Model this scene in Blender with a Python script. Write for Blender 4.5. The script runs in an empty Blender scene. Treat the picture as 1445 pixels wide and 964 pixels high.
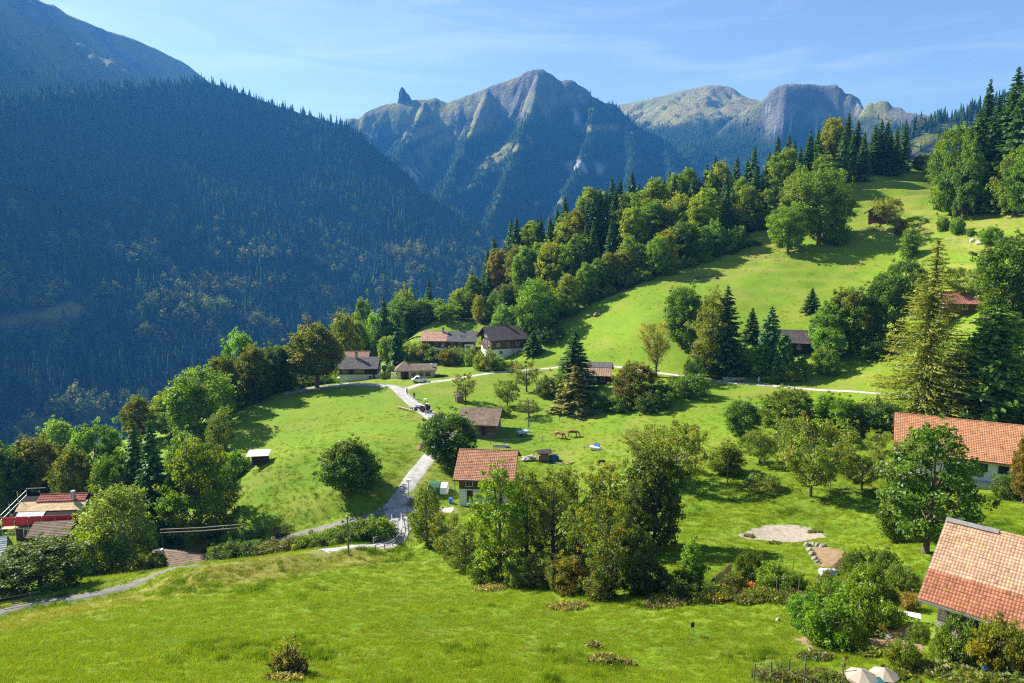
import bpy, bmesh, math, random
import numpy as np
from mathutils import Vector, Matrix

SC = bpy.context.scene
COL = SC.collection
rng = np.random.default_rng(7)
random.seed(7)

# ------------------------------------------------------------------ camera, sky, sun, exposure
FPX, CX, CY = 1000.0, 722.5, 482.0
PITCH = math.atan(152 / 1000.0)
cam_d = bpy.data.cameras.new('camera')
cam_d.sensor_width = 36.0
cam_d.lens = 36.0 * FPX / 1445.0
cam_d.clip_start = 0.5
cam_d.clip_end = 60000
cam = bpy.data.objects.new('camera', cam_d)
cam.rotation_euler = (math.pi / 2 - PITCH, 0, 0)
COL.objects.link(cam)
SC.camera = cam

SUN_AZ = math.radians(59)      # to the left of the view direction
SUN_EL = math.radians(37)
S_DIR = Vector((-math.sin(SUN_AZ) * math.cos(SUN_EL), math.cos(SUN_AZ) * math.cos(SUN_EL), math.sin(SUN_EL)))
W = bpy.data.worlds.new('World')
SC.world = W
W.use_nodes = True
nt = W.node_tree
nt.nodes.clear()
wo = nt.nodes.new('ShaderNodeOutputWorld')
bg = nt.nodes.new('ShaderNodeBackground')
sky = nt.nodes.new('ShaderNodeTexSky')
sky.sky_type = 'NISHITA'
sky.sun_disc = False
sky.sun_elevation = SUN_EL
sky.sun_rotation = -SUN_AZ
sky.altitude = 800
sky.air_density = 1.0
sky.dust_density = 0.7
sky.ozone_density = 1.0
bg.inputs['Strength'].default_value = 0.062
# thin cirrus: streaks in the sky direction
tc = nt.nodes.new('ShaderNodeTexCoord')
mp = nt.nodes.new('ShaderNodeMapping')
mp.inputs['Rotation'].default_value = (0.0, 0.16, 0.25)
mp.inputs['Scale'].default_value = (2.2, 2.2, 15.0)
nz = nt.nodes.new('ShaderNodeTexNoise')
nz.inputs['Scale'].default_value = 1.6
nz.inputs['Detail'].default_value = 9
nz.inputs['Roughness'].default_value = 0.55
nz.inputs['Distortion'].default_value = 0.9
rp = nt.nodes.new('ShaderNodeMapRange')
rp.inputs['From Min'].default_value = 0.45
rp.inputs['From Max'].default_value = 0.80
rp.inputs['To Max'].default_value = 0.20
mx = nt.nodes.new('ShaderNodeMix')
mx.data_type = 'RGBA'
mx.inputs['B'].default_value = (9.0, 9.6, 10.2, 1)
L = nt.links.new
L(tc.outputs['Generated'], mp.inputs['Vector'])
L(mp.outputs['Vector'], nz.inputs['Vector'])
L(nz.outputs['Fac'], rp.inputs['Value'])
L(rp.outputs['Result'], mx.inputs['Factor'])
L(sky.outputs['Color'], mx.inputs['A'])
L(mx.outputs['Result'], bg.inputs['Color'])
L(bg.outputs['Background'], wo.inputs['Surface'])

sl = bpy.data.lights.new('sun', 'SUN')
sl.energy = 5.0
sl.angle = math.radians(0.5)
sl.color = (1.0, 0.93, 0.82)
so = bpy.data.objects.new('sun', sl)
so.rotation_euler = S_DIR.to_track_quat('Z', 'Y').to_euler()
COL.objects.link(so)

SC.view_settings.view_transform = 'Standard'
SC.view_settings.look = 'None'
SC.view_settings.exposure = 1.45
SC.view_settings.gamma = 1.0
SC.view_settings.use_curve_mapping = False
SC.cycles.max_bounces = 5
SC.cycles.diffuse_bounces = 3
SC.cycles.transmission_bounces = 3
SC.cycles.volume_bounces = 0
SC.cycles.use_denoising = False
SC.cycles.use_adaptive_sampling = False
SC.cycles.filter_width = 1.2
SC.cycles.sample_clamp_indirect = 4.0

HAZE_DENSITY = 0.000095
HAZE_COLOR = (0.08, 0.38, 1.0, 1)

# ------------------------------------------------------------------ small helpers
def ray(u, v):
    xc = (u - CX) / FPX
    yc = (CY - v) / FPX
    c, s = math.cos(PITCH), math.sin(PITCH)
    return (xc, c + yc * s, -s + yc * c)

def pt(u, v, Y):
    r = ray(u, v)
    k = Y / r[1]
    return (r[0] * k, Y, r[2] * k)

def project(x, y, z):
    c, s = math.cos(PITCH), math.sin(PITCH)
    d = y * c - z * s
    up = y * s + z * c
    d = np.maximum(d, 1e-3)
    return CX + FPX * x / d, CY - FPX * up / d

def hashn(ix, iy, seed):
    h = (ix.astype(np.int64) * 374761393 + iy.astype(np.int64) * 668265263 + seed * 1442695041) & 0xffffffff
    h = ((h ^ (h >> 13)) * 1274126177) & 0xffffffff
    return ((h ^ (h >> 16)) & 0xffff) / 65535.0

def vnoise(x, y, seed=0):
    x = np.asarray(x, float); y = np.asarray(y, float)
    ix, iy = np.floor(x), np.floor(y)
    fx, fy = x - ix, y - iy
    fx = fx * fx * fx * (fx * (fx * 6 - 15) + 10); fy = fy * fy * fy * (fy * (fy * 6 - 15) + 10)
    a = hashn(ix, iy, seed); b = hashn(ix + 1, iy, seed)
    c = hashn(ix, iy + 1, seed); d = hashn(ix + 1, iy + 1, seed)
    return (a + (b - a) * fx) * (1 - fy) + (c + (d - c) * fx) * fy

def fbm(x, y, octv=4, seed=0, gain=0.5):
    s = 0; a = 1; t = 0
    ca, sa = math.cos(0.6), math.sin(0.6)
    for i in range(octv):
        s = s + a * (vnoise(x, y, seed + i * 17) * 2 - 1)
        t += a; a *= gain
        x, y = (x * ca - y * sa) * 2.03 + 11.3, (x * sa + y * ca) * 2.03 + 5.7
    return s / t

def ridged(x, y, octv=4, seed=0):
    s = 0; a = 1; t = 0
    ca, sa = math.cos(0.7), math.sin(0.7)
    for i in range(octv):
        n = 1 - np.abs(vnoise(x, y, seed + i * 13) * 2 - 1) * 1.0
        s = s + a * n * n
        t += a; a *= 0.5
        x, y = (x * ca - y * sa) * 2.07 + 3.1, (x * sa + y * ca) * 2.07 + 8.9
    return s / t

def smooth(a, b, x):
    t = np.clip((x - a) / (b - a), 0, 1)
    return t * t * (3 - 2 * t)

def seg_dist(px, py, a, b):
    ax, ay = a[0], a[1]; bx, by = b[0], b[1]
    dx, dy = bx - ax, by - ay
    l2 = dx * dx + dy * dy + 1e-9
    t = np.clip(((px - ax) * dx + (py - ay) * dy) / l2, 0, 1)
    return np.hypot(px - ax - t * dx, py - ay - t * dy), t

def poly_dist(px, py, pts):
    d = np.full(np.shape(px), 1e9)
    for a, b in zip(pts[:-1], pts[1:]):
        d = np.minimum(d, seg_dist(px, py, a, b)[0])
    return d

def in_poly(px, py, poly):
    inside = np.zeros(np.shape(px), bool)
    n = len(poly)
    for i in range(n):
        x1, y1 = poly[i]; x2, y2 = poly[(i + 1) % n]
        c = ((y1 > py) != (y2 > py)) & (px < (x2 - x1) * (py - y1) / (y2 - y1 + 1e-12) + x1)
        inside ^= c
    return inside

# ------------------------------------------------------------------ materials
def nodes_of(m):
    m.use_nodes = True
    n = m.node_tree
    n.nodes.clear()
    o = n.nodes.new('ShaderNodeOutputMaterial')
    return n, o

_mats = {}
def mat(name, col, rough=0.8, var=0.25, scale=3.0, bump=0.0, bscale=None, spec=0.3, metal=0.0, stretch=(1, 1, 1), attr=False):
    """Principled surface whose colour wanders with two noises; attr multiplies in the mesh's own tint."""
    if name in _mats: return _mats[name]
    m = bpy.data.materials.new(name); _mats[name] = m
    n, o = nodes_of(m)
    b = n.nodes.new('ShaderNodeBsdfPrincipled')
    b.inputs['Roughness'].default_value = rough
    b.inputs['Specular IOR Level'].default_value = spec
    b.inputs['Metallic'].default_value = metal
    tcn = n.nodes.new('ShaderNodeTexCoord'); mpn = n.nodes.new('ShaderNodeMapping')
    mpn.inputs['Scale'].default_value = stretch
    n.links.new(tcn.outputs['Object'], mpn.inputs['Vector'])
    a = n.nodes.new('ShaderNodeTexNoise'); a.inputs['Scale'].default_value = scale; a.inputs['Detail'].default_value = 6
    a.inputs['Roughness'].default_value = 0.65
    n.links.new(mpn.outputs['Vector'], a.inputs['Vector'])
    r = n.nodes.new('ShaderNodeMapRange')
    r.inputs['From Min'].default_value = 0.3; r.inputs['From Max'].default_value = 0.7
    r.inputs['To Min'].default_value = 1 - var; r.inputs['To Max'].default_value = 1 + var
    n.links.new(a.outputs['Fac'], r.inputs['Value'])
    v = n.nodes.new('ShaderNodeVectorMath'); v.operation = 'SCALE'
    v.inputs[0].default_value = col[:3]
    n.links.new(r.outputs['Result'], v.inputs['Scale'])
    out = v.outputs['Vector']
    if attr:
        at_ = n.nodes.new('ShaderNodeAttribute'); at_.attribute_name = 'tint'
        v2 = n.nodes.new('ShaderNodeVectorMath'); v2.operation = 'MULTIPLY'
        n.links.new(out, v2.inputs[0]); n.links.new(at_.outputs['Color'], v2.inputs[1])
        out = v2.outputs['Vector']
    n.links.new(out, b.inputs['Base Color'])
    if bump:
        bn = n.nodes.new('ShaderNodeBump'); bn.inputs['Strength'].default_value = bump
        bn.inputs['Distance'].default_value = 0.05
        a2 = n.nodes.new('ShaderNodeTexNoise'); a2.inputs['Scale'].default_value = bscale or scale * 4
        a2.inputs['Detail'].default_value = 5
        n.links.new(mpn.outputs['Vector'], a2.inputs['Vector'])
        n.links.new(a2.outputs['Fac'], bn.inputs['Height'])
        n.links.new(bn.outputs['Normal'], b.inputs['Normal'])
    n.links.new(b.outputs['BSDF'], o.inputs['Surface'])
    return m

def leaf_mat(name, col, trans=0.35, obj_tint=True, rand=0.0, gloss=0.03):
    """Foliage: diffuse + translucent; the leaf's own colour, the tree's colour (object colour) and a per-tree random."""
    if name in _mats: return _mats[name]
    m = bpy.data.materials.new(name); _mats[name] = m
    n, o = nodes_of(m)
    at_ = n.nodes.new('ShaderNodeAttribute'); at_.attribute_name = 'tint'
    v = n.nodes.new('ShaderNodeVectorMath'); v.operation = 'MULTIPLY'
    v.inputs[0].default_value = col[:3]
    n.links.new(at_.outputs['Color'], v.inputs[1])
    out = v.outputs['Vector']
    oi = n.nodes.new('ShaderNodeObjectInfo')
    if obj_tint:
        v2 = n.nodes.new('ShaderNodeVectorMath'); v2.operation = 'MULTIPLY'
        n.links.new(out, v2.inputs[0]); n.links.new(oi.outputs['Color'], v2.inputs[1])
        out = v2.outputs['Vector']
    if rand:
        r = n.nodes.new('ShaderNodeMapRange')
        r.inputs['To Min'].default_value = 1 - rand; r.inputs['To Max'].default_value = 1 + rand
        n.links.new(oi.outputs['Random'], r.inputs['Value'])
        v3 = n.nodes.new('ShaderNodeVectorMath'); v3.operation = 'SCALE'
        n.links.new(out, v3.inputs[0]); n.links.new(r.outputs['Result'], v3.inputs['Scale'])
        out = v3.outputs['Vector']
    d = n.nodes.new('ShaderNodeBsdfDiffuse'); t = n.nodes.new('ShaderNodeBsdfTranslucent')
    ty = n.nodes.new('ShaderNodeVectorMath'); ty.operation = 'MULTIPLY'; ty.inputs[1].default_value = (1.25, 1.15, 0.5)
    n.links.new(out, ty.inputs[0])
    n.links.new(out, d.inputs['Color']); n.links.new(ty.outputs['Vector'], t.inputs['Color'])
    mxs = n.nodes.new('ShaderNodeMixShader'); mxs.inputs['Fac'].default_value = trans
    n.links.new(d.outputs['BSDF'], mxs.inputs[1]); n.links.new(t.outputs['BSDF'], mxs.inputs[2])
    res = mxs.outputs['Shader']
    if gloss:
        g = n.nodes.new('ShaderNodeBsdfGlossy'); g.inputs['Roughness'].default_value = 0.45
        g.inputs['Color'].default_value = (0.9, 0.95, 1, 1)
        m2 = n.nodes.new('ShaderNodeMixShader'); m2.inputs['Fac'].default_value = gloss
        n.links.new(res, m2.inputs[1]); n.links.new(g.outputs['BSDF'], m2.inputs[2])
        res = m2.outputs['Shader']
    n.links.new(res, o.inputs['Surface'])
    return m

# ------------------------------------------------------------------ mesh building
def mesh_np(name, verts, faces, mats, tint=None, midx=None, smooth_=False):
    """verts (n,3); faces: array (m,k) or list of such arrays."""
    me = bpy.data.meshes.new(name)
    fl = faces if isinstance(faces, list) else [faces]
    fl = [np.asarray(f, np.int32) for f in fl if len(f)]
    verts = np.asarray(verts, np.float32)
    me.vertices.add(len(verts)); me.vertices.foreach_set('co', verts.ravel())
    loops = np.concatenate([f.ravel() for f in fl])
    tot = np.concatenate([np.full(len(f), f.shape[1], np.int32) for f in fl])
    start = np.concatenate([[0], np.cumsum(tot)[:-1]]).astype(np.int32)
    me.loops.add(len(loops)); me.loops.foreach_set('vertex_index', loops)
    me.polygons.add(len(tot)); me.polygons.foreach_set('loop_start', start)
    me.polygons.foreach_set('loop_total', tot)
    for m in (mats if isinstance(mats, (list, tuple)) else [mats]): me.materials.append(m)
    if midx is not None: me.polygons.foreach_set('material_index', np.asarray(midx, np.int32))
    if tint is not None:
        a = me.attributes.new('tint', 'FLOAT_COLOR', 'POINT')
        t = np.ones((len(verts), 4), np.float32); t[:, :3] = tint
        a.data.foreach_set('color', t.ravel())
    me.update(calc_edges=True)
    if smooth_: me.polygons.foreach_set('use_smooth', np.ones(len(tot), bool))
    return me

def link(name, me, parent=None, loc=None, kind=None):
    o = bpy.data.objects.new(name, me)
    COL.objects.link(o)
    if parent: o.parent = parent
    if loc is not None: o.location = loc
    if kind: o['kind'] = kind
    return o

def tag(o, label, cat, group=None):
    o['label'] = label; o['category'] = cat
    if group: o['group'] = group
    return o

def thing(name, label, cat, loc=(0, 0, 0), yaw=0.0, group=None, scale=1.0):
    o = bpy.data.objects.new(name, None)
    o.empty_display_size = 0.5
    COL.objects.link(o)
    o.location = loc; o.rotation_euler = (0, 0, yaw); o.scale = (scale,) * 3 if np.isscalar(scale) else scale
    return tag(o, label, cat, group)

def copy_tree(src, loc, yaw, label, scale=None, group=None):
    r = src.copy(); COL.objects.link(r)
    r.location = loc; r.rotation_euler = (0, 0, yaw); r['label'] = label
    if scale is not None: r.scale = (scale,) * 3 if np.isscalar(scale) else scale
    if group: r['group'] = group
    for ch in list(src.children):
        c = ch.copy(); COL.objects.link(c); c.parent = r
        for g in list(ch.children):
            d = g.copy(); COL.objects.link(d); d.parent = c
    return r

class MB:
    """collects boxes, bars, tubes and prisms into one mesh"""
    def __init__(s): s.v = []; s.f = []; s.t = []; s.col = (1, 1, 1)
    def add(s, vs, fs):
        k = len(s.v); s.v += [tuple(p) for p in vs]; s.f += [tuple(i + k for i in f) for f in fs]; s.t += [s.col] * len(vs); return s
    def box(s, x0, y0, z0, x1, y1, z1):
        vs = [(x, y, z) for z in (z0, z1) for x, y in ((x0, y0), (x1, y0), (x1, y1), (x0, y1))]
        return s.add(vs, [(3, 2, 1, 0), (4, 5, 6, 7), (0, 1, 5, 4), (1, 2, 6, 5), (2, 3, 7, 6), (3, 0, 4, 7)])
    def bar(s, a, b, w, h=None):
        """box beam between two points, w wide, h high"""
        h = h or w
        a = Vector(a); b = Vector(b); d = (b - a).normalized()
        up = Vector((0, 0, 1)) if abs(d.z) < 0.95 else Vector((1, 0, 0))
        sx = d.cross(up).normalized() * w / 2; sz = sx.cross(d).normalized() * h / 2
        vs = [p + i * sx + j * sz for p in (a, b) for i, j in ((-1, -1), (1, -1), (1, 1), (-1, 1))]
        return s.add(vs, [(0, 1, 2, 3), (7, 6, 5, 4), (0, 4, 5, 1), (1, 5, 6, 2), (2, 6, 7, 3), (3, 7, 4, 0)])
    def tube(s, pts, rad, n=8, cap=True):
        rr = [float(q) for q in rad] if isinstance(rad, (list, tuple)) else [float(rad)] * len(pts)
        pts = [Vector(p) for p in pts]; vs = []; fs = []
        for i, p in enumerate(pts):
            d = (pts[min(i + 1, len(pts) - 1)] - pts[max(i - 1, 0)]).normalized()
            up = Vector((0, 0, 1)) if abs(d.z) < 0.9 else Vector((1, 0, 0))
            a = d.cross(up).normalized(); b = a.cross(d)
            vs += [p + rr[i] * (math.cos(2 * math.pi * k / n) * a + math.sin(2 * math.pi * k / n) * b) for k in range(n)]
        for i in range(len(pts) - 1):
            for k in range(n):
                k2 = (k + 1) % n
                fs.append((i * n + k, i * n + k2, (i + 1) * n + k2, (i + 1) * n + k))
        if cap:
            fs.append(tuple(range(n))[::-1]); fs.append(tuple((len(pts) - 1) * n + k for k in range(n)))
        return s.add(vs, fs)
    def prism(s, poly, axis, a, b):
        """polygon of (p,q) pulled along axis ('x': (y,z), 'y': (x,z), 'z': (x,y))"""
        def P(p, q, t): return {'x': (t, p, q), 'y': (p, t, q), 'z': (p, q, t)}[axis]
        n = len(poly)
        vs = [P(p, q, a) for p, q in poly] + [P(p, q, b) for p, q in poly]
        fs = [tuple(range(n))[::-1], tuple(range(n, 2 * n))] + [(i, (i + 1) % n, n + (i + 1) % n, n + i) for i in range(n)]
        return s.add(vs, fs)
    def ball(s, c, r, nu=10, nv=7):
        r = (r, r, r) if np.isscalar(r) else r
        vs = [(c[0], c[1], c[2] - r[2])]; fs = []
        for j in range(1, nv):
            th = math.pi * j / nv - math.pi / 2
            vs += [(c[0] + r[0] * math.cos(th) * math.cos(2 * math.pi * i / nu), c[1] + r[1] * math.cos(th) * math.sin(2 * math.pi * i / nu), c[2] + r[2] * math.sin(th)) for i in range(nu)]
        vs.append((c[0], c[1], c[2] + r[2])); e = len(vs) - 1
        for i in range(nu):
            i2 = (i + 1) % nu
            fs.append((0, 1 + i2, 1 + i)); fs.append((e, e - nu + i, e - nu + i2))
            for j in range(nv - 2):
                fs.append((1 + j * nu + i, 1 + j * nu + i2, 1 + (j + 1) * nu + i2, 1 + (j + 1) * nu + i))
        return s.add(vs, fs)
    def build(s, name, m, parent=None, bevel=0.0, smooth_=False, tint=False, recalc=True):
        me = bpy.data.meshes.new(name); me.from_pydata(s.v, [], s.f)
        for mm in (m if isinstance(m, (list, tuple)) else [m]): me.materials.append(mm)
        if tint:
            a = me.attributes.new('tint', 'FLOAT_COLOR', 'POINT')
            a.data.foreach_set('color', np.array([(c[0], c[1], c[2], 1) for c in s.t], np.float32).ravel())
        if recalc:
            bm = bmesh.new(); bm.from_mesh(me); bmesh.ops.recalc_face_normals(bm, faces=bm.faces)
            if bevel: bmesh.ops.bevel(bm, geom=list(bm.edges), offset=bevel, segments=1, affect='EDGES', clamp_overlap=True)
            bm.to_mesh(me); bm.free()
        if smooth_: me.polygons.foreach_set('use_smooth', np.ones(len(me.polygons), bool))
        return link(name, me, parent)
# ------------------------------------------------------------------ the near ground: heights known at points, a thin-plate surface between them
GP = [  # (column, row, distance) readings of the ground
 (0,964,36),(360,964,37),(722,964,38),(1000,964,41),(1200,964,42),(1445,964,40),
 (0,905,56),(0,868,74),(100,845,77),(200,822,82),(300,800,88),(400,786,93),(480,781,96),(560,768,100),
 (300,880,58),(560,870,60),(720,880,57),
 (545,725,112),(450,745,112),(390,762,111),(340,776,109),(175,810,90),(90,757,112),(0,760,130),(200,740,130),
 (300,700,138),(330,640,152),(345,745,114),(400,700,122),(450,620,150),(363,657,132),(440,560,183),(400,590,170),(335,600,168),
 (493,690,118),(555,715,113),(600,650,130),(600,600,155),(590,578,168),(560,548,188),(500,541,204),(430,548,198),(380,560,196),
 (640,530,200),(720,518,218),(785,520,212),(680,505,245),(600,505,245),(550,500,255),
 (650,450,285),(700,452,270),(750,460,250),(740,490,235),(850,540,185),(800,600,155),(800,640,137),(900,600,147),(950,560,162),
 (870,518,200),(1000,535,180),(1200,552,158),(1100,545,168),(1240,554,152),
 (730,712,112),(690,700,114),(640,790,90),(700,830,76),(870,855,64),(800,780,84),(950,780,80),(1000,720,95),(1100,752,87),
 (1142,698,100),(1000,640,122),(1250,700,98),(1420,690,98),(1300,588,130),(1440,592,125),(1040,600,138),
 (1000,900,52),(1150,830,62),(1250,900,50),(1300,760,75),(1445,720,86),(1330,900,48),(1445,860,54),
 (900,470,206),(960,490,195),(1200,500,175),(1100,450,205),(1000,420,226),(900,440,222),(1300,450,180),(1440,450,152),(1440,520,138),
 (1100,380,236),(1250,380,220),(1400,380,187),(1250,315,250),(1440,320,207),(1350,260,282),(1440,280,236),(1300,243,302),
 (850,420,247),(850,370,277),(850,335,312),(700,410,312),(1000,368,257),(1000,315,300),(1100,335,262),(1100,270,302),(1200,275,278),(1200,240,304),(1290,245,300),
 (600,470,290),
]
WP = [  # (x, y, z) beyond what the picture fixes
 (0,-40,6),(-120,-40,4),(140,-40,0),(0,5,-9),(80,5,-9),(-80,5,-9),(200,60,-22),(260,150,-4),(300,260,22),(-160,40,-30),(-200,80,-50),(-150,120,-66),
 (-220,200,-125),(-130,200,-66),(-105,240,-84),(-60,262,-62),(-40,300,-75),(-120,320,-130),(0,340,-62),(-20,400,-110),(50,400,-45),(100,380,-10),
 (150,400,8),(215,350,36),(250,420,30),(330,380,40),(130,340,22),(-46,111,-55),(-60,116,-57),(-300,140,-150),(-320,320,-200),(-180,450,-200),(60,470,-110),(200,480,-10),(330,480,10),(340,100,0),(-320,0,-70)]
P3 = np.array([pt(*g) for g in GP] + [tuple(map(float, w)) for w in WP])
def _tps(r2): return r2 * np.log(r2 + 1e-12) * 0.5
_X = P3[:, :2] / 100.0
_n = len(_X)
_K = _tps(((_X[:, None] - _X[None]) ** 2).sum(-1)) + np.eye(_n) * 0.002
_A = np.zeros((_n + 3, _n + 3)); _A[:_n, :_n] = _K; _A[:_n, _n] = 1; _A[:_n, _n + 1:] = _X; _A[_n, :_n] = 1; _A[_n + 1:, :_n] = _X.T
_C = np.linalg.solve(_A, np.concatenate([P3[:, 2], np.zeros(3)]))
GX0, GX1, GY0, GY1, GS = -330.0, 350.0, -44.0, 480.0, 1.25
gx = np.arange(GX0, GX1 + .01, GS); gy = np.arange(GY0, GY1 + .01, GS)
XX, YY = np.meshgrid(gx, gy)
def tps_eval(x, y):
    x = x.ravel() / 100; y = y.ravel() / 100
    z = np.empty(len(x))
    for i in range(0, len(x), 40000):
        a, b = x[i:i + 40000], y[i:i + 40000]
        r2 = (a[:, None] - _X[None, :, 0]) ** 2 + (b[:, None] - _X[None, :, 1]) ** 2
        z[i:i + 40000] = _tps(r2) @ _C[:_n] + _C[_n] + a * _C[_n + 1] + b * _C[_n + 2]
    return z
# coarse evaluation, then bilinear refinement keeps it fast
cgx = np.arange(GX0, GX1 + 5, 5.0); cgy = np.arange(GY0, GY1 + 5, 5.0)
CXX, CYY = np.meshgrid(cgx, cgy)
CZ = tps_eval(CXX, CYY).reshape(CXX.shape)
def cubic_grid(G, x, y):
    fx = (x - GX0) / 5.0; fy = (y - GY0) / 5.0
    ix = np.clip(np.floor(fx).astype(int), 1, G.shape[1] - 3); iy = np.clip(np.floor(fy).astype(int), 1, G.shape[0] - 3)
    tx = fx - ix; ty = fy - iy
    def w(t): return (-.5*t+t*t-.5*t**3, 1-2.5*t*t+1.5*t**3, .5*t+2*t*t-1.5*t**3, -.5*t*t+.5*t**3)
    wx, wy = w(tx), w(ty); r = 0
    for j in range(4):
        for i in range(4): r = r + wy[j] * wx[i] * G[iy + j - 1, ix + i - 1]
    return r
ZZ = cubic_grid(CZ, XX, YY)
hill = smooth(-26, -6, ZZ) * smooth(150, 200, YY)
ZZ = ZZ + 0.55 * fbm(XX / 17, YY / 17, 3, 3) + 0.16 * fbm(XX / 4.0, YY / 4.0, 3, 9)
ZZ = ZZ + hill * (0.5 * np.sin((ZZ + 3 * fbm(XX / 30, YY / 30, 3, 5)) * 2.3) + 0.5 * fbm(XX / 9, YY / 9, 3, 21))
GZ = ZZ
def H(x, y):
    """height of the ground mesh"""
    x = np.asarray(x, float); y = np.asarray(y, float)
    fx = np.clip((x - GX0) / GS, 0, len(gx) - 1.001); fy = np.clip((y - GY0) / GS, 0, len(gy) - 1.001)
    ix = fx.astype(int); iy = fy.astype(int); tx = fx - ix; ty = fy - iy
    return ((GZ[iy, ix] * (1 - tx) + GZ[iy, ix + 1] * tx) * (1 - ty) + (GZ[iy + 1, ix] * (1 - tx) + GZ[iy + 1, ix + 1] * tx) * ty)
_T = np.arange(18, 470, 0.25)
def at(u, v, Y=None):
    """point of the ground seen at (u,v), or the ground point at column u and distance Y"""
    r = ray(u, v)
    if Y is None:
        k = _T / r[1]
        z = H(r[0] * k, _T)
        hit = np.nonzero(r[2] * k < z)[0]
        Y = _T[hit[0]] if len(hit) else 300.0
    x = r[0] / r[1] * Y
    return Vector((x, Y, float(H(x, Y))))
def px_m(Y): return FPX / (Y * 1.01)     # pixels of the photograph per metre at distance Y

ROADS = {  # centre lines read off the ground
 'road': ([(455,787),(490,783),(525,778),(548,770),(562,757),(561,735),(553,716),(572,690),(597,656),(614,636),(630,617),(622,600),(604,585),(583,570),(568,556),(556,546),(530,543),(490,543),(440,549),(400,556)], 3.6),
 'lane': ([(572,549),(600,541),(640,535),(700,526),(750,522),(790,519),(830,515),(870,518),(925,526),(1000,536),(1100,545),(1200,553),(1262,558),(1330,566)], 2.3),
 'track': ([(556,719),(520,731),(480,741),(440,750),(400,760),(362,772),(330,780)], 2.6),
 'footpath': ([(300,803),(252,812),(200,824),(150,835),(100,845),(50,856),(0,868),(-60,882)], 1.8),
 'driveway': ([(566,717),(590,720),(615,720),(640,718)], 2.6),
}
def spline(pts, step=1.2):
    P = [Vector(p) for p in pts]; out = []
    Q = [P[0] * 2 - P[1]] + P + [P[-1] * 2 - P[-2]]
    for i in range(1, len(Q) - 2):
        p0, p1, p2, p3 = Q[i - 1:i + 3]; n = max(2, int((p2 - p1).length / step))
        for k in range(n):
            t = k / n
            out.append(0.5 * (2 * p1 + (p2 - p0) * t + (2 * p0 - 5 * p1 + 4 * p2 - p3) * t * t + (3 * p1 - p0 - 3 * p2 + p3) * t ** 3))
    out.append(P[-1]); return out
ROAD_W = {}
for k, (px, w) in ROADS.items():
    c = spline([at(u, v).xy.to_3d() for u, v in px])
    ROAD_W[k] = (np.array([(p.x, p.y) for p in c]), w)
# press the ground level across each road so that the road lies on it
for k, (c, w) in ROAD_W.items():
    x0, y0 = c.min(0) - 8; x1, y1 = c.max(0) + 8
    sel = (XX > x0) & (XX < x1) & (YY > y0) & (YY < y1)
    px_, py_ = XX[sel], YY[sel]
    d = np.full(len(px_), 1e9); zc = np.zeros(len(px_))
    hz = H(c[:, 0], c[:, 1]); hz = np.convolve(np.pad(hz, 4, mode='edge'), np.ones(9) / 9, 'valid')
    for i in range(len(c) - 1):
        dd, t = seg_dist(px_, py_, c[i], c[i + 1]); b = dd < d
        d[b] = dd[b]; zc[b] = (hz[i] + (hz[i + 1] - hz[i]) * t)[b]
    wgt = 1 - smooth(w / 2 + 0.8, w / 2 + 4.0, d)
    ZZ[sel] = ZZ[sel] * (1 - wgt) + zc * wgt
# the meadow lip that hides the path behind it
lip = [at(u, v).xy for u, v in [(250, 822), (300, 814), (350, 806), (400, 799), (440, 796), (490, 791), (515, 787)]]
lip = [(p.x, p.y) for p in lip]
ZZ += 1.45 * np.exp(-(poly_dist(XX, YY, lip) / 3.4) ** 2)
def road_dist(x, y):
    d = np.full(np.shape(x), 1e9)
    for k, (c, w) in ROAD_W.items():
        d = np.minimum(d, poly_dist(x, y, c[::2]) - w / 2)
    return d

# sand patch and beds, in plan
SAND = [at(u, v).xy for u, v in [(1040,757),(1062,747),(1090,741),(1125,741),(1146,746),(1165,752),(1170,760),(1148,762),(1128,768),(1105,766),(1080,763),(1055,762)]]
SAND = [(p.x, p.y) for p in SAND]
BEDS = [[(p.x, p.y) for p in [at(u, v) for u, v in q]] for q in (
 [(1140,772),(1165,772),(1195,780),(1190,800),(1160,805),(1150,790)],
 [(1190,905),(1225,890),(1290,880),(1320,895),(1300,925),(1240,918),(1200,925)],
 [(1120,905),(1145,898),(1160,915),(1135,918)])]

# masks carried by the ground mesh
U_, V_ = project(XX, YY, ZZ)
strip = [at(u, v).xy for u, v in [(-20,890),(100,862),(200,838),(300,815),(420,793),(500,786)]]
dry = 1 - smooth(1.0, 6.5, poly_dist(XX, YY, [(p.x, p.y) for p in strip]))
dry = dry * (0.8 + 0.5 * fbm(XX / 5, YY / 5, 3, 31))
dry = np.maximum(dry, hill * smooth(-0.05, 0.38, fbm(XX / 14, ZZ / 1.3, 5, 41, .7)) * 0.85)
dry = np.maximum(dry, smooth(0.18, 0.5, fbm(XX / 9, YY / 6, 4, 52)) * 0.45)
dark = smooth(0.0, 0.5, fbm(XX / 7, YY / 5, 4, 77)) * (1 - smooth(75, 110, YY))
sandm = np.zeros(XX.shape); soil = np.zeros(XX.shape)
near = (YY < 130) & (XX > 10) & (XX < 80)
wob = 0.5 * fbm(XX / 1.7, YY / 1.7, 3, 5)
sandm[near] = 0 * in_poly(XX[near] + wob[near], YY[near] + wob[near], SAND)
for b in BEDS: soil[near] = 0 * np.maximum(soil[near], in_poly(XX[near] + wob[near], YY[near] - wob[near], b))
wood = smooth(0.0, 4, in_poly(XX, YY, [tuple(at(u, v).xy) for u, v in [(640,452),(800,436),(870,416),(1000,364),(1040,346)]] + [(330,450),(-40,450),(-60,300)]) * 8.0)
rd = road_dist(XX, YY)
verge = (1 - smooth(0.0, 1.6, rd)) * 0.6

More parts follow.
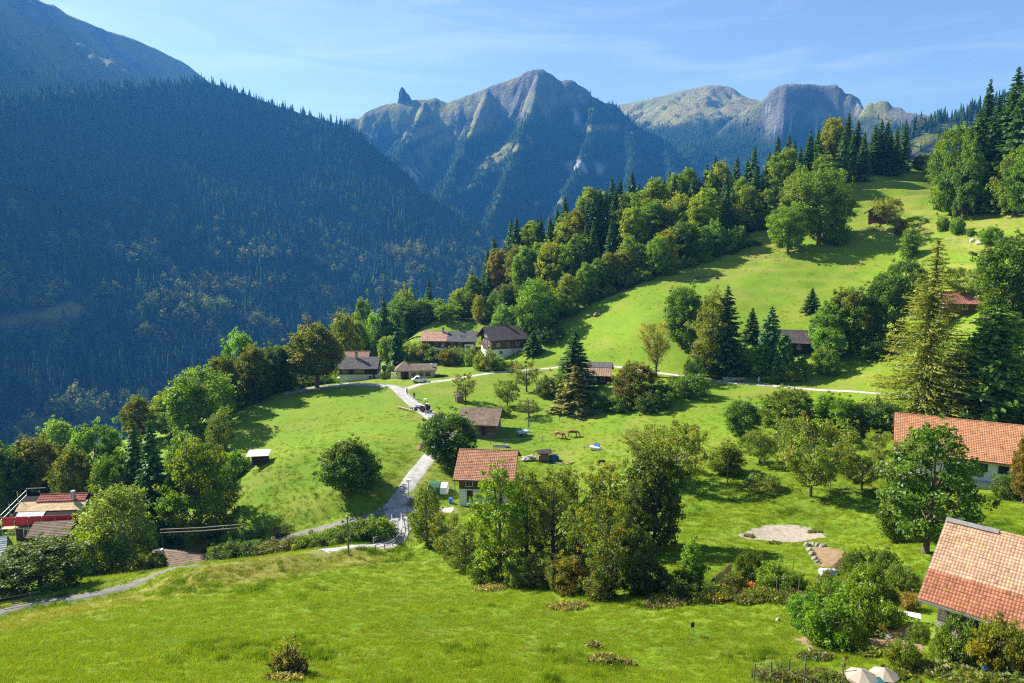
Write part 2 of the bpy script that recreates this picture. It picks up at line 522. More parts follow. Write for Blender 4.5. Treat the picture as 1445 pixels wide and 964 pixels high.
gm = bpy.data.materials.new('meadow grass')
n, o = nodes_of(gm)
def N(t): return n.nodes.new('ShaderNode' + t)
geo = N('NewGeometry')
def noise(scale, detail=5, rough=0.6, sc=None):
    q = N('TexNoise'); q.inputs['Scale'].default_value = scale; q.inputs['Detail'].default_value = detail; q.inputs['Roughness'].default_value = rough
    if sc:
        m_ = N('Mapping'); m_.inputs['Scale'].default_value = sc
        n.links.new(geo.outputs['Position'], m_.inputs['Vector']); n.links.new(m_.outputs['Vector'], q.inputs['Vector'])
    else: n.links.new(geo.outputs['Position'], q.inputs['Vector'])
    return q.outputs['Fac']
def mixc(f, a, b):
    q = N('Mix'); q.data_type = 'RGBA'
    for s_, v_ in (('Factor', f), ('A', a), ('B', b)):
        if isinstance(v_, bpy.types.NodeSocket): n.links.new(v_, q.inputs[s_])
        else: q.inputs[s_].default_value = v_
    return q.outputs['Result']
def ramp(f, a, b, lo=0.0, hi=1.0):
    q = N('MapRange'); q.inputs['From Min'].default_value = a; q.inputs['From Max'].default_value = b
    q.inputs['To Min'].default_value = lo; q.inputs['To Max'].default_value = hi
    n.links.new(f, q.inputs['Value']); return q.outputs['Result']
def attr_(name_):
    q = N('Attribute'); q.attribute_name = name_; return q.outputs['Fac']
G1, G2, G3 = (0.126, 0.228, 0.014, 1), (0.168, 0.250, 0.017, 1), (0.096, 0.182, 0.013, 1)
c = mixc(ramp(noise(0.09, 5), .35, .65), G1, G2)
c = mixc(ramp(noise(0.8, 6, .75), .5, .85, 0, .6), c, G3)
c = mixc(ramp(noise(0.3, 10, .8), .42, .62, 0, .55), c, (0.115, 0.19, 0.012, 1))
c = mixc(ramp(noise(0.22, 10, .82, (1, 1, 2.2)), .5, .66, 0, .5), c, (0.22, 0.255, 0.03, 1))
c = mixc(ramp(noise(3.5, 4, .7), .5, .8, 0, .75), c, (0.21, 0.275, 0.03, 1))
c = mixc(ramp(noise(6.0, 4, .7), .56, .8, 0, .8), c, (0.075, 0.145, 0.013, 1))
c = mixc(attr_('dark'), c, (0.085, 0.16, 0.013, 1))
c = mixc(attr_('dry'), c, (0.235, 0.225, 0.05, 1))
c = mixc(attr_('verge'), c, (0.20, 0.21, 0.06, 1))
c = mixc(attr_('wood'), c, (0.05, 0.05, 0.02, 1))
c = mixc(attr_('soil'), c, (0.21, 0.14, 0.075, 1))
c = mixc(attr_('sand'), c, (0.44, 0.36, 0.25, 1))
bs = N('BsdfPrincipled'); bs.inputs['Roughness'].default_value = 0.9; bs.inputs['Specular IOR Level'].default_value = 0.1
n.links.new(c, bs.inputs['Base Color'])
bu = N('Bump'); bu.inputs['Strength'].default_value = 0.7; bu.inputs['Distance'].default_value = 0.16
hh = N('Math'); hh.operation = 'ADD'
n.links.new(noise(1.6, 6, .75), hh.inputs[0]); n.links.new(noise(7, 4, .7), hh.inputs[1])
n.links.new(hh.outputs['Value'], bu.inputs['Height']); n.links.new(bu.outputs['Normal'], bs.inputs['Normal'])
n.links.new(bs.outputs['BSDF'], o.inputs['Surface'])

def grid_mesh(name, X, Y, Z, m, attrs=None):
    ny, nx = X.shape
    i = np.arange(ny * nx).reshape(ny, nx)
    f = np.stack([i[:-1, :-1], i[:-1, 1:], i[1:, 1:], i[1:, :-1]], -1).reshape(-1, 4)
    me = mesh_np(name, np.stack([X, Y, Z], -1).reshape(-1, 3), f, m, smooth_=True)
    for k, a in (attrs or {}).items():
        q = me.attributes.new(k, 'FLOAT', 'POINT'); q.data.foreach_set('value', np.clip(a, 0, 1).astype(np.float32).ravel())
    return me
EDGE = ZZ.copy()
ed = np.minimum.reduce([XX - GX0, GX1 - XX, YY - GY0, GY1 - YY])
EDGE = EDGE - (1 - smooth(0, 60, ed)) * np.maximum(ZZ + 360, 0) * (YY > 20)
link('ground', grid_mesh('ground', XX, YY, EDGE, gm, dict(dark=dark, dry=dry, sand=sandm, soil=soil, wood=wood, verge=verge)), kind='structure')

asph = mat('weathered asphalt', (0.33, 0.325, 0.31), 0.9, 0.34, .7, 0.3, 20)
pale = mat('pale concrete lane', (0.42, 0.40, 0.36), 0.9, 0.3, .8, 0.3, 20)
for k, (cl, w) in ROAD_W.items():
    tg = np.gradient(cl, axis=0); tg /= np.linalg.norm(tg, axis=1)[:, None] + 1e-9
    nn = np.stack([-tg[:, 1], tg[:, 0]], 1)
    offs = np.linspace(-1, 1, 7) * w / 2
    ar = np.arange(len(cl)); jl = .16 * fbm(ar * .35, 0 * ar, 4, len(k), .75); jr = .16 * fbm(ar * .35, 0 * ar + 7.3, 4, len(k) + 3, .75)
    wid = np.where(offs[None] < 0, 1 + jl[:, None], 1 + jr[:, None])
    P = cl[:, None] + nn[:, None] * (offs[None] * wid)[..., None]
    Z = H(P[..., 0], P[..., 1]) + 0.07
    Z[:, 0] -= 0.12; Z[:, -1] -= 0.12
    link(k, grid_mesh(k, P[..., 0], P[..., 1], Z, pale if k in ('lane', 'driveway') else asph if k == 'road' else mat('dull track', (.155, .15, .14), .95, .3, 1.2, .4, 14)), kind='structure')

# gravel patch with a ragged edge, its own fine sheet
def patch(name, poly, m, res=.15, rag=.9, lift=.05):
    P = np.array(poly); lo = P.min(0) - 2; hi = P.max(0) + 2
    X, Y = np.meshgrid(np.arange(lo[0], hi[0], res), np.arange(lo[1], hi[1], res))
    wx = rag * fbm(X / 1.6, Y / 1.6, 5, 3, .75); wy = rag * fbm(X / 1.6 + 9, Y / 1.6, 5, 4, .75)
    ins = in_poly(X + wx, Y + wy, poly) 
    i = np.arange(X.size).reshape(X.shape)
    k = ins[:-1, :-1] & ins[1:, :-1] & ins[:-1, 1:] & ins[1:, 1:]
    f = np.stack([i[:-1, :-1], i[:-1, 1:], i[1:, 1:], i[1:, :-1]], -1)[k]
    Z = H(X, Y) + lift + .05 * fbm(X * 1.3, Y * 1.3, 3, 2)
    us, inv = np.unique(f, return_inverse=True)
    v = np.stack([X, Y, Z], -1).reshape(-1, 3)[us]
    return link(name, mesh_np(name, v, inv.reshape(-1, 4), m, smooth_=True), kind='structure')
gravel = mat('pale gravel', (0.29, 0.25, 0.195), 0.95, 0.28, 1.6, 0.8, 14)
soilm = mat('dug soil', (0.22, 0.145, 0.08), 0.95, 0.3, 1.5, 0.9, 8)
patch('gravel_patch', SAND, gravel)
for b in BEDS: patch('garden_soil', b, soilm)
# ------------------------------------------------------------------ mountains: crest lines with flanks falling away from them
mm = bpy.data.materials.new('mountain side')
n, o = nodes_of(mm)
geo = N('NewGeometry')
c = mixc(ramp(noise(0.011, 6, .65), .35, .65), (0.08, 0.078, 0.074, 1), (0.27, 0.26, 0.245, 1))
c = mixc(ramp(noise(0.05, 5, .7, (1, 1, 3.0)), .45, .7, 0, .7), c, (0.10, 0.095, 0.085, 1))
g_ = mixc(ramp(noise(0.012, 6, .65), .38, .62), (0.24, 0.27, 0.05, 1), (0.31, 0.27, 0.08, 1))
g_ = mixc(ramp(noise(0.06, 4), .5, .75, 0, .6), g_, (0.10, 0.12, 0.035, 1))
q = N('Mix'); q.data_type = 'RGBA'
at_g = attr_('grass')
c = mixc(at_g, c, g_)
c = mixc(attr_('ochre'), c, mixc(ramp(noise(0.008, 5), .4, .6), (0.31, 0.235, 0.085, 1), (0.24, 0.25, 0.06, 1)))
c = mixc(attr_('scree'), c, (0.5, 0.48, 0.45, 1))
c = mixc(attr_('forest'), c, mixc(ramp(noise(0.03, 4), .4, .6), (0.012, 0.030, 0.013, 1), (0.020, 0.046, 0.016, 1)))
bs = N('BsdfPrincipled'); bs.inputs['Roughness'].default_value = 0.95; bs.inputs['Specular IOR Level'].default_value = 0.05
n.links.new(c, bs.inputs['Base Color'])
bu = N('Bump'); bu.inputs['Strength'].default_value = 0.9; bu.inputs['Distance'].default_value = 40
n.links.new(noise(0.022, 8, .72), bu.inputs['Height']); n.links.new(bu.outputs['Normal'], bs.inputs['Normal'])
n.links.new(bs.outputs['BSDF'], o.inputs['Surface'])

BASE = -360.0
MS = 0.70
def massif(crests, x0, x1, y0, y1, res, amp=(45, 420), seed=1, fine=10, gully=115, conc=0.0, warp=.3):
    """crests: list of (points (u,v,Y), slope, cliff height, cliff width)"""
    k_ = MS if y0 > 1900 else 1.0
    x0, x1, y0, y1, res, fine = x0 * k_, x1 * k_, y0 * k_, y1 * k_, res * k_, fine * k_
    amp = (amp[0] * k_, amp[1] * k_)
    X, Y = np.meshgrid(np.arange(x0, x1 + 1, res), np.arange(y0, y1 + 1, res))
    AL = np.zeros(X.shape); run_ = 0.0
    Z = np.full(X.shape, -1e9); D = np.full(X.shape, 1e9)
    wx = X + warp * amp[0] * fbm(X / 160, Y / 160, 4, seed + 3); wy = Y + warp * amp[0] * fbm(X / 160 + 40, Y / 160, 4, seed + 5)
    for pts, s, ch, cw in crests:
        P = [pt(p[0], p[1], p[2] * k_) for p in pts]; ch *= k_; cw *= k_
        for a, b in zip(P[:-1], P[1:]):
            d0, t = seg_dist(X, Y, a, b); d1, _ = seg_dist(wx, wy, a, b)
            d = np.where(d0 < 60, d0, d0 + (d1 - d0) * smooth(60, 260, d0))
            z = a[2] + (b[2] - a[2]) * t - s * d + conc * np.minimum(d, s / (2.6 * conc + 1e-9)) ** 2
            if ch: z = z - ch * smooth(8, cw, d)
            sl_ = math.hypot(b[0] - a[0], b[1] - a[1])
            AL = np.where(z > Z, run_ + t * sl_, AL); run_ += sl_
            D = np.where(z > Z, d0, D); Z = np.maximum(Z, z)
    k = smooth(10, 350 * k_, D)
    ww = 70 * fbm(X / (190 * k_), Y / (190 * k_), 3, seed + 31)
    gul = ridged((AL + ww) / (120 * k_), D / (700 * k_), 5, seed + 33)
    Z = Z - gully * k_ * gul * smooth(15, 160 * k_, D) * (1 - .4 * smooth(500 * k_, 1200 * k_, D))
    Z = Z + k * amp[0] * fbm(X / amp[1], Y / amp[1], 4, seed) + k * 0.9 * amp[0] * (ridged(X / (amp[1] * .6), Y / (amp[1] * .6), 4, seed + 9) - .5)
    Z = Z + smooth(0, 60, D) * fine * fbm(X / 45, Y / 45, 4, seed + 20) + fine * .35 * fbm(X / 28, Y / 28, 3, seed + 23)
    Z = np.maximum(Z, BASE + 6 * fbm(X / 90, Y / 90, 3, 2))
    return X, Y, Z, D

def strokes(U, V, lst, wk=1.0):
    m = np.zeros(U.shape)
    for pts, w in lst:
        w = w * wk
        m = np.maximum(m, 1 - smooth(w * .55, w * 1.3, poly_dist(U, V, pts)))
    return m

FAR_PTS = []      # (xyz, height, kind)
def scatter(X, Y, Z, forest, spacing, hrange, decid, seed, pad=160):
    """tree places on a mountain, thinned by the forest mask, only where the view could reach"""
    r = np.random.default_rng(seed)
    ny, nx = X.shape; res = X[0, 1] - X[0, 0]
    area = (X.max() - X.min()) * (Y.max() - Y.min())
    m = int(area / spacing ** 2)
    fx = r.random(m) * (nx - 1.01); fy = r.random(m) * (ny - 1.01)
    ix, iy = fx.astype(int), fy.astype(int); tx, ty = fx - ix, fy - iy
    def s(G): return (G[iy, ix] * (1 - tx) + G[iy, ix + 1] * tx) * (1 - ty) + (G[iy + 1, ix] * (1 - tx) + G[iy + 1, ix + 1] * tx) * ty
    x, y, z, f, dc = s(X), s(Y), s(Z), s(forest), s(decid)
    u, v = project(x, y, z)
    gzy, gzx = np.gradient(Z, res)
    face = (-s(gzx) * (0 - x) - s(gzy) * (0 - y) + (0 - z)) > -0.12 * np.hypot(x, y)
    ok = (r.random(m) < f) & (u > -pad) & (u < 1445 + pad) & (v > -pad) & (v < 700) & face & (z > BASE - 5)
    x, y, z, dc = x[ok], y[ok], z[ok], dc[ok]
    k = len(x)
    h = hrange[0] + (hrange[1] - hrange[0]) * r.random(k) ** 1.3
    kind = np.where(r.random(k) < dc, 3 + (r.random(k) * 3).astype(int), (r.random(k) * 3).astype(int))
    h = np.where(kind >= 3, h * 0.84, h)
    FAR_PTS.append((np.stack([x, y, z - h * .03], 1), h, kind))

def mountain(X, Y, Z, **attrs):
    return link('mountain', grid_mesh('mountain', X, Y, Z, mm, attrs), kind='structure')

Z0 = lambda X: np.zeros(X.shape)
# the wooded mountain across the valley
X, Y, Z, D = massif([([(-420,205,900),(-200,160,1200),(0,138,1520),(150,122,1900),(290,113,2200),(400,152,2230),(490,178,2200),(550,225,2130),(600,275,2060),(640,321,2000),(672,352,1950),(720,425,1900),(770,480,1850)], .74, 0, 1)],
 -1500, 420, 560, 2700, 9, (38, 330), 11, 4, 60, .00013)
U, V = project(X, Y, Z)
mead = strokes(U, V, [([(-10,462),(50,452),(118,432)], 13), ([(20,604),(70,592)], 8), ([(395,424),(420,418)], 3)])
bare = strokes(U, V, [([(60,104),(130,101),(208,104)], 4.5)]) * smooth(-.3, .3, fbm(X / 30, Y / 30, 3, 8) + .15)
f = np.clip(1 - mead - bare, 0, 1)
mountain(X, Y, Z, forest=f, grass=np.clip(mead + bare, 0, 1))
lowd = smooth(-0.05, 0.30, fbm(X / 70, Y / 70, 3, 61)) * smooth(290, 410, V) * 0.95 + smooth(0.3, .5, fbm(X / 45, Y / 45, 3, 66)) * smooth(240, 330, V) * .3
scatter(X, Y, Z, f * (.62 + .38 * smooth(-.25, .1, fbm(X / 40, Y / 40, 3, 88))), 8.6, (12, 31), lowd, 1)
# its bare upper peak behind
X, Y, Z, D = massif([([(-300,-120,2700),(-200,-90,3000),(0,-35,3600),(45,-6,3880),(60,3,3940),(75,6,4000),(90,18,4100),(105,24,4180),(150,42,4400),(185,53,4580),(215,66,4750),(260,88,5000),(300,120,5200),(400,190,5600)], .72, 0, 1),
 ([(60,3,3940),(30,45,3500),(-20,85,3100)], .8, 0, 1)], -4200, -300, 2300, 6000, 22, (70, 600), 31, 12)
U, V = project(X, Y, Z)
tl = smooth(300, 520, Z + 160 * fbm(X / 200, Y / 200, 3, 4))
mountain(X, Y, Z, forest=(1 - tl) * .8, grass=smooth(-.25, .3, fbm(X / 130, Y / 130, 4, 12)) * .85)
scatter(X, Y, Z, np.clip(1 - tl * 1.1, 0, 1), 17, (12, 26), Z0(X), 2)
# the rocky peak in the middle
X, Y, Z, D = massif([([(400,230,4700),(440,200,4700),(480,173,4650),(497,166,4600),(505,168,4600),(520,156,4600),(545,148,4600),(562,145,4580),(583,142,4560),(600,140,4550),(615,138,4540),(632,145,4500),(650,139,4480),(665,133,4460),(690,122,4400),(720,113,4360),(740,103,4330),(752,98,4310),(766,98,4300),(777,104,4290),(791,114,4270),(798,113,4260),(806,113,4250),(825,124,4220),(834,134,4200),(843,139,4190),(858,146,4170),(866,147,4160),(880,162,4140),(900,178,4100),(940,198,4050),(985,240,3950),(1040,300,3800),(1100,380,3600)], .66, 210, 260),
 ([(600,140,4550),(588,172,4280),(566,215,3950),(545,262,3650),(525,310,3350)], .74, 40, 80),
 ([(690,122,4400),(676,160,4130),(655,205,3850),(630,262,3500),(600,330,3150)], .78, 60, 90),
 ([(760,98,4300),(752,145,4000),(733,196,3680),(712,255,3320),(684,325,2950)], .80, 60, 90),
 ([(838,137,4200),(832,190,3880),(812,242,3530),(786,298,3180),(756,352,2880)], .78, 60, 90),
 ([(880,162,4140),(892,215,3820),(884,275,3420),(862,340,3000)], .78, 50, 90),
 ([(935,196,4050),(948,240,3750),(940,290,3400)], .7, 30, 90)],
 -1700, 1500, 2300, 5100, 10, (80, 330), 51, 26, 125, 0, 2.1)
U, V = project(X, Y, Z)
mead = strokes(U, V, [([(575,194),(600,186),(628,174)], 5), ([(585,224),(612,206),(640,189),(670,175)], 6), ([(661,187),(700,175)], 4.5), ([(679,238),(710,215),(748,197)], 5),
 ([(650,266),(683,250)], 3.5), ([(697,284),(706,277)], 2.5), ([(755,287),(796,284)], 2.2), ([(575,240),(600,232)], 6), ([(560,165),(600,160),(640,152)], 5), ([(520,175),(550,165)], 4), ([(660,150),(690,140)], 4), ([(820,182),(870,180)], 3)], 1.75)
mead = mead * smooth(-.45, .1, fbm(X / 60, Y / 60, 3, 6))
scr = strokes(U, V, [([(806,232),(830,234),(846,240)], 7), ([(812,158),(815,172)], 4), ([(545,190),(556,185)], 3), ([(578,244),(592,252)], 6), ([(520,196),(530,192)], 3)], 1.5) * smooth(-.2, .25, fbm(X / 40, Y / 40, 4, 16))
tline = np.interp(U, [480,520,600,680,740,800,840,860,900,1000], [205,196,172,175,178,158,146,148,140,140])
tl = smooth(-16, 16, V - tline + 26 * fbm(X / 110, Y / 110, 4, 14))
f = np.clip(tl - mead - scr, 0, 1)
mountain(X, Y, Z, forest=f, grass=np.clip(mead + smooth(-.35, .25, fbm(X / 90, Y / 90, 4, 19) - .5 * smooth(700, 800, U)) * .85 * (1 - tl), 0, 1), scree=scr * .9)
scatter(X, Y, Z, f, 10.0, (9, 24), Z0(X) + .04, 3)
# the ochre alp, the flat-topped cliff, the small crags and the near wooded ridge to the right
X, Y, Z, D = massif([([(820,172,6000),(845,158,5950),(870,148,5900),(900,143,5800),(925,137,5760),(940,134,5720),(962,128,5680),(980,124,5640),(1000,120,5600),(1015,120,5580),(1028,122,5560),(1040,131,5520),(1050,144,5500),(1080,154,5400),(1130,175,5300)], .42, 0, 1)], 500, 2900, 3300, 6500, 20, (40, 420), 71, 10)
U, V = project(X, Y, Z)
tl = smooth(-7, 7, V - np.interp(U, [860,900,960,1010,1060,1100], [172,178,176,166,160,158]) + 12 * fbm(X / 140, Y / 140, 3, 4))
mountain(X, Y, Z, forest=tl, ochre=(1 - tl) * np.clip(.9 + .6 * fbm(X / 120, Y / 120, 4, 44), 0, 1), grass=Z0(X) + .4)
scatter(X, Y, Z, tl, 12, (9, 22), Z0(X), 4)
X, Y, Z, D = massif([([(985,215,4500),(1030,172,4350),(1045,160,4300),(1060,149,4250),(1070,146,4220),(1080,139,4200),(1090,127,4180),(1100,121,4150),(1110,118,4100),(1130,118,4080),(1150,119,4060),(1165,120,4040),(1178,119,4020),(1185,124,4000),(1190,131,3990),(1200,132,3970),(1208,137,3960),(1217,152,3900),(1245,190,3800),(1300,240,3600)], .5, 330, 110)], 900, 3100, 2600, 4900, 14, (36, 330), 91, 14)
U, V = project(X, Y, Z)
tl = smooth(-12, 12, V - np.interp(U, [1000,1060,1090,1150,1200,1240], [178,176,178,185,180,175]) + 22 * fbm(X / 110, Y / 110, 3, 4))
scr = strokes(U, V, [([(1095,180),(1125,177)], 3), ([(1150,187),(1160,185)], 3), ([(1075,165),(1085,160)], 3), ([(1195,142),(1210,150)], 5)]) * .8
mountain(X, Y, Z, forest=np.clip(tl - scr, 0, 1), grass=smooth(-.1, .4, fbm(X / 90, Y / 90, 4, 29)) * .6, scree=scr)
scatter(X, Y, Z, np.clip(tl - scr, 0, 1), 10.5, (9, 22), Z0(X), 5)
X, Y, Z, D = massif([([(1190,200,3700),(1222,152,3550),(1228,144,3540),(1236,147,3530),(1242,141,3520),(1250,142,3500),(1258,151,3480),(1268,151,3450),(1280,158,3400),(1330,165,3300),(1420,170,3200)], .6, 40, 50)], 1250, 2900, 2200, 4200, 14, (30, 260), 101, 14)
U, V = project(X, Y, Z)
tl = smooth(-8, 8, V - 172 + 22 * fbm(X / 90, Y / 90, 3, 4))
mountain(X, Y, Z, forest=tl * .75, grass=smooth(-.3, .2, fbm(X / 80, Y / 80, 4, 33)) * .9)
scatter(X, Y, Z, tl * .6, 11, (9, 20), Z0(X), 6)
X, Y, Z, D = massif([([(1150,290,1250),(1230,235,1260),(1290,185,1270),(1310,170,1275),(1345,164,1280),(1390,150,1290),(1460,130,1300),(1560,90,1320),(1700,60,1350)], .42, 0, 1)], 430, 1500, 600, 1750, 9, (16, 200), 111, 3)
U, V = project(X, Y, Z)
mead = strokes(U, V, [([(1285,210),(1310,192),(1342,178)], 9), ([(1290,232),(1330,215)], 10)])
mountain(X, Y, Z, forest=1 - mead, grass=mead)
scatter(X, Y, Z, np.clip(1 - mead * 1.1, 0, 1), 8, (16, 27), Z0(X) + .05, 7)

# stone tooth on the skyline
b = bmesh.new()
bx, by, bz = pt(572, 147, 4580 * MS)
rings = [(-40, 60, 40), (0, 49, 34), (22, 41, 28), (45, 32, 24), (66, 22, 17), (84, 13, 11), (98, 4, 4)]
rings = [(a * MS, b_ * MS, c_ * MS) for a, b_, c_ in rings]
vv = []
for z, rx, ry in rings:
    rw = []
    for k in range(22):
        a = 2 * math.pi * k / 22
        j = 1 + .34 * float(fbm(np.array([k * .9]), np.array([z * .06]), 2, 3)[0])
        rw.append(b.verts.new((bx - 7 * z / 90 + rx * math.cos(a) * j + (-7 if z > 40 else 0), by + ry * math.sin(a) * j, bz + z + 4 * math.sin(k * 2.1))))
    vv.append(rw)
for r0, r1 in zip(vv[:-1], vv[1:]):
    for k in range(22): b.faces.new((r0[k], r0[(k + 1) % 22], r1[(k + 1) % 22], r1[k]))
b.faces.new(vv[-1])
me = bpy.data.meshes.new('rock_pinnacle'); b.to_mesh(me); b.free(); me.materials.append(mm)
tag(link('rock_pinnacle', me), 'tooth-shaped grey rock pinnacle standing alone on the far skyline', 'rock')

# valley floor, out to the horizon
X, Y = np.meshgrid(np.linspace(-9000, 9000, 240), np.linspace(-600, 14000, 220))
Z = BASE - 3 + 5 * fbm(X / 300, Y / 300, 3, 3)
link('valley', grid_mesh('valley', X, Y, Z, mm, dict(grass=smooth(-.2, .3, fbm(X / 260, Y / 260, 3, 5)), forest=smooth(.1, -.2, fbm(X / 260, Y / 260, 3, 5)))), kind='structure')

_pk = [o_ for o_ in COL.objects if o_.name.startswith(('mountain', 'rock_p'))]
HAZE_TOP = max(v_.co.z for o_ in _pk for v_ in o_.data.vertices) + 20
print('HAZE_TOP', HAZE_TOP)
# air: one even, pale, bluish volume round everything
hz = bpy.data.materials.new('haze')
n, o = nodes_of(hz)
pv = N('VolumePrincipled')
pv.inputs['Color'].default_value = HAZE_COLOR
pv.inputs['Density'].default_value = HAZE_DENSITY
pv.inputs['Density Attribute'].default_value = ''
pv.inputs['Temperature Attribute'].default_value = ''
pv.inputs['Color Attribute'].default_value = ''
pv.inputs['Anisotropy'].default_value = 0.15
n.links.new(pv.outputs['Volume'], o.inputs['Volume'])
_h = MB().box(-9100, -700, -372, 9100, 14100, HAZE_TOP).build('haze', hz)
_h['kind'] = 'stuff'
# ------------------------------------------------------------------ plants
bark = mat('bark', (0.13, 0.10, 0.075), 0.95, 0.35, 5, 0.8, 16, 0.1, stretch=(1, 1, .25))
bark_pale = mat('pale bark', (0.36, 0.34, 0.30), 0.9, 0.4, 4, 0.5, 14, 0.1)
leafm = leaf_mat('leaves', (1.8, 1.8, .85), .54, gloss=.02)
needlem = leaf_mat('needles', (2.2, 2.15, 1.05), .32, gloss=.02)
far_needle = leaf_mat('far needles', (1, 1, 1), .06, obj_tint=False, rand=.35, gloss=0)
far_leaf = leaf_mat('far leaves', (1, 1, 1), .3, obj_tint=False, rand=.35, gloss=0)

def quads(c, nrm, size, r, asp=.62, roll=None):
    """leaf-shaped four-cornered faces at c (n,3) facing nrm"""
    k = len(c)
    nrm = nrm / (np.linalg.norm(nrm, axis=1)[:, None] + 1e-9)
    h = r.normal(size=(k, 3)) if roll is None else roll
    t = np.cross(nrm, h); t /= np.linalg.norm(t, axis=1)[:, None] + 1e-9
    b = np.cross(nrm, t)
    s = np.asarray(size).reshape(-1, 1) * np.ones((k, 1))
    fold = nrm * s * .18
    v = np.stack([c - t * s, c - b * s * asp + fold, c + t * s, c + b * s * asp + fold], 1).reshape(-1, 3)
    return v, np.arange(4 * k).reshape(k, 4)

def limb_mesh(name, limbs, m, n=6):
    mb = MB()
    for pts, rad in limbs: mb.tube(pts, rad, n, cap=False)
    me = bpy.data.meshes.new(name); me.from_pydata(mb.v, [], mb.f); me.materials.append(m)
    me.polygons.foreach_set('use_smooth', np.ones(len(me.polygons), bool))
    return me

def broadleaf(seed, h=12, rad=4.6, base=2.2, clusters=150, per=46, leaf=.30, cr=1.0, shape='round', hues=((.075,.155,.022),(.105,.19,.024),(.05,.115,.02)), open_=0.0, bk=None, skew=.0, lobe=1.0):
    """a tree of limbs and leaf clusters; returns (trunk mesh, crown mesh)"""
    r = np.random.default_rng(seed)
    # crown envelope: radius against height
    def env(t):
        if shape == 'round': return np.sqrt(np.clip(1 - ((t - .46) / .56) ** 2, 0, 1))
        if shape == 'oval': return np.clip(np.sin(np.pi * np.clip(t * .93 + .07, 0, 1)) ** .6, 0, 1) * (1 - .25 * t)
        if shape == 'spread': return np.sqrt(np.clip(1 - ((t - .55) / .60) ** 2, 0, 1)) * (.85 + .25 * t)
        if shape == 'cone': return np.clip((1 - t) ** .7, 0, 1) * np.clip(.35 + t * 5, 0, 1)
        return np.clip(np.sin(np.pi * np.clip(t * .9 + .1, 0, 1)) ** .45, 0, 1) * (1 - .35 * t)
    H_ = h - base
    lob = [r.normal(size=3) for _ in range(9)]
    lobs = [l / np.linalg.norm(l) for l in lob]; lw = r.uniform(-.38, .40, 9) * lobe
    cen = []
    nl = int(clusters * .16) + 5
    tries = 0
    while len(cen) < clusters and tries < clusters * 60:
        tries += 1
        t = r.uniform(.0, 1.0); a = r.uniform(0, 2 * np.pi)
        e = env(t)
        if r.random() > e: continue
        d = np.array([np.cos(a), np.sin(a), (t - .45) * 1.6]); d /= np.linalg.norm(d)
        w = 1 + sum(q * max(0, d @ l) ** 4 for q, l in zip(lw, lobs))
        rr = rad * e * w * (r.uniform(.35, 1.0) ** .45)
        p = np.array([rr * np.cos(a) + skew * t * rad, rr * np.sin(a), base + H_ * t * .97])
        mind = cr * (.62 + open_)
        if any(np.linalg.norm((p - q) * (1, 1, 1.2)) < mind for q in cen[-40:]): continue
        cen.append(p)
    shoots = []
    for i_ in range(int(clusters * .28)):
        b_ = cen[r.integers(len(cen))]; o2 = b_ - np.array([0, 0, base + H_ * .4]); o2 /= np.linalg.norm(o2) + 1e-6
        shoots.append(b_ + o2 * cr * r.uniform(.75, 1.45) + np.array([0, 0, cr * r.uniform(0, .35)]))
    ncore = len(cen)
    cen = np.array(cen + shoots); k = len(cen)
    cs = cr * r.uniform(.6, 1.2, k); cs[ncore:] *= .48
    idx = np.repeat(np.arange(k), np.where(np.arange(k) < ncore, per, max(6, per // 4)))
    off = r.normal(size=(len(idx), 3)); off /= np.linalg.norm(off, axis=1)[:, None]
    ln = r.random(len(idx))[:, None] ** .42
    pos = cen[idx] + off * ln * cs[idx][:, None] * np.array([1, 1, .72])
    axis = np.array([0, 0, base + H_ * .42])
    outw = cen[idx] - axis; outw /= np.linalg.norm(outw, axis=1)[:, None] + 1e-6
    nrm = off * .30 + outw * .22 + np.array([0, 0, .42]) + r.normal(size=off.shape) * .8
    sz = leaf * r.uniform(.7, 1.3, len(idx))
    v, f = quads(pos, nrm, sz, r)
    hues = np.array(hues)
    ch = hues[r.choice(len(hues), k)] * r.uniform(.72, 1.3, (k, 1))
    tint = ch[idx] * r.uniform(.75, 1.28, (len(idx), 1))
    crown = mesh_np('crown', v, f, leafm, np.repeat(tint, 4, 0))
    # limbs
    tr = .021 * h + .05
    limbs = []
    bend = r.normal(size=2) * .025 * h
    def axis_pt(t): return np.array([bend[0] * math.sin(t * 3.1) + skew * rad * max(0, t - .3), bend[1] * math.sin(t * 2.6), h * t])
    limbs.append(([axis_pt(t) - (0, 0, .5 if t == 0 else 0) for t in (0, .06, .15, .28, .42, .58, .75, .9)], [tr * 1.5, tr * 1.05, tr * .9, tr * .8, tr * .62, tr * .44, tr * .25, tr * .08]))
    sel = r.choice(k, min(k, 34), replace=False)
    for i in sel:
        e = cen[i]; t0 = np.clip((e[2] / h) * r.uniform(.35, .75), base / h * .6, .8)
        s0 = axis_pt(t0); mid = s0 * .5 + e * .5 + np.array([0, 0, -.06 * h * r.random()])
        rr = tr * (.42 - .3 * t0)
        limbs.append(([s0, mid, e], [rr, rr * .6, rr * .18]))
    return limb_mesh('trunk', limbs, bk or bark), crown

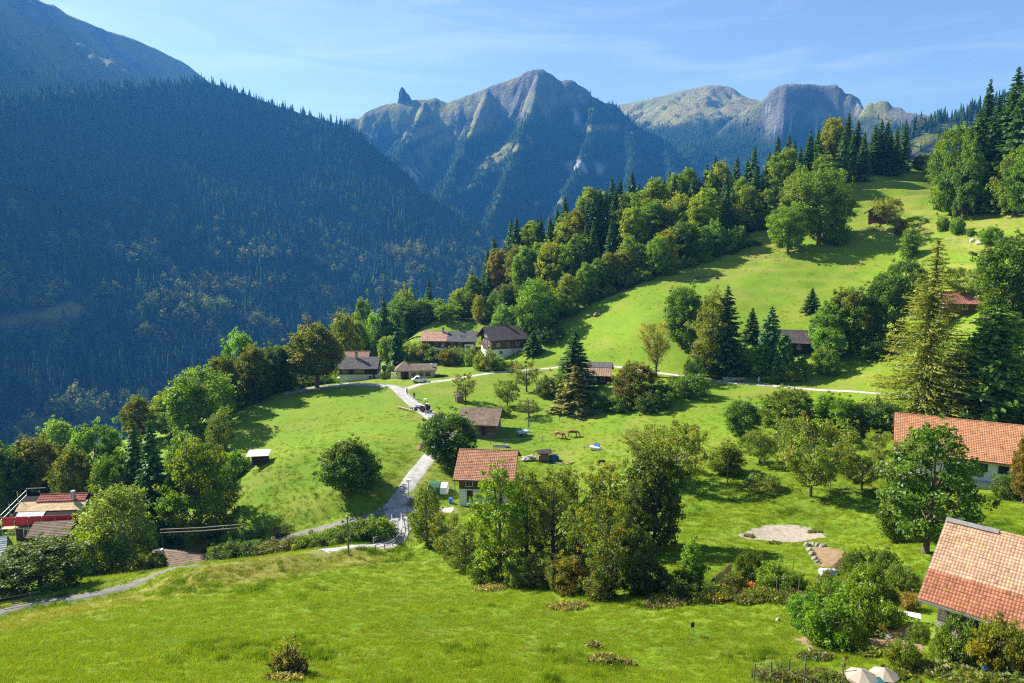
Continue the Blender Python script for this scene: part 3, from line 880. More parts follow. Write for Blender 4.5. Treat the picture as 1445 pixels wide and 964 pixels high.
def spruce(seed, h=22, rad=3.4, whorls=34, per=7, seg=5, hues=((.028,.062,.022),(.036,.076,.022),(.02,.048,.018)), droop=.32, base=.06, width=.55, sparse=0.0, m=None, power=.85, asp=.5, szk=1.0):
    """a conifer: whorls of drooping boughs carrying sprays of needles"""
    r = np.random.default_rng(seed)
    C, Nn, Sz, T, R = [], [], [], [], []
    limbs = [([(0, 0, -.5), (0, 0, h * .3), (0, 0, h * .7), (0, 0, h * .985)], [.013 * h + .05, .010 * h + .04, .006 * h, .015])]
    hues = np.array(hues)
    for w in range(whorls):
        t = base + (1 - base) * (w / whorls) ** .92
        z0 = h * t
        L0 = rad * (1 - t) ** power * r.uniform(.93, 1.07) + .12
        nb = max(4, int(per * (1.15 - .4 * t)))
        a0 = r.uniform(0, 6.28)
        for k in range(nb):
            if r.random() < sparse: continue
            a = a0 + 6.283 * k / nb + r.normal() * .18
            Lb = L0 * r.uniform(.62, 1.22)
            dr = droop * r.uniform(.6, 1.4); zj = r.normal() * .38 * h / whorls
            hu = hues[r.integers(len(hues))] * r.uniform(.8, 1.25)
            d = np.array([math.cos(a), math.sin(a), 0])
            ns = max(2, int(seg * (.35 + Lb / rad)))
            for s in range(ns):
                q = (s + .6) / ns
                p = d * Lb * q + np.array([0, 0, z0 + zj - dr * Lb * q * (1.1 - .45 * q) + .10 * Lb * q * q])
                C.append(p + r.normal(size=3) * .06 * Lb); 
                Nn.append(np.array([d[0] * .45, d[1] * .45, .9]) + r.normal(size=3) * .38)
                Sz.append(Lb / ns * r.uniform(.8, 1.25) + .10)
                R.append(np.cross(d, [0, 0, 1.0]) * 1.0 + r.normal(size=3) * .35)
                T.append(hu * r.uniform(.75, 1.3) * (.8 + .4 * q))
                # hanging sprays at the sides
                for sd in (-1, 1):
                    C.append(p + np.cross(d, [0, 0, 1.0]) * sd * width * Lb * .28 * (1.25 - q) + np.array([0, 0, -.08 * Lb]))
                    Nn.append(d * .5 + np.cross(d, [0, 0, 1.0]) * sd * .6 + np.array([0, 0, .6]) + r.normal(size=3) * .35)
                    Sz.append(Lb / ns * r.uniform(.7, 1.15) + .08)
                    R.append(r.normal(size=3) + np.array([0, 0, 1.0]))
                    T.append(hu * r.uniform(.7, 1.2))
    C, Nn, Sz, T, R = map(np.array, (C, Nn, Sz, T, R))
    v, f = quads(C, Nn, Sz * szk, r, asp, R)
    crown = mesh_np('crown', v, f, m or needlem, np.repeat(T, 4, 0))
    return limb_mesh('trunk', limbs, bark, 6), crown

def joined(name, tm, cm):
    """trunk and crown of a small or distant tree in one mesh"""
    nv = len(tm.vertices); 
    v1 = np.empty(nv * 3, np.float32); tm.vertices.foreach_get('co', v1)
    nv2 = len(cm.vertices); v2 = np.empty(nv2 * 3, np.float32); cm.vertices.foreach_get('co', v2)
    f1 = [tuple(p.vertices) for p in tm.polygons]
    l2 = np.empty(len(cm.loops), np.int32); cm.loops.foreach_get('vertex_index', l2)
    t2 = np.empty(nv2 * 4, np.float32); cm.attributes['tint'].data.foreach_get('color', t2)
    f1 = np.array([q for q in f1 if len(q) == 4])
    f2 = l2.reshape(-1, 4) + nv
    tint = np.concatenate([np.ones((nv, 3)), t2.reshape(-1, 4)[:, :3]])
    return mesh_np(name, np.concatenate([v1.reshape(-1, 3), v2.reshape(-1, 3)]), [f1, f2], [tm.materials[0], cm.materials[0]], tint, [0] * len(f1) + [1] * len(f2))

# -- far forests: instances of small trees on points, one object per forest mass
far_protos = []
def far_spire(seed, rad):
    r = np.random.default_rng(seed); vs = []; fs = []; tt = []; nt_, ns = 7, 9
    for t in range(nt_):
        z0 = .06 + .86 * t / nt_; z1 = z0 + .30 * (1 - .5 * t / nt_); rr = rad * (1 - t / nt_) ** .85 + .008
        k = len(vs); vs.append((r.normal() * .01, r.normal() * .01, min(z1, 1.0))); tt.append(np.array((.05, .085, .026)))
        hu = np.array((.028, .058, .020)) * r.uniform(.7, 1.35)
        for i in range(ns):
            a = 6.283 * (i + r.uniform(-.3, .3)) / ns; q = rr * (1.25 if i % 2 else .62) * r.uniform(.8, 1.2)
            vs.append((q * math.cos(a), q * math.sin(a), z0 - .03 * (i % 2) + r.normal() * .012)); tt.append(hu * r.uniform(.8, 1.3))
        fs += [(k, k + 1 + i, k + 1 + (i + 1) % ns) for i in range(ns)]
    return mesh_np('forest_tree', vs, np.array(fs), far_needle, np.array(tt))
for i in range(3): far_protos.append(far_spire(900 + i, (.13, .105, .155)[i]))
for i in range(3):
    t_, c_ = broadleaf(930 + i, 1.0, .34, .08, 22, 14, .062, .15, 'round', hues=[((.14,.19,.04),(.19,.23,.05)), ((.10,.15,.045),(.14,.19,.05)), ((.21,.20,.05),(.17,.20,.05))][i])
    c_.materials[0] = far_leaf
    far_protos.append(c_)
proto_obs = [bpy.data.objects.new('forest_tree', m_) for m_ in far_protos]

def instancer(name, P, scale, kind, rotz, protos, tilt=None):
    me = bpy.data.meshes.new(name)
    me.vertices.add(len(P)); me.vertices.foreach_set('co', np.asarray(P, np.float32).ravel())
    a = me.attributes.new('sc', 'FLOAT_VECTOR', 'POINT'); a.data.foreach_set('vector', np.asarray(scale, np.float32).ravel())
    a = me.attributes.new('idx', 'INT', 'POINT'); a.data.foreach_set('value', np.asarray(kind, np.int32))
    R = np.zeros((len(P), 3), np.float32); R[:, 2] = rotz
    if tilt is not None: R[:, :2] = tilt
    a = me.attributes.new('rot', 'FLOAT_VECTOR', 'POINT'); a.data.foreach_set('vector', R.ravel())
    ob = link(name, me, kind='stuff')
    g = bpy.data.node_groups.new(name, 'GeometryNodeTree')
    g.interface.new_socket('Geometry', in_out='INPUT', socket_type='NodeSocketGeometry')
    g.interface.new_socket('Geometry', in_out='OUTPUT', socket_type='NodeSocketGeometry')
    gi = g.nodes.new('NodeGroupInput'); go = g.nodes.new('NodeGroupOutput')
    ip = g.nodes.new('GeometryNodeInstanceOnPoints'); ip.inputs['Pick Instance'].default_value = True
    gj = g.nodes.new('GeometryNodeJoinGeometry')
    for p in reversed(protos):
        oi = g.nodes.new('GeometryNodeObjectInfo'); oi.inputs['Object'].default_value = p; oi.inputs['As Instance'].default_value = True
        g.links.new(oi.outputs['Geometry'], gj.inputs[0])
    def na(nm, t):
        q = g.nodes.new('GeometryNodeInputNamedAttribute'); q.data_type = t; q.inputs['Name'].default_value = nm
        return q.outputs['Attribute']
    g.links.new(gi.outputs[0], ip.inputs['Points']); g.links.new(gj.outputs[0], ip.inputs['Instance'])
    g.links.new(na('idx', 'INT'), ip.inputs['Instance Index'])
    e2r = g.nodes.new('FunctionNodeEulerToRotation')
    g.links.new(na('rot', 'FLOAT_VECTOR'), e2r.inputs[0]); g.links.new(e2r.outputs[0], ip.inputs['Rotation'])
    g.links.new(na('sc', 'FLOAT_VECTOR'), ip.inputs['Scale'])
    g.links.new(ip.outputs['Instances'], go.inputs[0])
    md = ob.modifiers.new('instances', 'NODES'); md.node_group = g
    return ob
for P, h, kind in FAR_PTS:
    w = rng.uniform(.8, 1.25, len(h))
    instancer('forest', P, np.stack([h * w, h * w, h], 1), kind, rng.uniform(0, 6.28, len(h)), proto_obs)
# ------------------------------------------------------------------ houses
wood_dark = mat('dark stained boards', (0.055, 0.032, 0.020), 0.8, 0.35, 2.2, 0.5, 10, stretch=(1, 1, .12))
wood_brown = mat('brown boards', (0.15, 0.072, 0.034), 0.8, 0.35, 2.2, 0.5, 10, stretch=(.12, .12, 1))
wood_grey = mat('weathered boards', (0.19, 0.155, 0.12), 0.9, 0.35, 2.5, 0.5, 10, stretch=(1, 1, .12))
wood_pale = mat('fresh timber', (0.50, 0.36, 0.20), 0.75, 0.2, 2.5, 0.3, 10)
plaster = mat('white plaster', (0.74, 0.73, 0.69), 0.9, 0.08, 1.5, 0.15, 12)
plaster_cream = mat('cream plaster', (0.58, 0.50, 0.36), 0.9, 0.10, 1.5, 0.15, 12)
concrete = mat('concrete', (0.40, 0.38, 0.35), 0.95, 0.18, 1.2, 0.3, 14)
stone = mat('pale stone', (0.46, 0.42, 0.35), 0.95, 0.35, 3.0, 0.8, 9)
tile_m = mat('clay roof tiles', (1, 1, 1), 0.85, 0.22, 1.2, 0.25, 18, attr=True)
paint_m = mat('painted surface', (1, 1, 1), 0.55, 0.08, 3, attr=True)
metal_grey = mat('grey metal', (0.42, 0.43, 0.44), 0.45, 0.1, 3, metal=.7)
metal_dark = mat('dark metal', (0.07, 0.07, 0.075), 0.5, 0.15, 3, metal=.5)
tin_white = mat('pale sheet roofing', (0.62, 0.62, 0.60), 0.5, 0.12, 2, 0.2, 6, stretch=(6, 1, 1))
glass = mat('window glass', (0.03, 0.04, 0.05), 0.08, 0.1, 2, spec=.8)
rubber = mat('rubber', (0.03, 0.03, 0.03), 0.85, 0.2, 5)
HOUSES = []      # plan discs where no grass grows

def tile_roof(name, L, run, h0, pitch, hue, parent, tw=.30, th=.36, thick=.16, sides=(-1, 1), jit=.16, hue2=None, split=.0, moss=.0, ridge_hue=None, seed=0, x0=None):
    """both slopes of a saddle roof, laid in courses of single tiles; ridge along local x at y=0; run = plan length of a slope"""
    r = np.random.default_rng(seed + 5)
    hue = np.array(hue); mb = MB()
    k = math.tan(pitch); x0 = -L / 2 if x0 is None else x0
    zr = h0 + 0.0
    nc = max(3, int(round(math.hypot(run, run * k) / th))); nt_ = max(3, int(round(L / tw)))
    for sd in sides:
        # deck
        mb.col = tuple(hue * .55)
        mb.prism([(0, zr - thick), (sd * run, zr - run * k - thick), (sd * run, zr - run * k - .03), (0, zr - .03)], 'x', x0, x0 + L)
        for j in range(nc):
            y1, y0_ = run * j / nc, run * (j + 1) / nc
            off = (j % 2) * .5 * L / nt_ * .0
            rowc = r.uniform(.94, 1.06)
            for i in range(nt_):
                xa = x0 + L * i / nt_ + off; xb = xa + L / nt_ * .955
                base = hue if (hue2 is None or (j + .5) / nc < split) else np.array(hue2)
                cc = base * rowc * (1 + r.normal() * jit)
                if moss and r.random() < moss: cc = cc * np.array([.95, 1.12, .75]) * r.uniform(.8, 1.05)
                mb.col = tuple(np.clip(cc, .01, .9))
                lift = .055; e = r.normal() * .006
                za, zb = zr - y1 * k, zr - y0_ * k
                xm = (xa + xb) / 2; cr_ = .028
                # shallow arched tile: two facets, thick front edge
                vs = [(xa, sd * y1, za + .005), (xm, sd * y1, za + .005 + cr_), (xb, sd * y1, za + .005),
                      (xa, sd * (y0_ + .02), zb + lift + e), (xm, sd * (y0_ + .02), zb + lift + cr_ + e), (xb, sd * (y0_ + .02), zb + lift + e),
                      (xa, sd * (y0_ + .02), zb - .01), (xb, sd * (y0_ + .02), zb - .01)]
                fs = [(0, 1, 4, 3), (1, 2, 5, 4), (3, 4, 5, 7, 6), (0, 3, 6), (2, 7, 5)]
                mb.add(vs, fs if sd < 0 else [f[::-1] for f in fs])
    mb.col = tuple(np.array(ridge_hue if ridge_hue is not None else hue * .9))
    nr = max(3, int(L / .42))
    for i in range(nr):
        xa = x0 + L * i / nr
        if len(sides) == 2: mb.tube([(xa, 0, zr + .0), (xa + L / nr * .97, 0, zr + .02)], .13, 8)
    return mb.build(name, tile_m, parent, tint=True, recalc=False)

def sheet_roof(name, L, run, h0, pitch, m, parent, thick=.16, sides=(-1, 1), seam=.0, x0=None, course=.30):
    """slopes of boards, shingles or sheet in overlapping courses"""
    mb = MB(); k = math.tan(pitch); x0 = -L / 2 if x0 is None else x0
    r = np.random.default_rng(int(L * 100))
    for sd in sides:
        mb.col = (.7, .7, .7)
        mb.prism([(0, h0 - thick), (sd * run, h0 - run * k - thick), (sd * run, h0 - run * k - .03), (0, h0 - .03)], 'x', x0, x0 + L)
        nc = max(2, int(run / course))
        for j in range(nc):
            a, b_ = run * j / nc, run * (j + 1) / nc
            np_ = max(1, int(L / 1.1))
            for i in range(np_):
                mb.col = tuple(np.ones(3) * (r.uniform(.78, 1.2)))
                xa, xb = x0 + L * i / np_, x0 + L * (i + .985) / np_
                mb.prism([(sd * a, h0 - a * k - .02), (sd * b_, h0 - b_ * k - .02), (sd * (b_ + .02), h0 - b_ * k + .045), (sd * a, h0 - a * k + .012)], 'x', xa, xb)
        if seam:
            mb.col = (.9, .9, .9)
            for i in range(int(L / seam) + 1):
                xx = min(x0 + i * seam, x0 + L - .04)
                mb.bar((xx + .02, 0, h0 + .05), (xx + .02, sd * run, h0 - run * k + .05), .05, .08)
    mb.col = (.8, .8, .8)
    if len(sides) == 2: mb.prism([(-.18, h0 - .06), (0, h0 + .07), (.18, h0 - .06), (0, h0 - .1)], 'x', x0, x0 + L)
    return mb.build(name, m, parent, tint=True)

def roof_mat(name, col, **k):
    return mat(name, col, 0.9, 0.3, 1.5, 0.4, 12, attr=True, **k)
slate = roof_mat('grey slate shingles', (0.12, 0.115, 0.115))
shingle_brown = roof_mat('brown shingles', (0.20, 0.145, 0.105))
shingle_dark = roof_mat('dark shingles', (0.085, 0.068, 0.068))
shingle_rust = roof_mat('rusty sheets', (0.40, 0.26, 0.17))
tin = roof_mat('pale tin', (0.60, 0.60, 0.58))

def window(parent, face, a, z, w, h, off, cols=2, shutter=None, fm=None):
    """face: 'f' (-y), 'b' (+y), 'l' (-x), 'r' (+x); a along the wall, off = wall distance from the centre"""
    fm = fm or plaster
    def P(p, q, d):
        return {'f': (p, -off - d, q), 'b': (p, off + d, q), 'l': (-off - d, p, q), 'r': (off + d, p, q)}[face]
    def bx(mb, p0, q0, p1, q1, d0, d1):
        A = P(p0, q0, d0); B = P(p1, q1, d1)
        mb.box(min(A[0], B[0]), min(A[1], B[1]), min(A[2], B[2]), max(A[0], B[0]), max(A[1], B[1]), max(A[2], B[2]))
    mb = MB(); t = .08
    bx(mb, a - w / 2 - t, z, a - w / 2, z + h, -.04, .05); bx(mb, a + w / 2, z, a + w / 2 + t, z + h, -.04, .05)
    bx(mb, a - w / 2 - t, z + h, a + w / 2 + t, z + h + t, -.04, .05); bx(mb, a - w / 2 - t * 1.4, z - t, a + w / 2 + t * 1.4, z, -.04, .09)
    for i in range(1, cols): 
        xx = a - w / 2 + w * i / cols; bx(mb, xx - .03, z, xx + .03, z + h, -.02, .045)
    f = mb.build('window', fm, parent)
    g = MB(); bx(g, a - w / 2, z, a + w / 2, z + h, -.05, .012); g.build('pane', glass, f)
    if shutter:
        for sd in (-1, 1):
            s = MB(); c = a + sd * (w / 2 + t + w * .26); bx(s, c - w * .24, z - .02, c + w * .24, z + h + .02, -.02, .045)
            s.build('shutter', shutter, parent)
    return f

def door(parent, face, a, z, w, h, off, m):
    def P(p, q, d):
        return {'f': (p, -off - d, q), 'b': (p, off + d, q), 'l': (-off - d, p, q), 'r': (off + d, p, q)}[face]
    def bx(mb, p0, q0, p1, q1, d0, d1):
        A = P(p0, q0, d0); B = P(p1, q1, d1)
        mb.box(*[min(A[i], B[i]) for i in range(3)], *[max(A[i], B[i]) for i in range(3)])
    mb = MB(); bx(mb, a - w / 2, z, a + w / 2, z + h, -.05, .03)
    for i in range(int(w / .3)): bx(mb, a - w / 2 + .3 * i + .02, z + .03, a - w / 2 + .3 * i + .27, z + h - .03, .03, .05)
    d = mb.build('door', m, parent)
    hb = MB(); bx(hb, a + w * .36, z + h * .46, a + w * .42, z + h * .5, .05, .11); hb.build('handle', metal_grey, d)
    return d

def shell(parent, L, Wd, h, pitch, base_h, bm_, wm_, gm_=None, deep=2.5, boards=True, hb=None):
    """foundation, walls and gables under a saddle roof (ridge along x)"""
    k = math.tan(pitch)
    if base_h > 0:
        MB().box(-L / 2 - .04, -Wd / 2 - .04, -deep, L / 2 + .04, Wd / 2 + .04, base_h).build('foundation', bm_, parent)
    mb = MB()
    mb.prism([(-Wd / 2, base_h if base_h > 0 else -deep), (Wd / 2, base_h if base_h > 0 else -deep), (Wd / 2, h), (0, h + Wd / 2 * k), (-Wd / 2, h)], 'x', -L / 2, L / 2)
    if boards:   # cladding: beams along the long walls, upright boards on the gables
        z = max(base_h, 0) + .18
        while z < h - .1:
            for sd in (-1, 1): mb.box(-L / 2, sd * Wd / 2 - .02, z, L / 2, sd * Wd / 2 + .025, z + .19)
            z += .24
        for sx in (-1, 1):
            y = -Wd / 2 + .05
            while y < Wd / 2 - .1:
                top = h + (Wd / 2 - max(abs(y), abs(y + .2))) * k - .05
                mb.box(sx * L / 2 - .02, y, max(base_h, 0), sx * L / 2 + .025, y + .2, top); y += .25
    return mb.build('wall', wm_, parent)

def chimney(roof, x, y, z0, z1, w=.7, m=None):
    mb = MB().box(x - w / 2, y - w / 2, z0, x + w / 2, y + w / 2, z1)
    c_ = mb.build('chimney', m or concrete, roof)
    MB().box(x - w / 2 - .1, y - w / 2 - .1, z1, x + w / 2 + .1, y + w / 2 + .1, z1 + .1).add([], []).bar((x - w * .3, y, z1 + .1), (x - w * .3, y, z1 + .4), .08).bar((x + w * .3, y, z1 + .1), (x + w * .3, y, z1 + .4), .08).box(x - w / 2 - .12, y - w / 2 - .12, z1 + .38, x + w / 2 + .12, y + w / 2 + .12, z1 + .45).build('chimney_cap', metal_dark, roof)
    return c_

def roof_window(roof, x, sd, run0, zr, pitch, w=.9, h=1.1):
    k = math.tan(pitch); y0, y1 = run0, run0 + h * math.cos(pitch)
    mb = MB()
    for a, b_ in ((-w / 2 - .08, -w / 2), (w / 2, w / 2 + .08)):
        mb.prism([(sd * y0, zr - y0 * k + .03), (sd * y1, zr - y1 * k + .03), (sd * y1, zr - y1 * k + .15), (sd * y0, zr - y0 * k + .15)], 'x', x + a, x + b_)
    for ya, yb in ((y0 - .08, y0), (y1, y1 + .08)):
        mb.prism([(sd * ya, zr - ya * k + .03), (sd * yb, zr - yb * k + .03), (sd * yb, zr - yb * k + .15), (sd * ya, zr - ya * k + .15)], 'x', x - w / 2 - .08, x + w / 2 + .08)
    mb.build('skylight_frame', metal_grey, roof)
    MB().prism([(sd * y0, zr - y0 * k + .02), (sd * y1, zr - y1 * k + .02), (sd * y1, zr - y1 * k + .11), (sd * y0, zr - y0 * k + .11)], 'x', x - w / 2, x + w / 2).build('skylight_pane', glass, roof)

def balcony(parent, face, a0, a1, z, off, depth, m):
    mb = MB()
    def bx(p0, q0, p1, q1, d0, d1):
        def P(p, q, d): return {'f': (p, -off - d, q), 'b': (p, off + d, q), 'l': (-off - d, p, q), 'r': (off + d, p, q)}[face]
        A = P(p0, q0, d0); B = P(p1, q1, d1)
        mb.box(*[min(A[i], B[i]) for i in range(3)], *[max(A[i], B[i]) for i in range(3)])
    bx(a0, z - .12, a1, z, .03, depth)
    bx(a0, z + .88, a1, z + .98, depth - .1, depth)
    n_ = int((a1 - a0) / .22)
    for i in range(n_): bx(a0 + (a1 - a0) * i / n_, z, a0 + (a1 - a0) * i / n_ + .16, z + .9, depth - .07, depth - .03)
    return mb.build('balcony', m, parent)

def verge_boards(roof, L, run, zr, pitch, m, thick=.24):
    k = math.tan(pitch)
    for sx in (-1, 1):
        MB().prism([(0, zr - thick), (run, zr - run * k - thick), (run, zr - run * k + .03), (0, zr + .03), (-run, zr - run * k + .03), (-run, zr - run * k - thick)], 'x', sx * L / 2 + (.002 if sx > 0 else -.05), sx * L / 2 + (.05 if sx > 0 else -.002)).build('verge_board', m, roof)

def site(u, v, Y=None, r=6):
    p = at(u, v, Y); HOUSES.append((p.x, p.y, r)); return p

# -- brown-tiled farmhouse by the road
p = site(690, 708, 117.5, 6.5); yaw = math.radians(-5)
e = thing('farmhouse', 'brown-tiled farmhouse with white ground floor right beside the road', 'house', p, yaw)
pit = math.radians(24); Lw, Wd, h = 8.6, 11.0, 4.6
shell(e, Lw, Wd, h, pit, 2.2, plaster, wood_brown)
zr = h + Wd / 2 * math.tan(pit) + .22
rf = tile_roof('roof', 10.2, 6.9, zr, pit, (.37, .18, .10), e, .32, .38, jit=.13, seed=1)
verge_boards(rf, 10.2, 6.9, zr, pit, wood_dark)
for a in (-2.6, .2, 2.8): window(e, 'f', a, 2.75, 1.0, .95, Wd / 2 + .02)
window(e, 'f', 1.6, .6, .9, .8, Wd / 2 + .04); door(e, 'f', -2.5, 0, 1.0, 2.0, Wd / 2 + .04, wood_dark)
for a in (-3, 0, 3): window(e, 'r', a, 2.8, .9, 1.0, Lw / 2 + .02); window(e, 'l', a, 2.8, .9, 1.0, Lw / 2 + .02)
MB().box(-Lw / 2 - 1.4, -2, -1.5, -Lw / 2 - .05, 4, .1).box(-Lw / 2 - 1.4, -2, 2.25, -Lw / 2 - .05, 4, 2.4).bar((-Lw / 2 - 1.3, -1.9, 0), (-Lw / 2 - 1.3, -1.9, 2.3), .14).bar((-Lw / 2 - 1.3, 3.9, 0), (-Lw / 2 - 1.3, 3.9, 2.3), .14).build('porch', wood_grey, e)

# -- barn
p = site(680, 617, 152, 5); yaw = math.radians(-9)
e = thing('barn', 'weathered timber barn with plain brown roof uphill of the farmhouse', 'barn', p, yaw)
pit = math.radians(25); Lw, Wd, h = 7.0, 8.2, 3.1
shell(e, Lw, Wd, h, pit, .9, wood_grey, wood_brown)
zr = h + Wd / 2 * math.tan(pit) + .2
rf = sheet_roof('roof', 9.2, 5.3, zr, pit, shingle_brown, e); verge_boards(rf, 9.2, 5.3, zr, pit, wood_dark)
door(e, 'r', -1, 0, 2.2, 2.4, Lw / 2 + .03, wood_grey); door(e, 'f', 1.2, .2, 1.0, 1.9, Wd / 2 + .03, wood_dark)
window(e, 'f', -1.6, 1.6, .8, .7, Wd / 2 + .03, fm=wood_grey)

# -- chalet at the road fork
p = site(509, 530, 214, 6); p.z += .6; yaw = math.radians(2)
e = thing('chalet', 'chalet with grey slate roof and white base left of the garage', 'house', p, yaw)
pit = math.radians(29); Lw, Wd, h = 11.2, 8.0, 4.3
shell(e, Lw, Wd, h, pit, 2.0, plaster, wood_dark, deep=4)
zr = h + Wd / 2 * math.tan(pit) + .2
rf = sheet_roof('roof', 12.2, 5.1, zr, pit, slate, e, sides=(-1,)); verge_boards(rf, 12.2, 5.1, zr, pit, wood_dark)
tile_roof('rear_roof', 8.4, 3.6, zr + 1.1, pit, (.33, .19, .12), rf, .4, .45, seed=2, x0=-5.9, jit=.1).location = (0, 3.8, 0)
MB().box(-5.4, 3.6, -1, 2.1, 7.0, zr - .6).build('rear_wing', wood_dark, e)
chimney(rf, -1.0, -.6, zr - 1, zr + 1.5, .7)
roof_window(rf, -.1, -1, 1.6, zr, pit)
for a in (-4.4, -3.4, -.6, .4, 1.4): window(e, 'f', a, 2.5, .8, 1.0, Wd / 2 + .02, fm=wood_pale)
window(e, 'f', 3.6, .4, .9, 1.2, Wd / 2 + .04); door(e, 'f', 4.7, 0, .9, 2.0, Wd / 2 + .04, wood_grey)
for a in (-2, 1.5): window(e, 'l', a, 2.5, .9, 1.0, Lw / 2 + .02); window(e, 'r', a, 2.5, .9, 1.0, Lw / 2 + .02)
MB().box(-6.6, -3.9, -1, -5.65, -1.2, .9).build('stair_block', concrete, e)

# -- two-roofed house on the bank
p = site(634, 505, 250, 8); p.z += 1.1; yaw = math.radians(-3)
e = thing('long_house', 'long house half tiled in salmon and half in grey above the garage', 'house', p, yaw)
pit = math.radians(27); Lw, Wd, h = 18, 8.5, 4.0
shell(e, Lw, Wd, h, pit, 1.2, plaster, wood_brown, deep=5)
zr = h + Wd / 2 * math.tan(pit) + .2
rf = tile_roof('roof', 9.4, 5.4, zr, pit, (.46, .27, .19), e, .42, .5, jit=.1, seed=3, x0=-9.6)
r2 = sheet_roof('slate_roof', 10.6, 5.7, zr + .12, pit, slate, e, x0=-.2)
chimney(rf, -2.0, -.5, zr - 1, zr + 1.1, .7); chimney(r2, 4.0, .3, zr - 1, zr + .9, .6, metal_dark)
roof_window(r2, 5.0, -1, 2.4, zr + .12, pit, 1.3, 1.3)
for a in (-6.5, -4, -1.5, 2, 4.5): window(e, 'f', a, 1.9, 1.0, 1.1, Wd / 2 + .02)
MB().box(6.2, -5.6, -1.5, 8.9, -4.3, 2.6).build('annex', plaster, e); window(e, 'f', 7.5, 1.0, 1.4, 1.1, 5.6)
door(e, 'f', .3, .1, 1, 2, Wd / 2 + .05, wood_dark)

# -- dark chalet with the big gable
p = site(709, 508, 238, 8); p.z += .8; yaw = math.radians(22)
e = thing('gabled_chalet', 'big dark-roofed chalet with white base showing its gable below the wood', 'house', p, yaw)
pit = math.radians(30); Lw, Wd, h = 11.5, 10.5, 6.0
shell(e, Lw, Wd, h, pit, 2.2, plaster, wood_brown, deep=5)
MB().prism([(-Wd / 2 + .05, 2.2), (Wd / 2 - .05, 2.2), (Wd / 2 - .05, h), (0, h + (Wd / 2 - .05) * math.tan(pit)), (-Wd / 2 + .05, h)], 'x', -Lw / 2 - .06, -Lw / 2 + .01).build('gable_cladding', wood_dark, e)  # darker boards put the roof overhang's shade into the gable colour
zr = h + Wd / 2 * math.tan(pit) + .22
rf = sheet_roof('roof', 14.0, 6.7, zr, pit, shingle_dark, e); verge_boards(rf, 14.0, 6.7, zr, pit, wood_dark)
chimney(rf, 1.0, .3, zr - 1, zr + 1.2, .6, metal_dark)
MB().box(2.3, -6.6, zr - 6.6 * math.tan(pit) + .05, 2.9, 0, zr - 6.6 * math.tan(pit) + .1).build('gutter', metal_dark, rf)
for a in (-2.6, 0, 2.6): window(e, 'l', a, 3.2, 1.1, 1.2, Lw / 2 + .07); window(e, 'l', a * .6, 5.9, .9, 1.0, Lw / 2 + .07)
balcony(e, 'l', -4.6, 4.6, 2.9, Lw / 2 + .06, 1.2, wood_brown)
for a in (-3.5, 0, 3.5): window(e, 'f', a, 3.1, 1.0, 1.1, Wd / 2 + .02)
window(e, 'f', -2.5, .6, 1, 1.0, Wd / 2 + .04); window(e, 'r', -3, 3, 1, 1.2, Lw / 2 + .02, shutter=mat('red paint', (.42, .02, .02)))
MB().box(1.2, -8.6, 1.95, 5.4, -5.3, 2.1).bar((1.4, -8.4, 0), (1.4, -8.4, 2), .15).bar((5.2, -8.4, 0), (5.2, -8.4, 2), .15).build('lean_to', mat('pale canopy', (.6, .52, .42)), e)

# -- garage with the hipped end
p = site(588, 536, 203, 6); yaw = math.radians(4)
e = thing('garage', 'low cream garage with shallow brown roof at the road fork', 'garage', p, yaw)
MB().box(-5.4, -2.6, -1.2, 5.4, 2.6, 2.5).build('wall', plaster_cream, e)
sheet_roof('roof', 8.0, 3.4, 4.0, math.radians(23), shingle_brown, e, x0=-1.9)
mb = MB(); mb.col = (1.05, 1, 1); mb.add([(-6.2, -3.5, 2.55), (-.6, -3.5, 2.55), (-.6, 3.5, 2.55), (-6.2, 3.5, 2.55), (-3.4, 0, 4.9), (-6.2, -3.5, 2.4), (-.6, -3.5, 2.4), (-.6, 3.5, 2.4), (-6.2, 3.5, 2.4)], [(0, 1, 4), (1, 2, 4), (2, 3, 4), (3, 0, 4), (8, 7, 6, 5), (0, 5, 6, 1), (1, 6, 7, 2), (2, 7, 8, 3), (3, 8, 5, 0)])
mb.build('hipped_roof', shingle_brown, e, tint=True)
door(e, 'f', -3.2, 0, 2.2, 2.1, 2.62, wood_dark)
for a in (-.6, 1.4, 3.4): window(e, 'f', a, .9, 1.3, .9, 2.61, fm=wood_brown)
MB().ball((4.6, -1.5, 3.9), (.45, .2, .45)).bar((4.6, -1.5, 3.0), (4.6, -1.5, 3.9), .08).build('dish_aerial', plaster, e)

# -- white utility cabinet beside it
p = site(555.5, 535, 203.5, 1.2)
e = thing('utility_cabinet', 'white utility cabinet at the left end of the garage', 'cabinet', p, math.radians(4))
MB().box(-.7, -.45, -.4, .7, .45, 1.75).build('body', plaster, e, bevel=.03); MB().box(-.8, -.55, 1.75, .8, .55, 1.88).build('lid', metal_grey, e); MB().box(-.05, -.48, .4, .0, -.452, 1.5).build('door_gap', metal_dark, e)

# -- wood store behind the chalet
p = site(546, 518, 224, 2)
e = thing('wood_store', 'small dark wood store between chalet and tall dark cypress', 'shed', p, .1)
shell(e, 2.6, 2.2, 2.2, .35, 0, wood_dark, wood_dark, deep=1.0); sheet_roof('roof', 3.3, 1.7, 2.9, .35, slate, e)

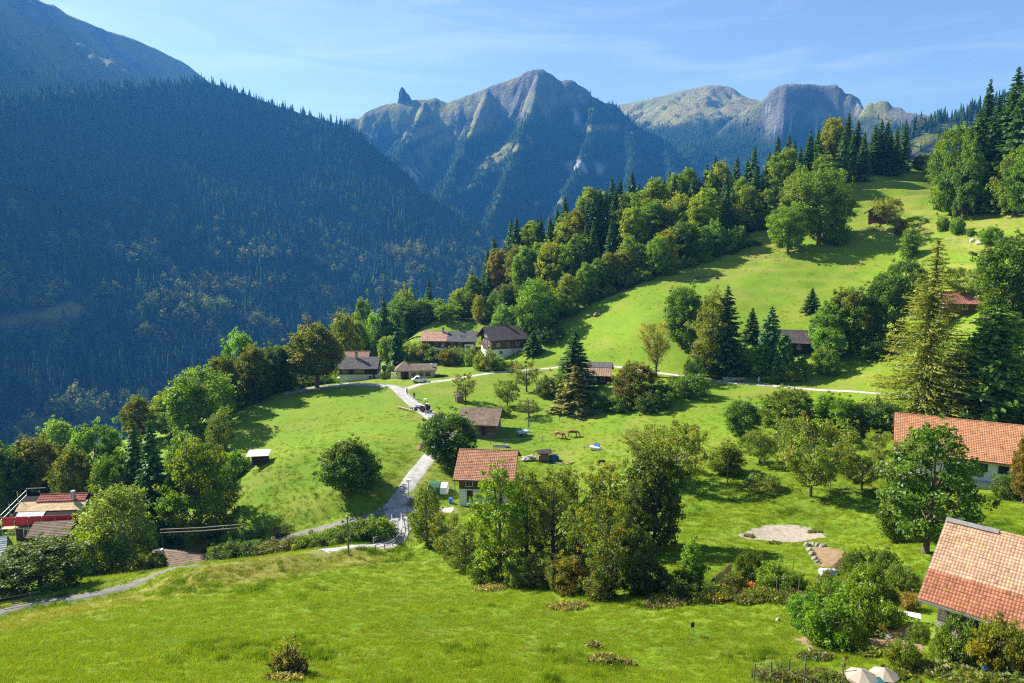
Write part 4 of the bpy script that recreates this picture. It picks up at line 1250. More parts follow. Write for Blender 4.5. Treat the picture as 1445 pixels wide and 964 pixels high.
# -- little hut in the meadow
p = site(648, 567, None, 1.5)
e = thing('garden_hut', 'tiny timber hut with pale roof alone in the middle meadow', 'hut', p, math.radians(24))
shell(e, 1.8, 1.7, 1.7, .5, 0, wood_grey, mat('tan plank', (.30, .19, .10)), deep=.6); sheet_roof('roof', 2.4, 1.35, 2.4, .5, roof_mat('pale boards', (.45, .36, .26)), e)  # hut walls in plain tan planks
door(e, 'l', 0, .05, .8, 1.5, .93, wood_dark)

# -- open shed on the left meadow
p = site(366, 656, None, 3)
e = thing('field_shed', 'open timber shed with flat white tin roof on the left meadow', 'shed', p, math.radians(8))
MB().box(-1.6, 1.1, -.5, 1.7, 1.22, 2.3).box(1.58, -1.2, -.5, 1.7, 1.2, 2.25).box(-.2, -1.22, -.5, 1.6, -1.1, 2.2).build('wall', wood_dark, e)
for x, y in ((-1.6, -1.15), (-1.6, 1.1)): MB().bar((x, y, -.6), (x, y, 2.3), .14).build('post', wood_grey, e)
mb = MB(); mb.col = (1, 1, 1)
for i in range(9): mb.prism([(-1.7, 2.2), (1.6, 2.55), (1.6, 2.62), (-1.7, 2.27)], 'x', -2.1 + i * .47, -2.1 + i * .47 + .45)
mb.build('roof', tin, e, tint=True)
pp = at(357, 655)
tag(MB().ball((0, 0, .3), (.7, .35, .35)).ball((.6, .1, .3), (.3, .3, .3)).build('tarpaulin_heap', plaster), 'small white covered heap in front of the field shed', 'heap').location = pp

# -- chalet under repair at lower left
p = site(88, 752, 113, 7); p.z = pt(88, 757, 113)[2]; yaw = math.radians(6)
e = thing('scaffolded_chalet', 'chalet under repair with half-stripped roof behind red netting', 'house', p, yaw)
pit = math.radians(24); Lw, Wd, h = 9.5, 8.5, 5.2
shell(e, Lw, Wd, h, pit, 1.0, plaster, wood_dark)
zr = h + Wd / 2 * math.tan(pit) + .25
rf = tile_roof('roof', 7.6, 1.5, zr + .1, pit, (.25, .06, .045), e, .5, .5, seed=4, jit=.1, x0=-2.8)
mb = MB(); mb.col = (1, 1, 1)
k = math.tan(pit)
for j in range(4):
    for i in range(6):
        mb.col = tuple(np.ones(3) * rng.uniform(.85, 1.12))
        y0_, y1_ = 1.3 + j * .5, 1.3 + j * .5 + .48
        mb.prism([(-y0_, zr - y0_ * k - .1), (-y1_, zr - y1_ * k - .1), (-y1_, zr - y1_ * k), (-y0_, zr - y0_ * k)], 'x', -5.3 + i * 1.76, -5.3 + i * 1.76 + 1.74)
mb.build('roof_boarding', roof_mat('fresh roof boards', (.55, .40, .22)), e, tint=True)
MB().prism([(-5.3, zr - 5.3 * k - .3), (0, zr - .3), (5.3, zr - 5.3 * k - .3), (5.3, zr - 5.3 * k - .12), (0, zr - .12), (-5.3, zr - 5.3 * k - .12)], 'x', -5.3, 5.3).build('rear_roof', roof_mat('old red tiles', (.25, .06, .05)), e)
MB().prism([(-4.6, zr - 4.6 * k - .05), (-3.4, zr - 3.4 * k - .05), (-3.4, zr - 3.4 * k + .0), (-4.6, zr - 4.6 * k + .0)], 'x', -4.6, -.4).build('roofing_felt', mat('felt', (.5, .55, .52)), e)
red = mat('red netting', (0.38, 0.018, 0.022), .7, .3, 1.0)
mb = MB()
for i in range(6): mb.box(-6 + i * 2.0, -5.35, 4.4, -6 + i * 2.0 + 1.9, -5.28, 5.8)
mb.build('safety_net', red, e)
for x in (-6.1, -4.1, -2.1, -.1, 1.9, 3.9, 5.9): MB().tube([(x, -5.45, -1.5), (x, -5.45, 5.3)], .05, 6).build('scaffold_pole', metal_grey, e)
for x in (-6.1,):
    for y in (-3, -.5, 2): MB().tube([(x, y, -1.5), (x, y, 8.6 - .5 * abs(y))], .05, 6).build('scaffold_pole', metal_grey, e)
MB().tube([(-6.1, -5.4, 6.2), (-6.1, 2, 7.6)], .05, 6).tube([(-6.1, -5.4, 5.4), (-6.1, 2, 6.8)], .05, 6).tube([(-6.1, 2, 7.9), (-3.0, 2, 7.9)], .05, 6).build('scaffold_rail', metal_grey, e)
MB().box(-6.3, -5.5, 3.85, 6.1, -4.5, 3.95).build('scaffold_deck', wood_pale, e)
for a in (-3, 0, 3): window(e, 'f', a, 2, 1.1, 1.2, Wd / 2 + .02)
MB().bar((3, -1.4, zr - .3), (3, -1.4, zr + 1.1), .6).build('chimney', concrete, e)
# porch house in front of it
p = site(80, 757, 106, 4); p.z = pt(76, 766, 106)[2]
e = thing('lean_to_shed', 'small brown-roofed shed in front of the scaffolded chalet', 'shed', p, math.radians(8))
shell(e, 5.2, 4.0, 2.6, .42, .5, concrete, wood_dark); sheet_roof('roof', 6.0, 3.0, 3.6, .42, shingle_brown, e)
MB().box(-2.9, -2.75, 1.1, 2.4, -2.1, 1.2).build('shelf_roof', wood_brown, e); window(e, 'f', -1.2, 1.3, .9, .8, 2.05); window(e, 'f', 1.0, 1.3, .9, .8, 2.05); door(e, 'r', 0, 0, .9, 1.9, 2.64, wood_brown)

# -- roofs showing over the meadow edge
p = site(260, 800, 110, 7)
p.z = pt(262, 781, 110)[2] - 5.1
e = thing('sunken_house', 'grey-brown shingle roof of a house sunk behind the meadow edge', 'house', p, math.radians(-14))
shell(e, 9.6, 8.0, 3.2, .40, 0, concrete, wood_brown, deep=3); rf = sheet_roof('roof', 11.4, 5.0, 5.1, .40, shingle_brown, e); verge_boards(rf, 11.4, 5.0, 5.1, .40, wood_dark)
window(e, 'f', 0, 1, 1, 1, 4.02); window(e, 'l', 0, 1, 1, 1, 4.82)
p = site(-38, 812, 98, 5)
p.z = pt(0, 764, 98)[2] - 5.6
e = thing('cottage', 'cottage end with pale grey roof cut by the left edge of view', 'house', p, math.radians(30))
shell(e, 8, 7, 3.0, .6, 0, plaster, plaster, boards=False); rf = sheet_roof('roof', 9.2, 4.4, 5.4, .6, tin, e); window(e, 'r', 0, 1, 1, 1, 4.02); verge_boards(rf, 9.2, 4.4, 5.4, .6, wood_dark)

# -- house hidden among bushes by the lane
p = site(846, 541, 188, 6)
e = thing('lane_house', 'low house with half dark half rusty roof among bushes by the lane', 'house', p, math.radians(-12))
pit = math.radians(27); shell(e, 6.0, 8.4, 3.0, pit, 0, plaster, wood_dark)
zr = 3.0 + 4.2 * math.tan(pit) + .2
sheet_roof('roof', 7.0, 5.3, zr, pit, shingle_rust, e, sides=(-1,), seam=.6); sheet_roof('rear_roof', 7.0, 5.3, zr + .03, pit, slate, e, sides=(1,))
mb = MB(); mb.col = (1, 1, 1)
for i in range(6): mb.prism([(0, zr + .06), (-2.2, zr - 2.2 * math.tan(pit) + .08), (-2.2, zr - 2.2 * math.tan(pit) + .15), (0, zr + .14)], 'x', -3.5 + i * 1.16, -3.5 + i * 1.16 + 1.12)
mb.build('slate_band', slate, e, tint=True)
window(e, 'f', 1.2, 1.1, 1, 1, 4.22); window(e, 'f', -1.2, 1.1, 1, 1, 4.22); door(e, 'r', 0, 0, 1, 2, 3.02, wood_dark)
# -- house with dark roof behind the conifers
p = site(1124, 500, 186, 6); p.z = pt(1120, 466, 186)[2] - 5.9
e = thing('sheltered_house', 'dark-roofed house tucked between blue spruce and pale green trees', 'house', p, math.radians(-14))
shell(e, 8, 7.4, 3.6, .52, 0, plaster, wood_dark, deep=4); rf = sheet_roof('roof', 9.4, 5.0, 3.6 + 3.7 * math.tan(.52) + .2, .52, shingle_dark, e); verge_boards(rf, 9.4, 5.0, 3.6 + 3.7 * math.tan(.52) + .2, .52, wood_grey)
window(e, 'l', 0, 1.4, 1, 1.1, 4.02); window(e, 'f', 0, 1.4, 1, 1.1, 3.72)
# -- reddish roof behind the larch
p = site(1352, 468, 172, 6)
e = thing('red_roofed_house', 'house with dull red roof glimpsed behind the tall larch', 'house', p, math.radians(-16))
shell(e, 7.4, 6.6, 3.0, .5, 0, plaster, wood_brown); tile_roof('roof', 8.6, 4.4, 5.0, .5, (.30, .12, .085), e, .4, .45, seed=6)
window(e, 'f', 0, 1.2, 1, 1, 3.32); window(e, 'l', 0, 1.2, 1, 1, 3.72)

# -- hay hut high on the slope
p = site(1239, 311, None, 3)
e = thing('hay_hut', 'brown hay hut with deep gable roof high on the upper meadow', 'hut', p, math.radians(64))
shell(e, 7.0, 6.2, 3.2, .58, 0, stone, mat('reddish logs', (.22, .085, .045), .85, .3, 2, .5, 8, stretch=(1, 1, .12)), deep=2); rf = sheet_roof('roof', 9.0, 4.6, 3.2 + 3.1 * math.tan(.58) + .2, .58, shingle_brown, e); verge_boards(rf, 9.0, 4.6, 3.2 + 3.1 * math.tan(.58) + .2, .58, wood_grey)
door(e, 'l', .6, 0, 1.6, 1.9, 3.52, wood_dark); door(e, 'l', 0, 2.5, 1.2, 1.2, 3.52, wood_dark)

# -- large tiled farmhouse at the right
p = site(1372, 688, 103.5, 9); yaw = math.atan2(-5.7, 11)
d = Vector((math.cos(yaw), math.sin(yaw), 0)); q = Vector((-d.y, d.x, 0))
pit = math.radians(28)
Lw, Wd, h = 21.0, 13.2, 3.5
R0 = Vector((61.6, 111.0, 0)); ctr = R0 + d * 11.6
gz = float(H(ctr.x, ctr.y)); 
zr_w = pt(1268, 583, 110.9)[2]
zr = 3.5 + Wd / 2 * math.tan(pit) + .22
e = thing('tiled_farmhouse', 'large white farmhouse under long orange-tiled roof at the right edge', 'house', (ctr.x, ctr.y, zr_w - zr), yaw)
HOUSES.append((ctr.x, ctr.y, 10)); HOUSES.append((ctr.x - 6 * d.x, ctr.y - 6 * d.y, 8)); HOUSES.append((ctr.x + 6 * d.x, ctr.y + 6 * d.y, 8))
shell(e, Lw, Wd, h, pit, 0, plaster, plaster, deep=4, boards=False)
MB().prism([(-Wd / 2 + .03, 3.4), (Wd / 2 - .03, 3.4), (0, h + (Wd / 2) * math.tan(pit) - .02)], 'x', -Lw / 2 - .05, -Lw / 2 + .01).build('gable_cladding', wood_brown, e)
rf = tile_roof('roof', 23.2, 7.7, zr, pit, (.43, .198, .10), e, .30, .36, jit=.11, moss=.05, seed=7); verge_boards(rf, 23.2, 7.7, zr, pit, wood_dark)
for a in (-7, -3.5, 0, 2.6, 5.2, 8.2): window(e, 'f', a, 1.4, 1.15, 1.0, Wd / 2 + .02, 2, fm=wood_dark)
door(e, 'f', 7.0, 0, 1.0, 2.0, Wd / 2 + .02, wood_dark); MB().box(-Lw / 2 - .02, -Wd / 2 - 1.3, -2, Lw / 2, -Wd / 2 - .05, -.05).build('terrace', concrete, e)
for a in (-4, 0, 4): window(e, 'l', a, 1.2, 1, 1.1, Lw / 2 + .02)

# -- near barn with the salmon-tiled roof
yaw = math.radians(-44)
d = Vector((math.cos(yaw), math.sin(yaw), 0)); q = Vector((-d.y, d.x, 0))
R0 = Vector(pt(1336, 733, 50.4)); Lr = 13.5
run = 6.3; pit = math.atan((R0.z - pt(1288, 843, 46)[2]) / run)
ctr = R0 + d * (Lr / 2)
Wd, Lw = 10.2, 11.5
h = 3.9; zr = h + Wd / 2 * math.tan(pit) + .22
e = thing('near_barn', 'near stone barn under a big salmon-tiled roof at bottom right', 'barn', (ctr.x, ctr.y, R0.z - zr), yaw)
for t in (-5, -1.5, 2, 5): HOUSES.append((ctr.x + d.x * t, ctr.y + d.y * t, 5.6))
shell(e, Lw, Wd, h, pit, 1.6, stone, wood_grey, deep=4)
rf = tile_roof('roof', Lr, run, zr, pit, (.44, .26, .17), e, .205, .30, jit=.13, hue2=(.31, .125, .07), split=.66, moss=.06, ridge_hue=(.42, .24, .16), seed=8)
verge_boards(rf, Lr, run, zr, pit, wood_grey)
MB().prism([(-.3, zr - .02), (0, zr + .2), (.3, zr - .02), (0, zr + .12)], 'x', -Lr / 2 - .02, -Lr / 2 + 3.3).build('ridge_flashing', mat('weathered lead', (.20, .195, .19), .7, .25, 3), rf)
for sd in (-1,): MB().bar((-Lr / 2, sd * (run + .05), zr - run * math.tan(pit) - .12), (Lr / 2, sd * (run + .05), zr - run * math.tan(pit) - .12), .14).build('gutter', metal_grey, rf)
for x in (-5, -2, 1, 4): MB().bar((x, -Wd / 2 - .9, zr - (Wd / 2 + 1) * math.tan(pit) - .25), (x, -Wd / 2 + .1, h - .9), .14).build('brace', wood_grey, e)
door(e, 'f', -2.6, -.3, 1.8, 2.3, Wd / 2 + .05, wood_dark); window(e, 'f', 1.2, 2.0, .9, .8, Wd / 2 + .03, fm=wood_grey); window(e, 'l', 0, 2.0, 1.0, 1.0, Lw / 2 + .03, fm=wood_grey)
BARN = (ctr, d, q, Wd, Lw)
# ------------------------------------------------------------------ trees: one prototype per look, copied with its parts
SPECIES = {}
GREEN = ((.084,.140,.014),(.106,.166,.016),(.062,.108,.013))
YELL = ((.115,.155,.016),(.145,.168,.018),(.085,.135,.016))
AMB = ((.11,.112,.018),(.088,.106,.016),(.13,.112,.018),(.07,.095,.016))
DARK = ((.042,.078,.012),(.055,.095,.013),(.068,.110,.015))
GREY = ((.085,.12,.03),(.105,.145,.036),(.065,.10,.026))
PALE = ((.12,.19,.055),(.10,.165,.04),(.15,.21,.06))
def spec(k, f, *a, **kw): SPECIES[k] = (f, a, kw)
spec('round', broadleaf, 1, 12, 5.2, 1.9, 190, 104, 0.178, 1.15, 'round', GREEN)
spec('round2', broadleaf, 2, 13, 5.0, 1.6, 190, 100, 0.178, 1.15, 'oval', GREEN)
spec('tall', broadleaf, 3, 16, 4.6, 1.8, 210, 100, 0.185, 1.15, 'oval', GREEN)
spec('yellow', broadleaf, 4, 15, 4.6, 1.4, 200, 100, 0.185, 1.15, 'oval', YELL)
spec('yellow2', broadleaf, 5, 13, 5.0, 1.2, 190, 100, 0.185, 1.2, 'round', YELL)
spec('amber', broadleaf, 6, 14, 5.0, 1.8, 200, 96, 0.185, 1.15, 'oval', AMB)
spec('dark', broadleaf, 7, 13, 4.8, 1.6, 200, 104, 0.185, 1.15, 'round', DARK)
spec('maple', broadleaf, 8, 17, 7.0, 1.8, 260, 110, 0.198, 1.35, 'spread', GREEN)
spec('pale', broadleaf, 9, 13, 4.8, 1.6, 190, 96, 0.178, 1.2, 'oval', PALE)
spec('birch', broadleaf, 10, 12, 4.3, 1.6, 230, 92, 0.125, .95, 'oval', ((.125,.165,.04),(.10,.15,.035),(.15,.18,.05)), .0, bark_pale)
spec('willow', broadleaf, 11, 10, 3.0, .6, 150, 84, .115, .72, 'oval', GREY, .22)
spec('ash', broadleaf, 12, 15, 4.0, 1.2, 150, 84, 0.16, .9, 'oval', ((.10,.165,.016),(.125,.185,.02),(.075,.13,.014)), .4)
spec('walnut', broadleaf, 13, 14, 5.4, 2.4, 150, 90, .19, .95, 'oval', ((.07,.125,.022),(.10,.155,.03),(.125,.175,.045)), .5)
spec('apple', broadleaf, 14, 8, 4.2, 1.7, 130, 88, 0.132, .85, 'spread', ((.085,.135,.025),(.11,.155,.03),(.13,.14,.03)), .1)
spec('sparse', broadleaf, 15, 7, 2.8, 1.8, 46, 60, 0.125, .7, 'spread', AMB, .6)
spec('dome', broadleaf, 24, 10, 4.6, 1.2, 260, 100, .16, 1.0, 'oval', GREEN, .0, None, .0, .15)
spec('goldendome', broadleaf, 25, 14, 5.0, 3.3, 260, 100, .18, 1.15, 'oval', ((.125,.115,.016),(.10,.112,.016),(.085,.105,.016)), .0, None, .0, .35)
spec('brush', broadleaf, 26, 12, 3.2, 1.0, 125, 62, .135, .72, 'oval', ((.105,.130,.024),(.130,.150,.032),(.082,.112,.02)), .35)
spec('brush2', broadleaf, 27, 12, 3.4, 1.4, 110, 64, .15, .78, 'spread', ((.085,.118,.018),(.11,.135,.022),(.066,.095,.014),(.13,.11,.02)), .4)
spec('weed', broadleaf, 28, 2.0, .75, .05, 34, 16, .05, .22, 'oval', ((.15,.14,.025),(.09,.10,.02),(.10,.085,.03)), .5)
spec('bush', broadleaf, 16, 3, 2.0, .05, 70, 92, 0.106, .62, 'oval', GREEN)
spec('bush2', broadleaf, 17, 2.6, 2.2, .05, 70, 92, 0.106, .62, 'round', ((.10,.15,.03),(.13,.16,.03),(.075,.125,.025)))
spec('bushdark', broadleaf, 18, 3, 2.2, .05, 80, 92, 0.106, .65, 'round', DARK)
spec('bushamber', broadleaf, 19, 3, 2.0, .05, 70, 88, 0.106, .62, 'oval', AMB)
spec('slim', broadleaf, 20, 9, 1.9, .6, 90, 92, 0.132, .75, 'oval', GREEN, .1)
spec('weep', broadleaf, 21, 11, 2.8, 3.2, 80, 92, 0.112, .85, 'spread', ((.16,.17,.06),(.19,.18,.07),(.13,.15,.05)), .4)
spec('bare', broadleaf, 22, 8, 1.6, 1.0, 26, 10, .12, .6, 'oval', ((.15,.15,.10),), .4, bark_pale)
spec('spruce', spruce, 31, 24, 3.9, 46, 9, 9)
spec('spruce2', spruce, 32, 22, 3.5, 44, 9, 8, hues=((.035,.07,.020),(.050,.085,.022),(.026,.055,.018)))
spec('spruce3', spruce, 33, 25, 4.4, 44, 9, 9, hues=((.030,.068,.024),(.024,.052,.02)), droop=.42)
spec('blue', spruce, 34, 15, 3.2, 38, 9, 8, hues=((.055,.11,.095),(.07,.13,.11),(.04,.09,.075)), droop=.2)
spec('cypress', spruce, 35, 11, 1.9, 34, 9, 3, hues=((.028,.062,.024),(.04,.08,.028)), droop=-.9, power=.5, width=.5, base=.02)
spec('thuja', spruce, 36, 6, 1.25, 26, 9, 3, hues=((.045,.095,.022),(.06,.115,.028)), droop=-.9, power=.45, base=.02)
spec('larch', spruce, 37, 31, 7.5, 84, 7, 26, hues=((.098,.122,.020),(.115,.132,.022),(.082,.108,.018)), droop=.30, width=.34, base=.05, sparse=.12, power=.80, asp=.28, szk=.95)
spec('larch2', spruce, 38, 13, 2.6, 30, 6, 6, hues=((.11,.11,.03),(.13,.115,.035),(.085,.10,.03)), droop=.75, width=.42, sparse=.1, power=.6)
spec('darkspread', spruce, 39, 19, 6.0, 46, 10, 13, hues=((.035,.075,.02),(.05,.10,.024),(.075,.12,.03)), droop=.22, width=.6, base=.10, power=.55)
_mesh = {}
def meshes(k):
    if k not in _mesh:
        f, a, kw = SPECIES[k]; t, c = f(*a, **kw)
        vz = np.empty(len(c.vertices) * 3, np.float32); c.vertices.foreach_get('co', vz); vz = vz.reshape(-1, 3)
        hh_ = float(np.percentile(vz[:, 2], 99.7)); w = float(np.percentile(np.abs(vz[:, 0]), 98) + np.percentile(np.abs(vz[:, 1]), 98))
        _mesh[k] = (t, c, joined(k + '_whole', t, c), hh_, w)
    return _mesh[k]
USED = {}
def plant(name, cat, k, u, v, hpx, wpx, label, tint=(1, 1, 1), Y=None, group=None, whole=False, yaw=None):
    """one tree standing where its foot is seen; height and spread come from its size in the photograph"""
    t, c, wh, h0, w0 = meshes(k)
    p = at(u, v, Y); s = 1.0 / px_m(p.y)
    sw = wpx * s / w0
    if Y is not None and v > 0: hm_ = pt(u, v - hpx, p.y)[2] - p.z
    else: hm_ = hpx * s * 1.02
    hm_ = max(hm_, hpx * s * .6); sz = hm_ / h0
    yaw = random.uniform(0, 6.28) if yaw is None else yaw
    col = (*[q * random.uniform(.94, 1.06) for q in tint], 1)
    if whole:
        o_ = link(name, wh); tag(o_, label, cat, group); o_.color = col
    else:
        o_ = thing(name, label, cat, group=group)
        a = link('trunk' if h0 > 3.5 else 'stems', t, o_); b_ = link('crown' if h0 > 3.5 else 'foliage', c, o_); b_.color = col
    o_.location = p - Vector((0, 0, .1)); o_.rotation_euler = (0, 0, yaw); o_.scale = (sw, sw, sz)
    return o_
def tree(k, u, v, h, w, label, **kw): return plant('tree', 'tree', k, u, v, h, w, label, **kw)
def bush(k, u, v, h, w, label, **kw): return plant('bush', 'bush', k, u, v, h, w, label, **kw)
def conifer(k, u, v, h, w, label, **kw): return plant('spruce_tree', 'tree', k, u, v, h, w, label, **kw)
random.seed(11)
# left: along the brow of the hill
tree('goldendome', 447, 547, 92, 70, 'large golden-green tree on the brow casting a round shadow')
tree('yellow', 489, 520, 78, 46, 'yellow-green tree right behind the golden tree on the brow', Y=232)
tree('tall', 405, 554, 66, 34, 'green tree with bare lower trunk just left of the golden tree', tint=(1.1, 1.1, 1), Y=196)
tree('dark', 388, 558, 72, 42, 'dark green tree second along the brow from the golden tree', Y=194)
tree('amber', 362, 568, 82, 46, 'olive-amber tree under the tall pale-topped tree on the brow', tint=(0.8, 0.95, 1), Y=186)
tree('pale', 346, 572, 104, 60, 'tallest pale green tree of the brow row', tint=(0.75, 0.95, 0.8), Y=192)
tree('amber', 318, 584, 82, 50, 'rust-tinged tree right of the big round green brow tree', tint=(0.75, 0.9, 1), Y=180)
tree('round2', 284, 622, 104, 88, 'big round green tree at the lower end of the brow row', tint=(1.15, 1.2, 1.15), Y=165)
tree('yellow', 244, 625, 72, 60, 'bright yellow-green tree beside the big round brow tree', tint=(1.25, 1.3, 1.1), Y=172)
tree('amber', 200, 640, 82, 42, 'ochre-topped tree above the dark conifers at left', Y=172, tint=(0.8, 0.95, 1))
conifer('spruce2', 196, 712, 118, 50, 'olive-brown spruce left of the dark conifer at the grove centre', tint=(1.5, 1.25, 1), Y=130)
conifer('spruce', 222, 745, 150, 62, 'dark spruce in the middle of the left grove', tint=(1.1, 1.1, 0.9), Y=122)
tree('pale', 262, 690, 82, 56, 'grey-green tree between spruce and yellow-topped tree', Y=140, tint=(0.62, 0.8, 0.8))
tree('yellow2', 283, 752, 132, 92, 'broad dark tree with yellow top behind the sunken house', tint=(0.72, 0.8, 0.9), Y=119)
tree('willow', 312, 640, 62, 40, 'grey-green bushy tree just left of the field shed', Y=146)
bush('bush', 330, 668, 36, 44, 'grey-green shrub touching the left side of field shed', Y=136, tint=(0.9, 1, 1.15))
bush('bushdark', 303, 690, 40, 52, 'dark shrub below the field shed', Y=130)
tree('round', 140, 705, 108, 72, 'full mid-green tree behind the scaffolded chalet', Y=142, tint=(0.9, 1, 1.1))
tree('pale', 92, 690, 98, 62, 'light green airy tree topping the left grove', Y=158, tint=(0.85, 1, 1))
tree('amber', 62, 718, 102, 74, 'autumn-orange tree left of the scaffolded chalet', Y=142, tint=(0.85, 0.9, 0.9))
tree('amber', 110, 722, 92, 60, 'yellow-brown tree directly behind the red netting', Y=134, tint=(0.75, 0.95, 0.9))
tree('dark', 26, 735, 108, 66, 'dark green tree at the far left of the grove', Y=140)
tree('yellow', -8, 740, 112, 60, 'olive tree cut by the left edge of view', Y=138, tint=(0.65, 0.8, 0.9))
tree('round', 165, 735, 96, 62, 'dark green tree between chalet and the dark spruce', Y=128, tint=(0.72, 0.8, 0.9))
bush('bush2', 38, 765, 28, 50, 'low bright hedge bush below the dark grove at left edge', Y=118)
tree('birch', 176, 811, 136, 108, 'silvery-trunked pale birch in front of the left grove')
tree('dark', 58, 850, 86, 118, 'wide dark tree overhanging the footpath at lower left', Y=83)
bush('bushamber', 4, 850, 44, 40, 'yellowing bush by the footpath at the left edge', Y=80)
bush('bush', 128, 790, 45, 58, 'light green bush between birch and wide dark tree', Y=96, tint=(1.2, 1.15, 1))
bush('bushamber', 205, 803, 28, 34, 'yellow bush right of the birch trunk', Y=96, tint=(1.1, 1.3, 0.9))
bush('bushdark', 222, 806, 28, 30, 'dark bush in front of the sunken house gable', Y=96)
for i, (u, Y, h, w) in enumerate([(300, 184, 30, 40), (330, 190, 30, 44), (358, 194, 26, 40), (385, 199, 24, 40), (412, 203, 22, 36), (432, 206, 20, 34), (466, 222, 26, 40)]):
    bush(['bushdark', 'bush', 'bushdark', 'bush', 'bushdark', 'bush', 'bush2'][i], u, 0, h, w, ['lowest dark shrub', 'second shrub from the left', 'third dark shrub', 'middle green shrub', 'dark shrub left of the golden trunk', 'green shrub at the golden trunk', 'shrub right of the golden trunk'][i] + ' under the brow row of trees', Y=Y)
# middle left
tree('dome', 493, 694, 78, 78, 'perfectly round tree alone on the left meadow', tint=(0.82, 0.85, 0.9), yaw=.4)
tree('dark', 632, 658, 80, 74, 'dark blue-green tree beside the road near the barn', tint=(0.95, 1, 1.15))
for i, (u, v, h, w, k, lab) in enumerate([
 (528, 770, 52, 56, 'bush', 'large green hedge bush left of the bridge railing'), (497, 772, 44, 50, 'bushdark', 'dark hedge bush right of the wooden pole'),
 (468, 776, 38, 46, 'bush', 'green hedge bush just left of the wooden pole'), (440, 778, 34, 46, 'bush2', 'grey-green hedge bush below the track'),
 (412, 781, 30, 46, 'bushamber', 'rusty-brown hedge bush along the track'), (385, 785, 28, 50, 'bushamber', 'olive-brown low hedge bush near the dark shade'),
 (352, 790, 32, 54, 'bushdark', 'dark hedge bush at the lower end of the track'), (318, 792, 34, 50, 'bushdark', 'dark hedge bush right of the sunken roof')]):
    bush(k, u, v, h * .8, w, lab, Y=[100, 99, 99, 98, 98, 98, 98, 97][i] + 3)
for i, (u, v, h, w) in enumerate([(330, 768, 14, 30), (362, 762, 14, 34), (398, 753, 13, 34), (300, 776, 16, 34)]):
    bush('bush2', u, v, h, w, ['lowest clipped tuft above the track', 'clipped hedge tuft above the track next to the dark shade', 'clipped hedge tuft above the track near its upper end', 'shaded clipped tuft at the left end above the track'][i], tint=(0.9, 0.9, 0.8))
# by the road and houses
tree('sparse', 657, 567, 42, 32, 'nearly bare little fruit tree beside the tiny hut')
tree('apple', 716, 573, 36, 34, 'low dark fruit tree in the middle meadow', tint=(0.7, 0.8, 0.8))
tree('sparse', 743, 553, 46, 40, 'amber fruit tree left of the lane house', tint=(1.1, 1.1, 1))
tree('sparse', 746, 588, 26, 32, 'smallest fruit tree beside the utility pole', tint=(0.7, 0.9, 0.9))
bush('bush2', 708, 587, 15, 22, 'round yellowish shrub right behind the barn roof', tint=(1.3, 1.2, 1))
conifer('cypress', 561, 512, 44, 18, 'narrow dark cypress behind the chalet', Y=232)
conifer('spruce2', 752, 514, 46, 26, 'small dark spruce at the right corner of the gabled chalet', Y=226)
bush('bush2', 646, 514, 24, 24, 'round yellowish bush below the grey half of the long house')
bush('bush', 664, 508, 20, 18, 'slim green bush right of the round yellowish bush', Y=233, tint=(1.2, 1.2, 1))
bush('bush2', 684, 523, 30, 36, 'broad yellow-green bush below the dark gable')
bush('bush', 702, 523, 22, 24, 'green bush at the white base of the gabled chalet', tint=(1.2, 1.2, 1))
bush('bush2', 720, 519, 10, 14, 'small clipped ball bush by the lean-to')
bush('bush', 552, 531, 18, 14, 'small bush between the chalet and white cabinet', Y=208)
bush('bushdark', 545, 534, 10, 20, 'low dark shrub in front of the chalet corner', Y=206)
bush('bush', 468, 541, 10, 18, 'low shrub left of the chalet base', Y=212)
bush('bushamber', 600, 505, 24, 24, 'amber shrub at the left end of the long house', Y=243)
bush('bush', 612, 506, 18, 24, 'green shrub under the salmon roof', Y=241)
bush('bush2', 580, 505, 22, 30, 'yellow-green shrub on the bank above the garage', Y=245)
bush('bushamber', 630, 505, 16, 26, 'flowering brownish shrub before the long house', Y=238)
bush('bushdark', 619, 538, 8, 12, 'tiny dark shrub at the right end of the garage', Y=200)
# grove behind the houses
for u, v, h, w, k, Y, tint, lab in [
 (505, 505, 52, 40, 'yellow', 262, (.9, 1, 1), 'yellow-green grove tree behind the chalet chimney'),
 (528, 500, 58, 40, 'pale', 268, (.8, 1, .7), 'light green rounded tree in the grove behind the chalet'),
 (543, 498, 80, 32, 'spruce', 272, (1, 1, 1), 'tallest dark spruce of the grove behind the chalet'),
 (515, 500, 78, 40, 'yellow', 285, (.75, .9, 1), 'tall olive tree at the back of the chalet grove'),
 (565, 496, 78, 46, 'round2', 282, (.9, 1, 1), 'full green tree above the cypress'),
 (590, 496, 74, 48, 'dark', 280, (1, 1.1, 1), 'dark round tree above the salmon roof'),
 (610, 490, 66, 44, 'round', 288, (1.1, 1.1, 1), 'mid-green tree at the right of the grove behind the long house'),
 (575, 485, 76, 44, 'yellow2', 300, (.8, .95, 1), 'olive-yellow tree at the back above the cypress'),
 (547, 512, 38, 32, 'yellow2', 246, (1.1, 1.2, 1), 'low bright tree between chalet and cypress'),
 (606, 470, 76, 26, 'spruce2', 300, (1, 1, 1), 'dark spruce topping the grove against the blue mountain'),
 (632, 470, 40, 40, 'round', 275, (1.15, 1.15, 1), 'low round bright tree over the grey roof')]:
    (conifer if 'spruce' in k else tree)(k, u, v, h, w, lab, Y=Y, tint=tint)
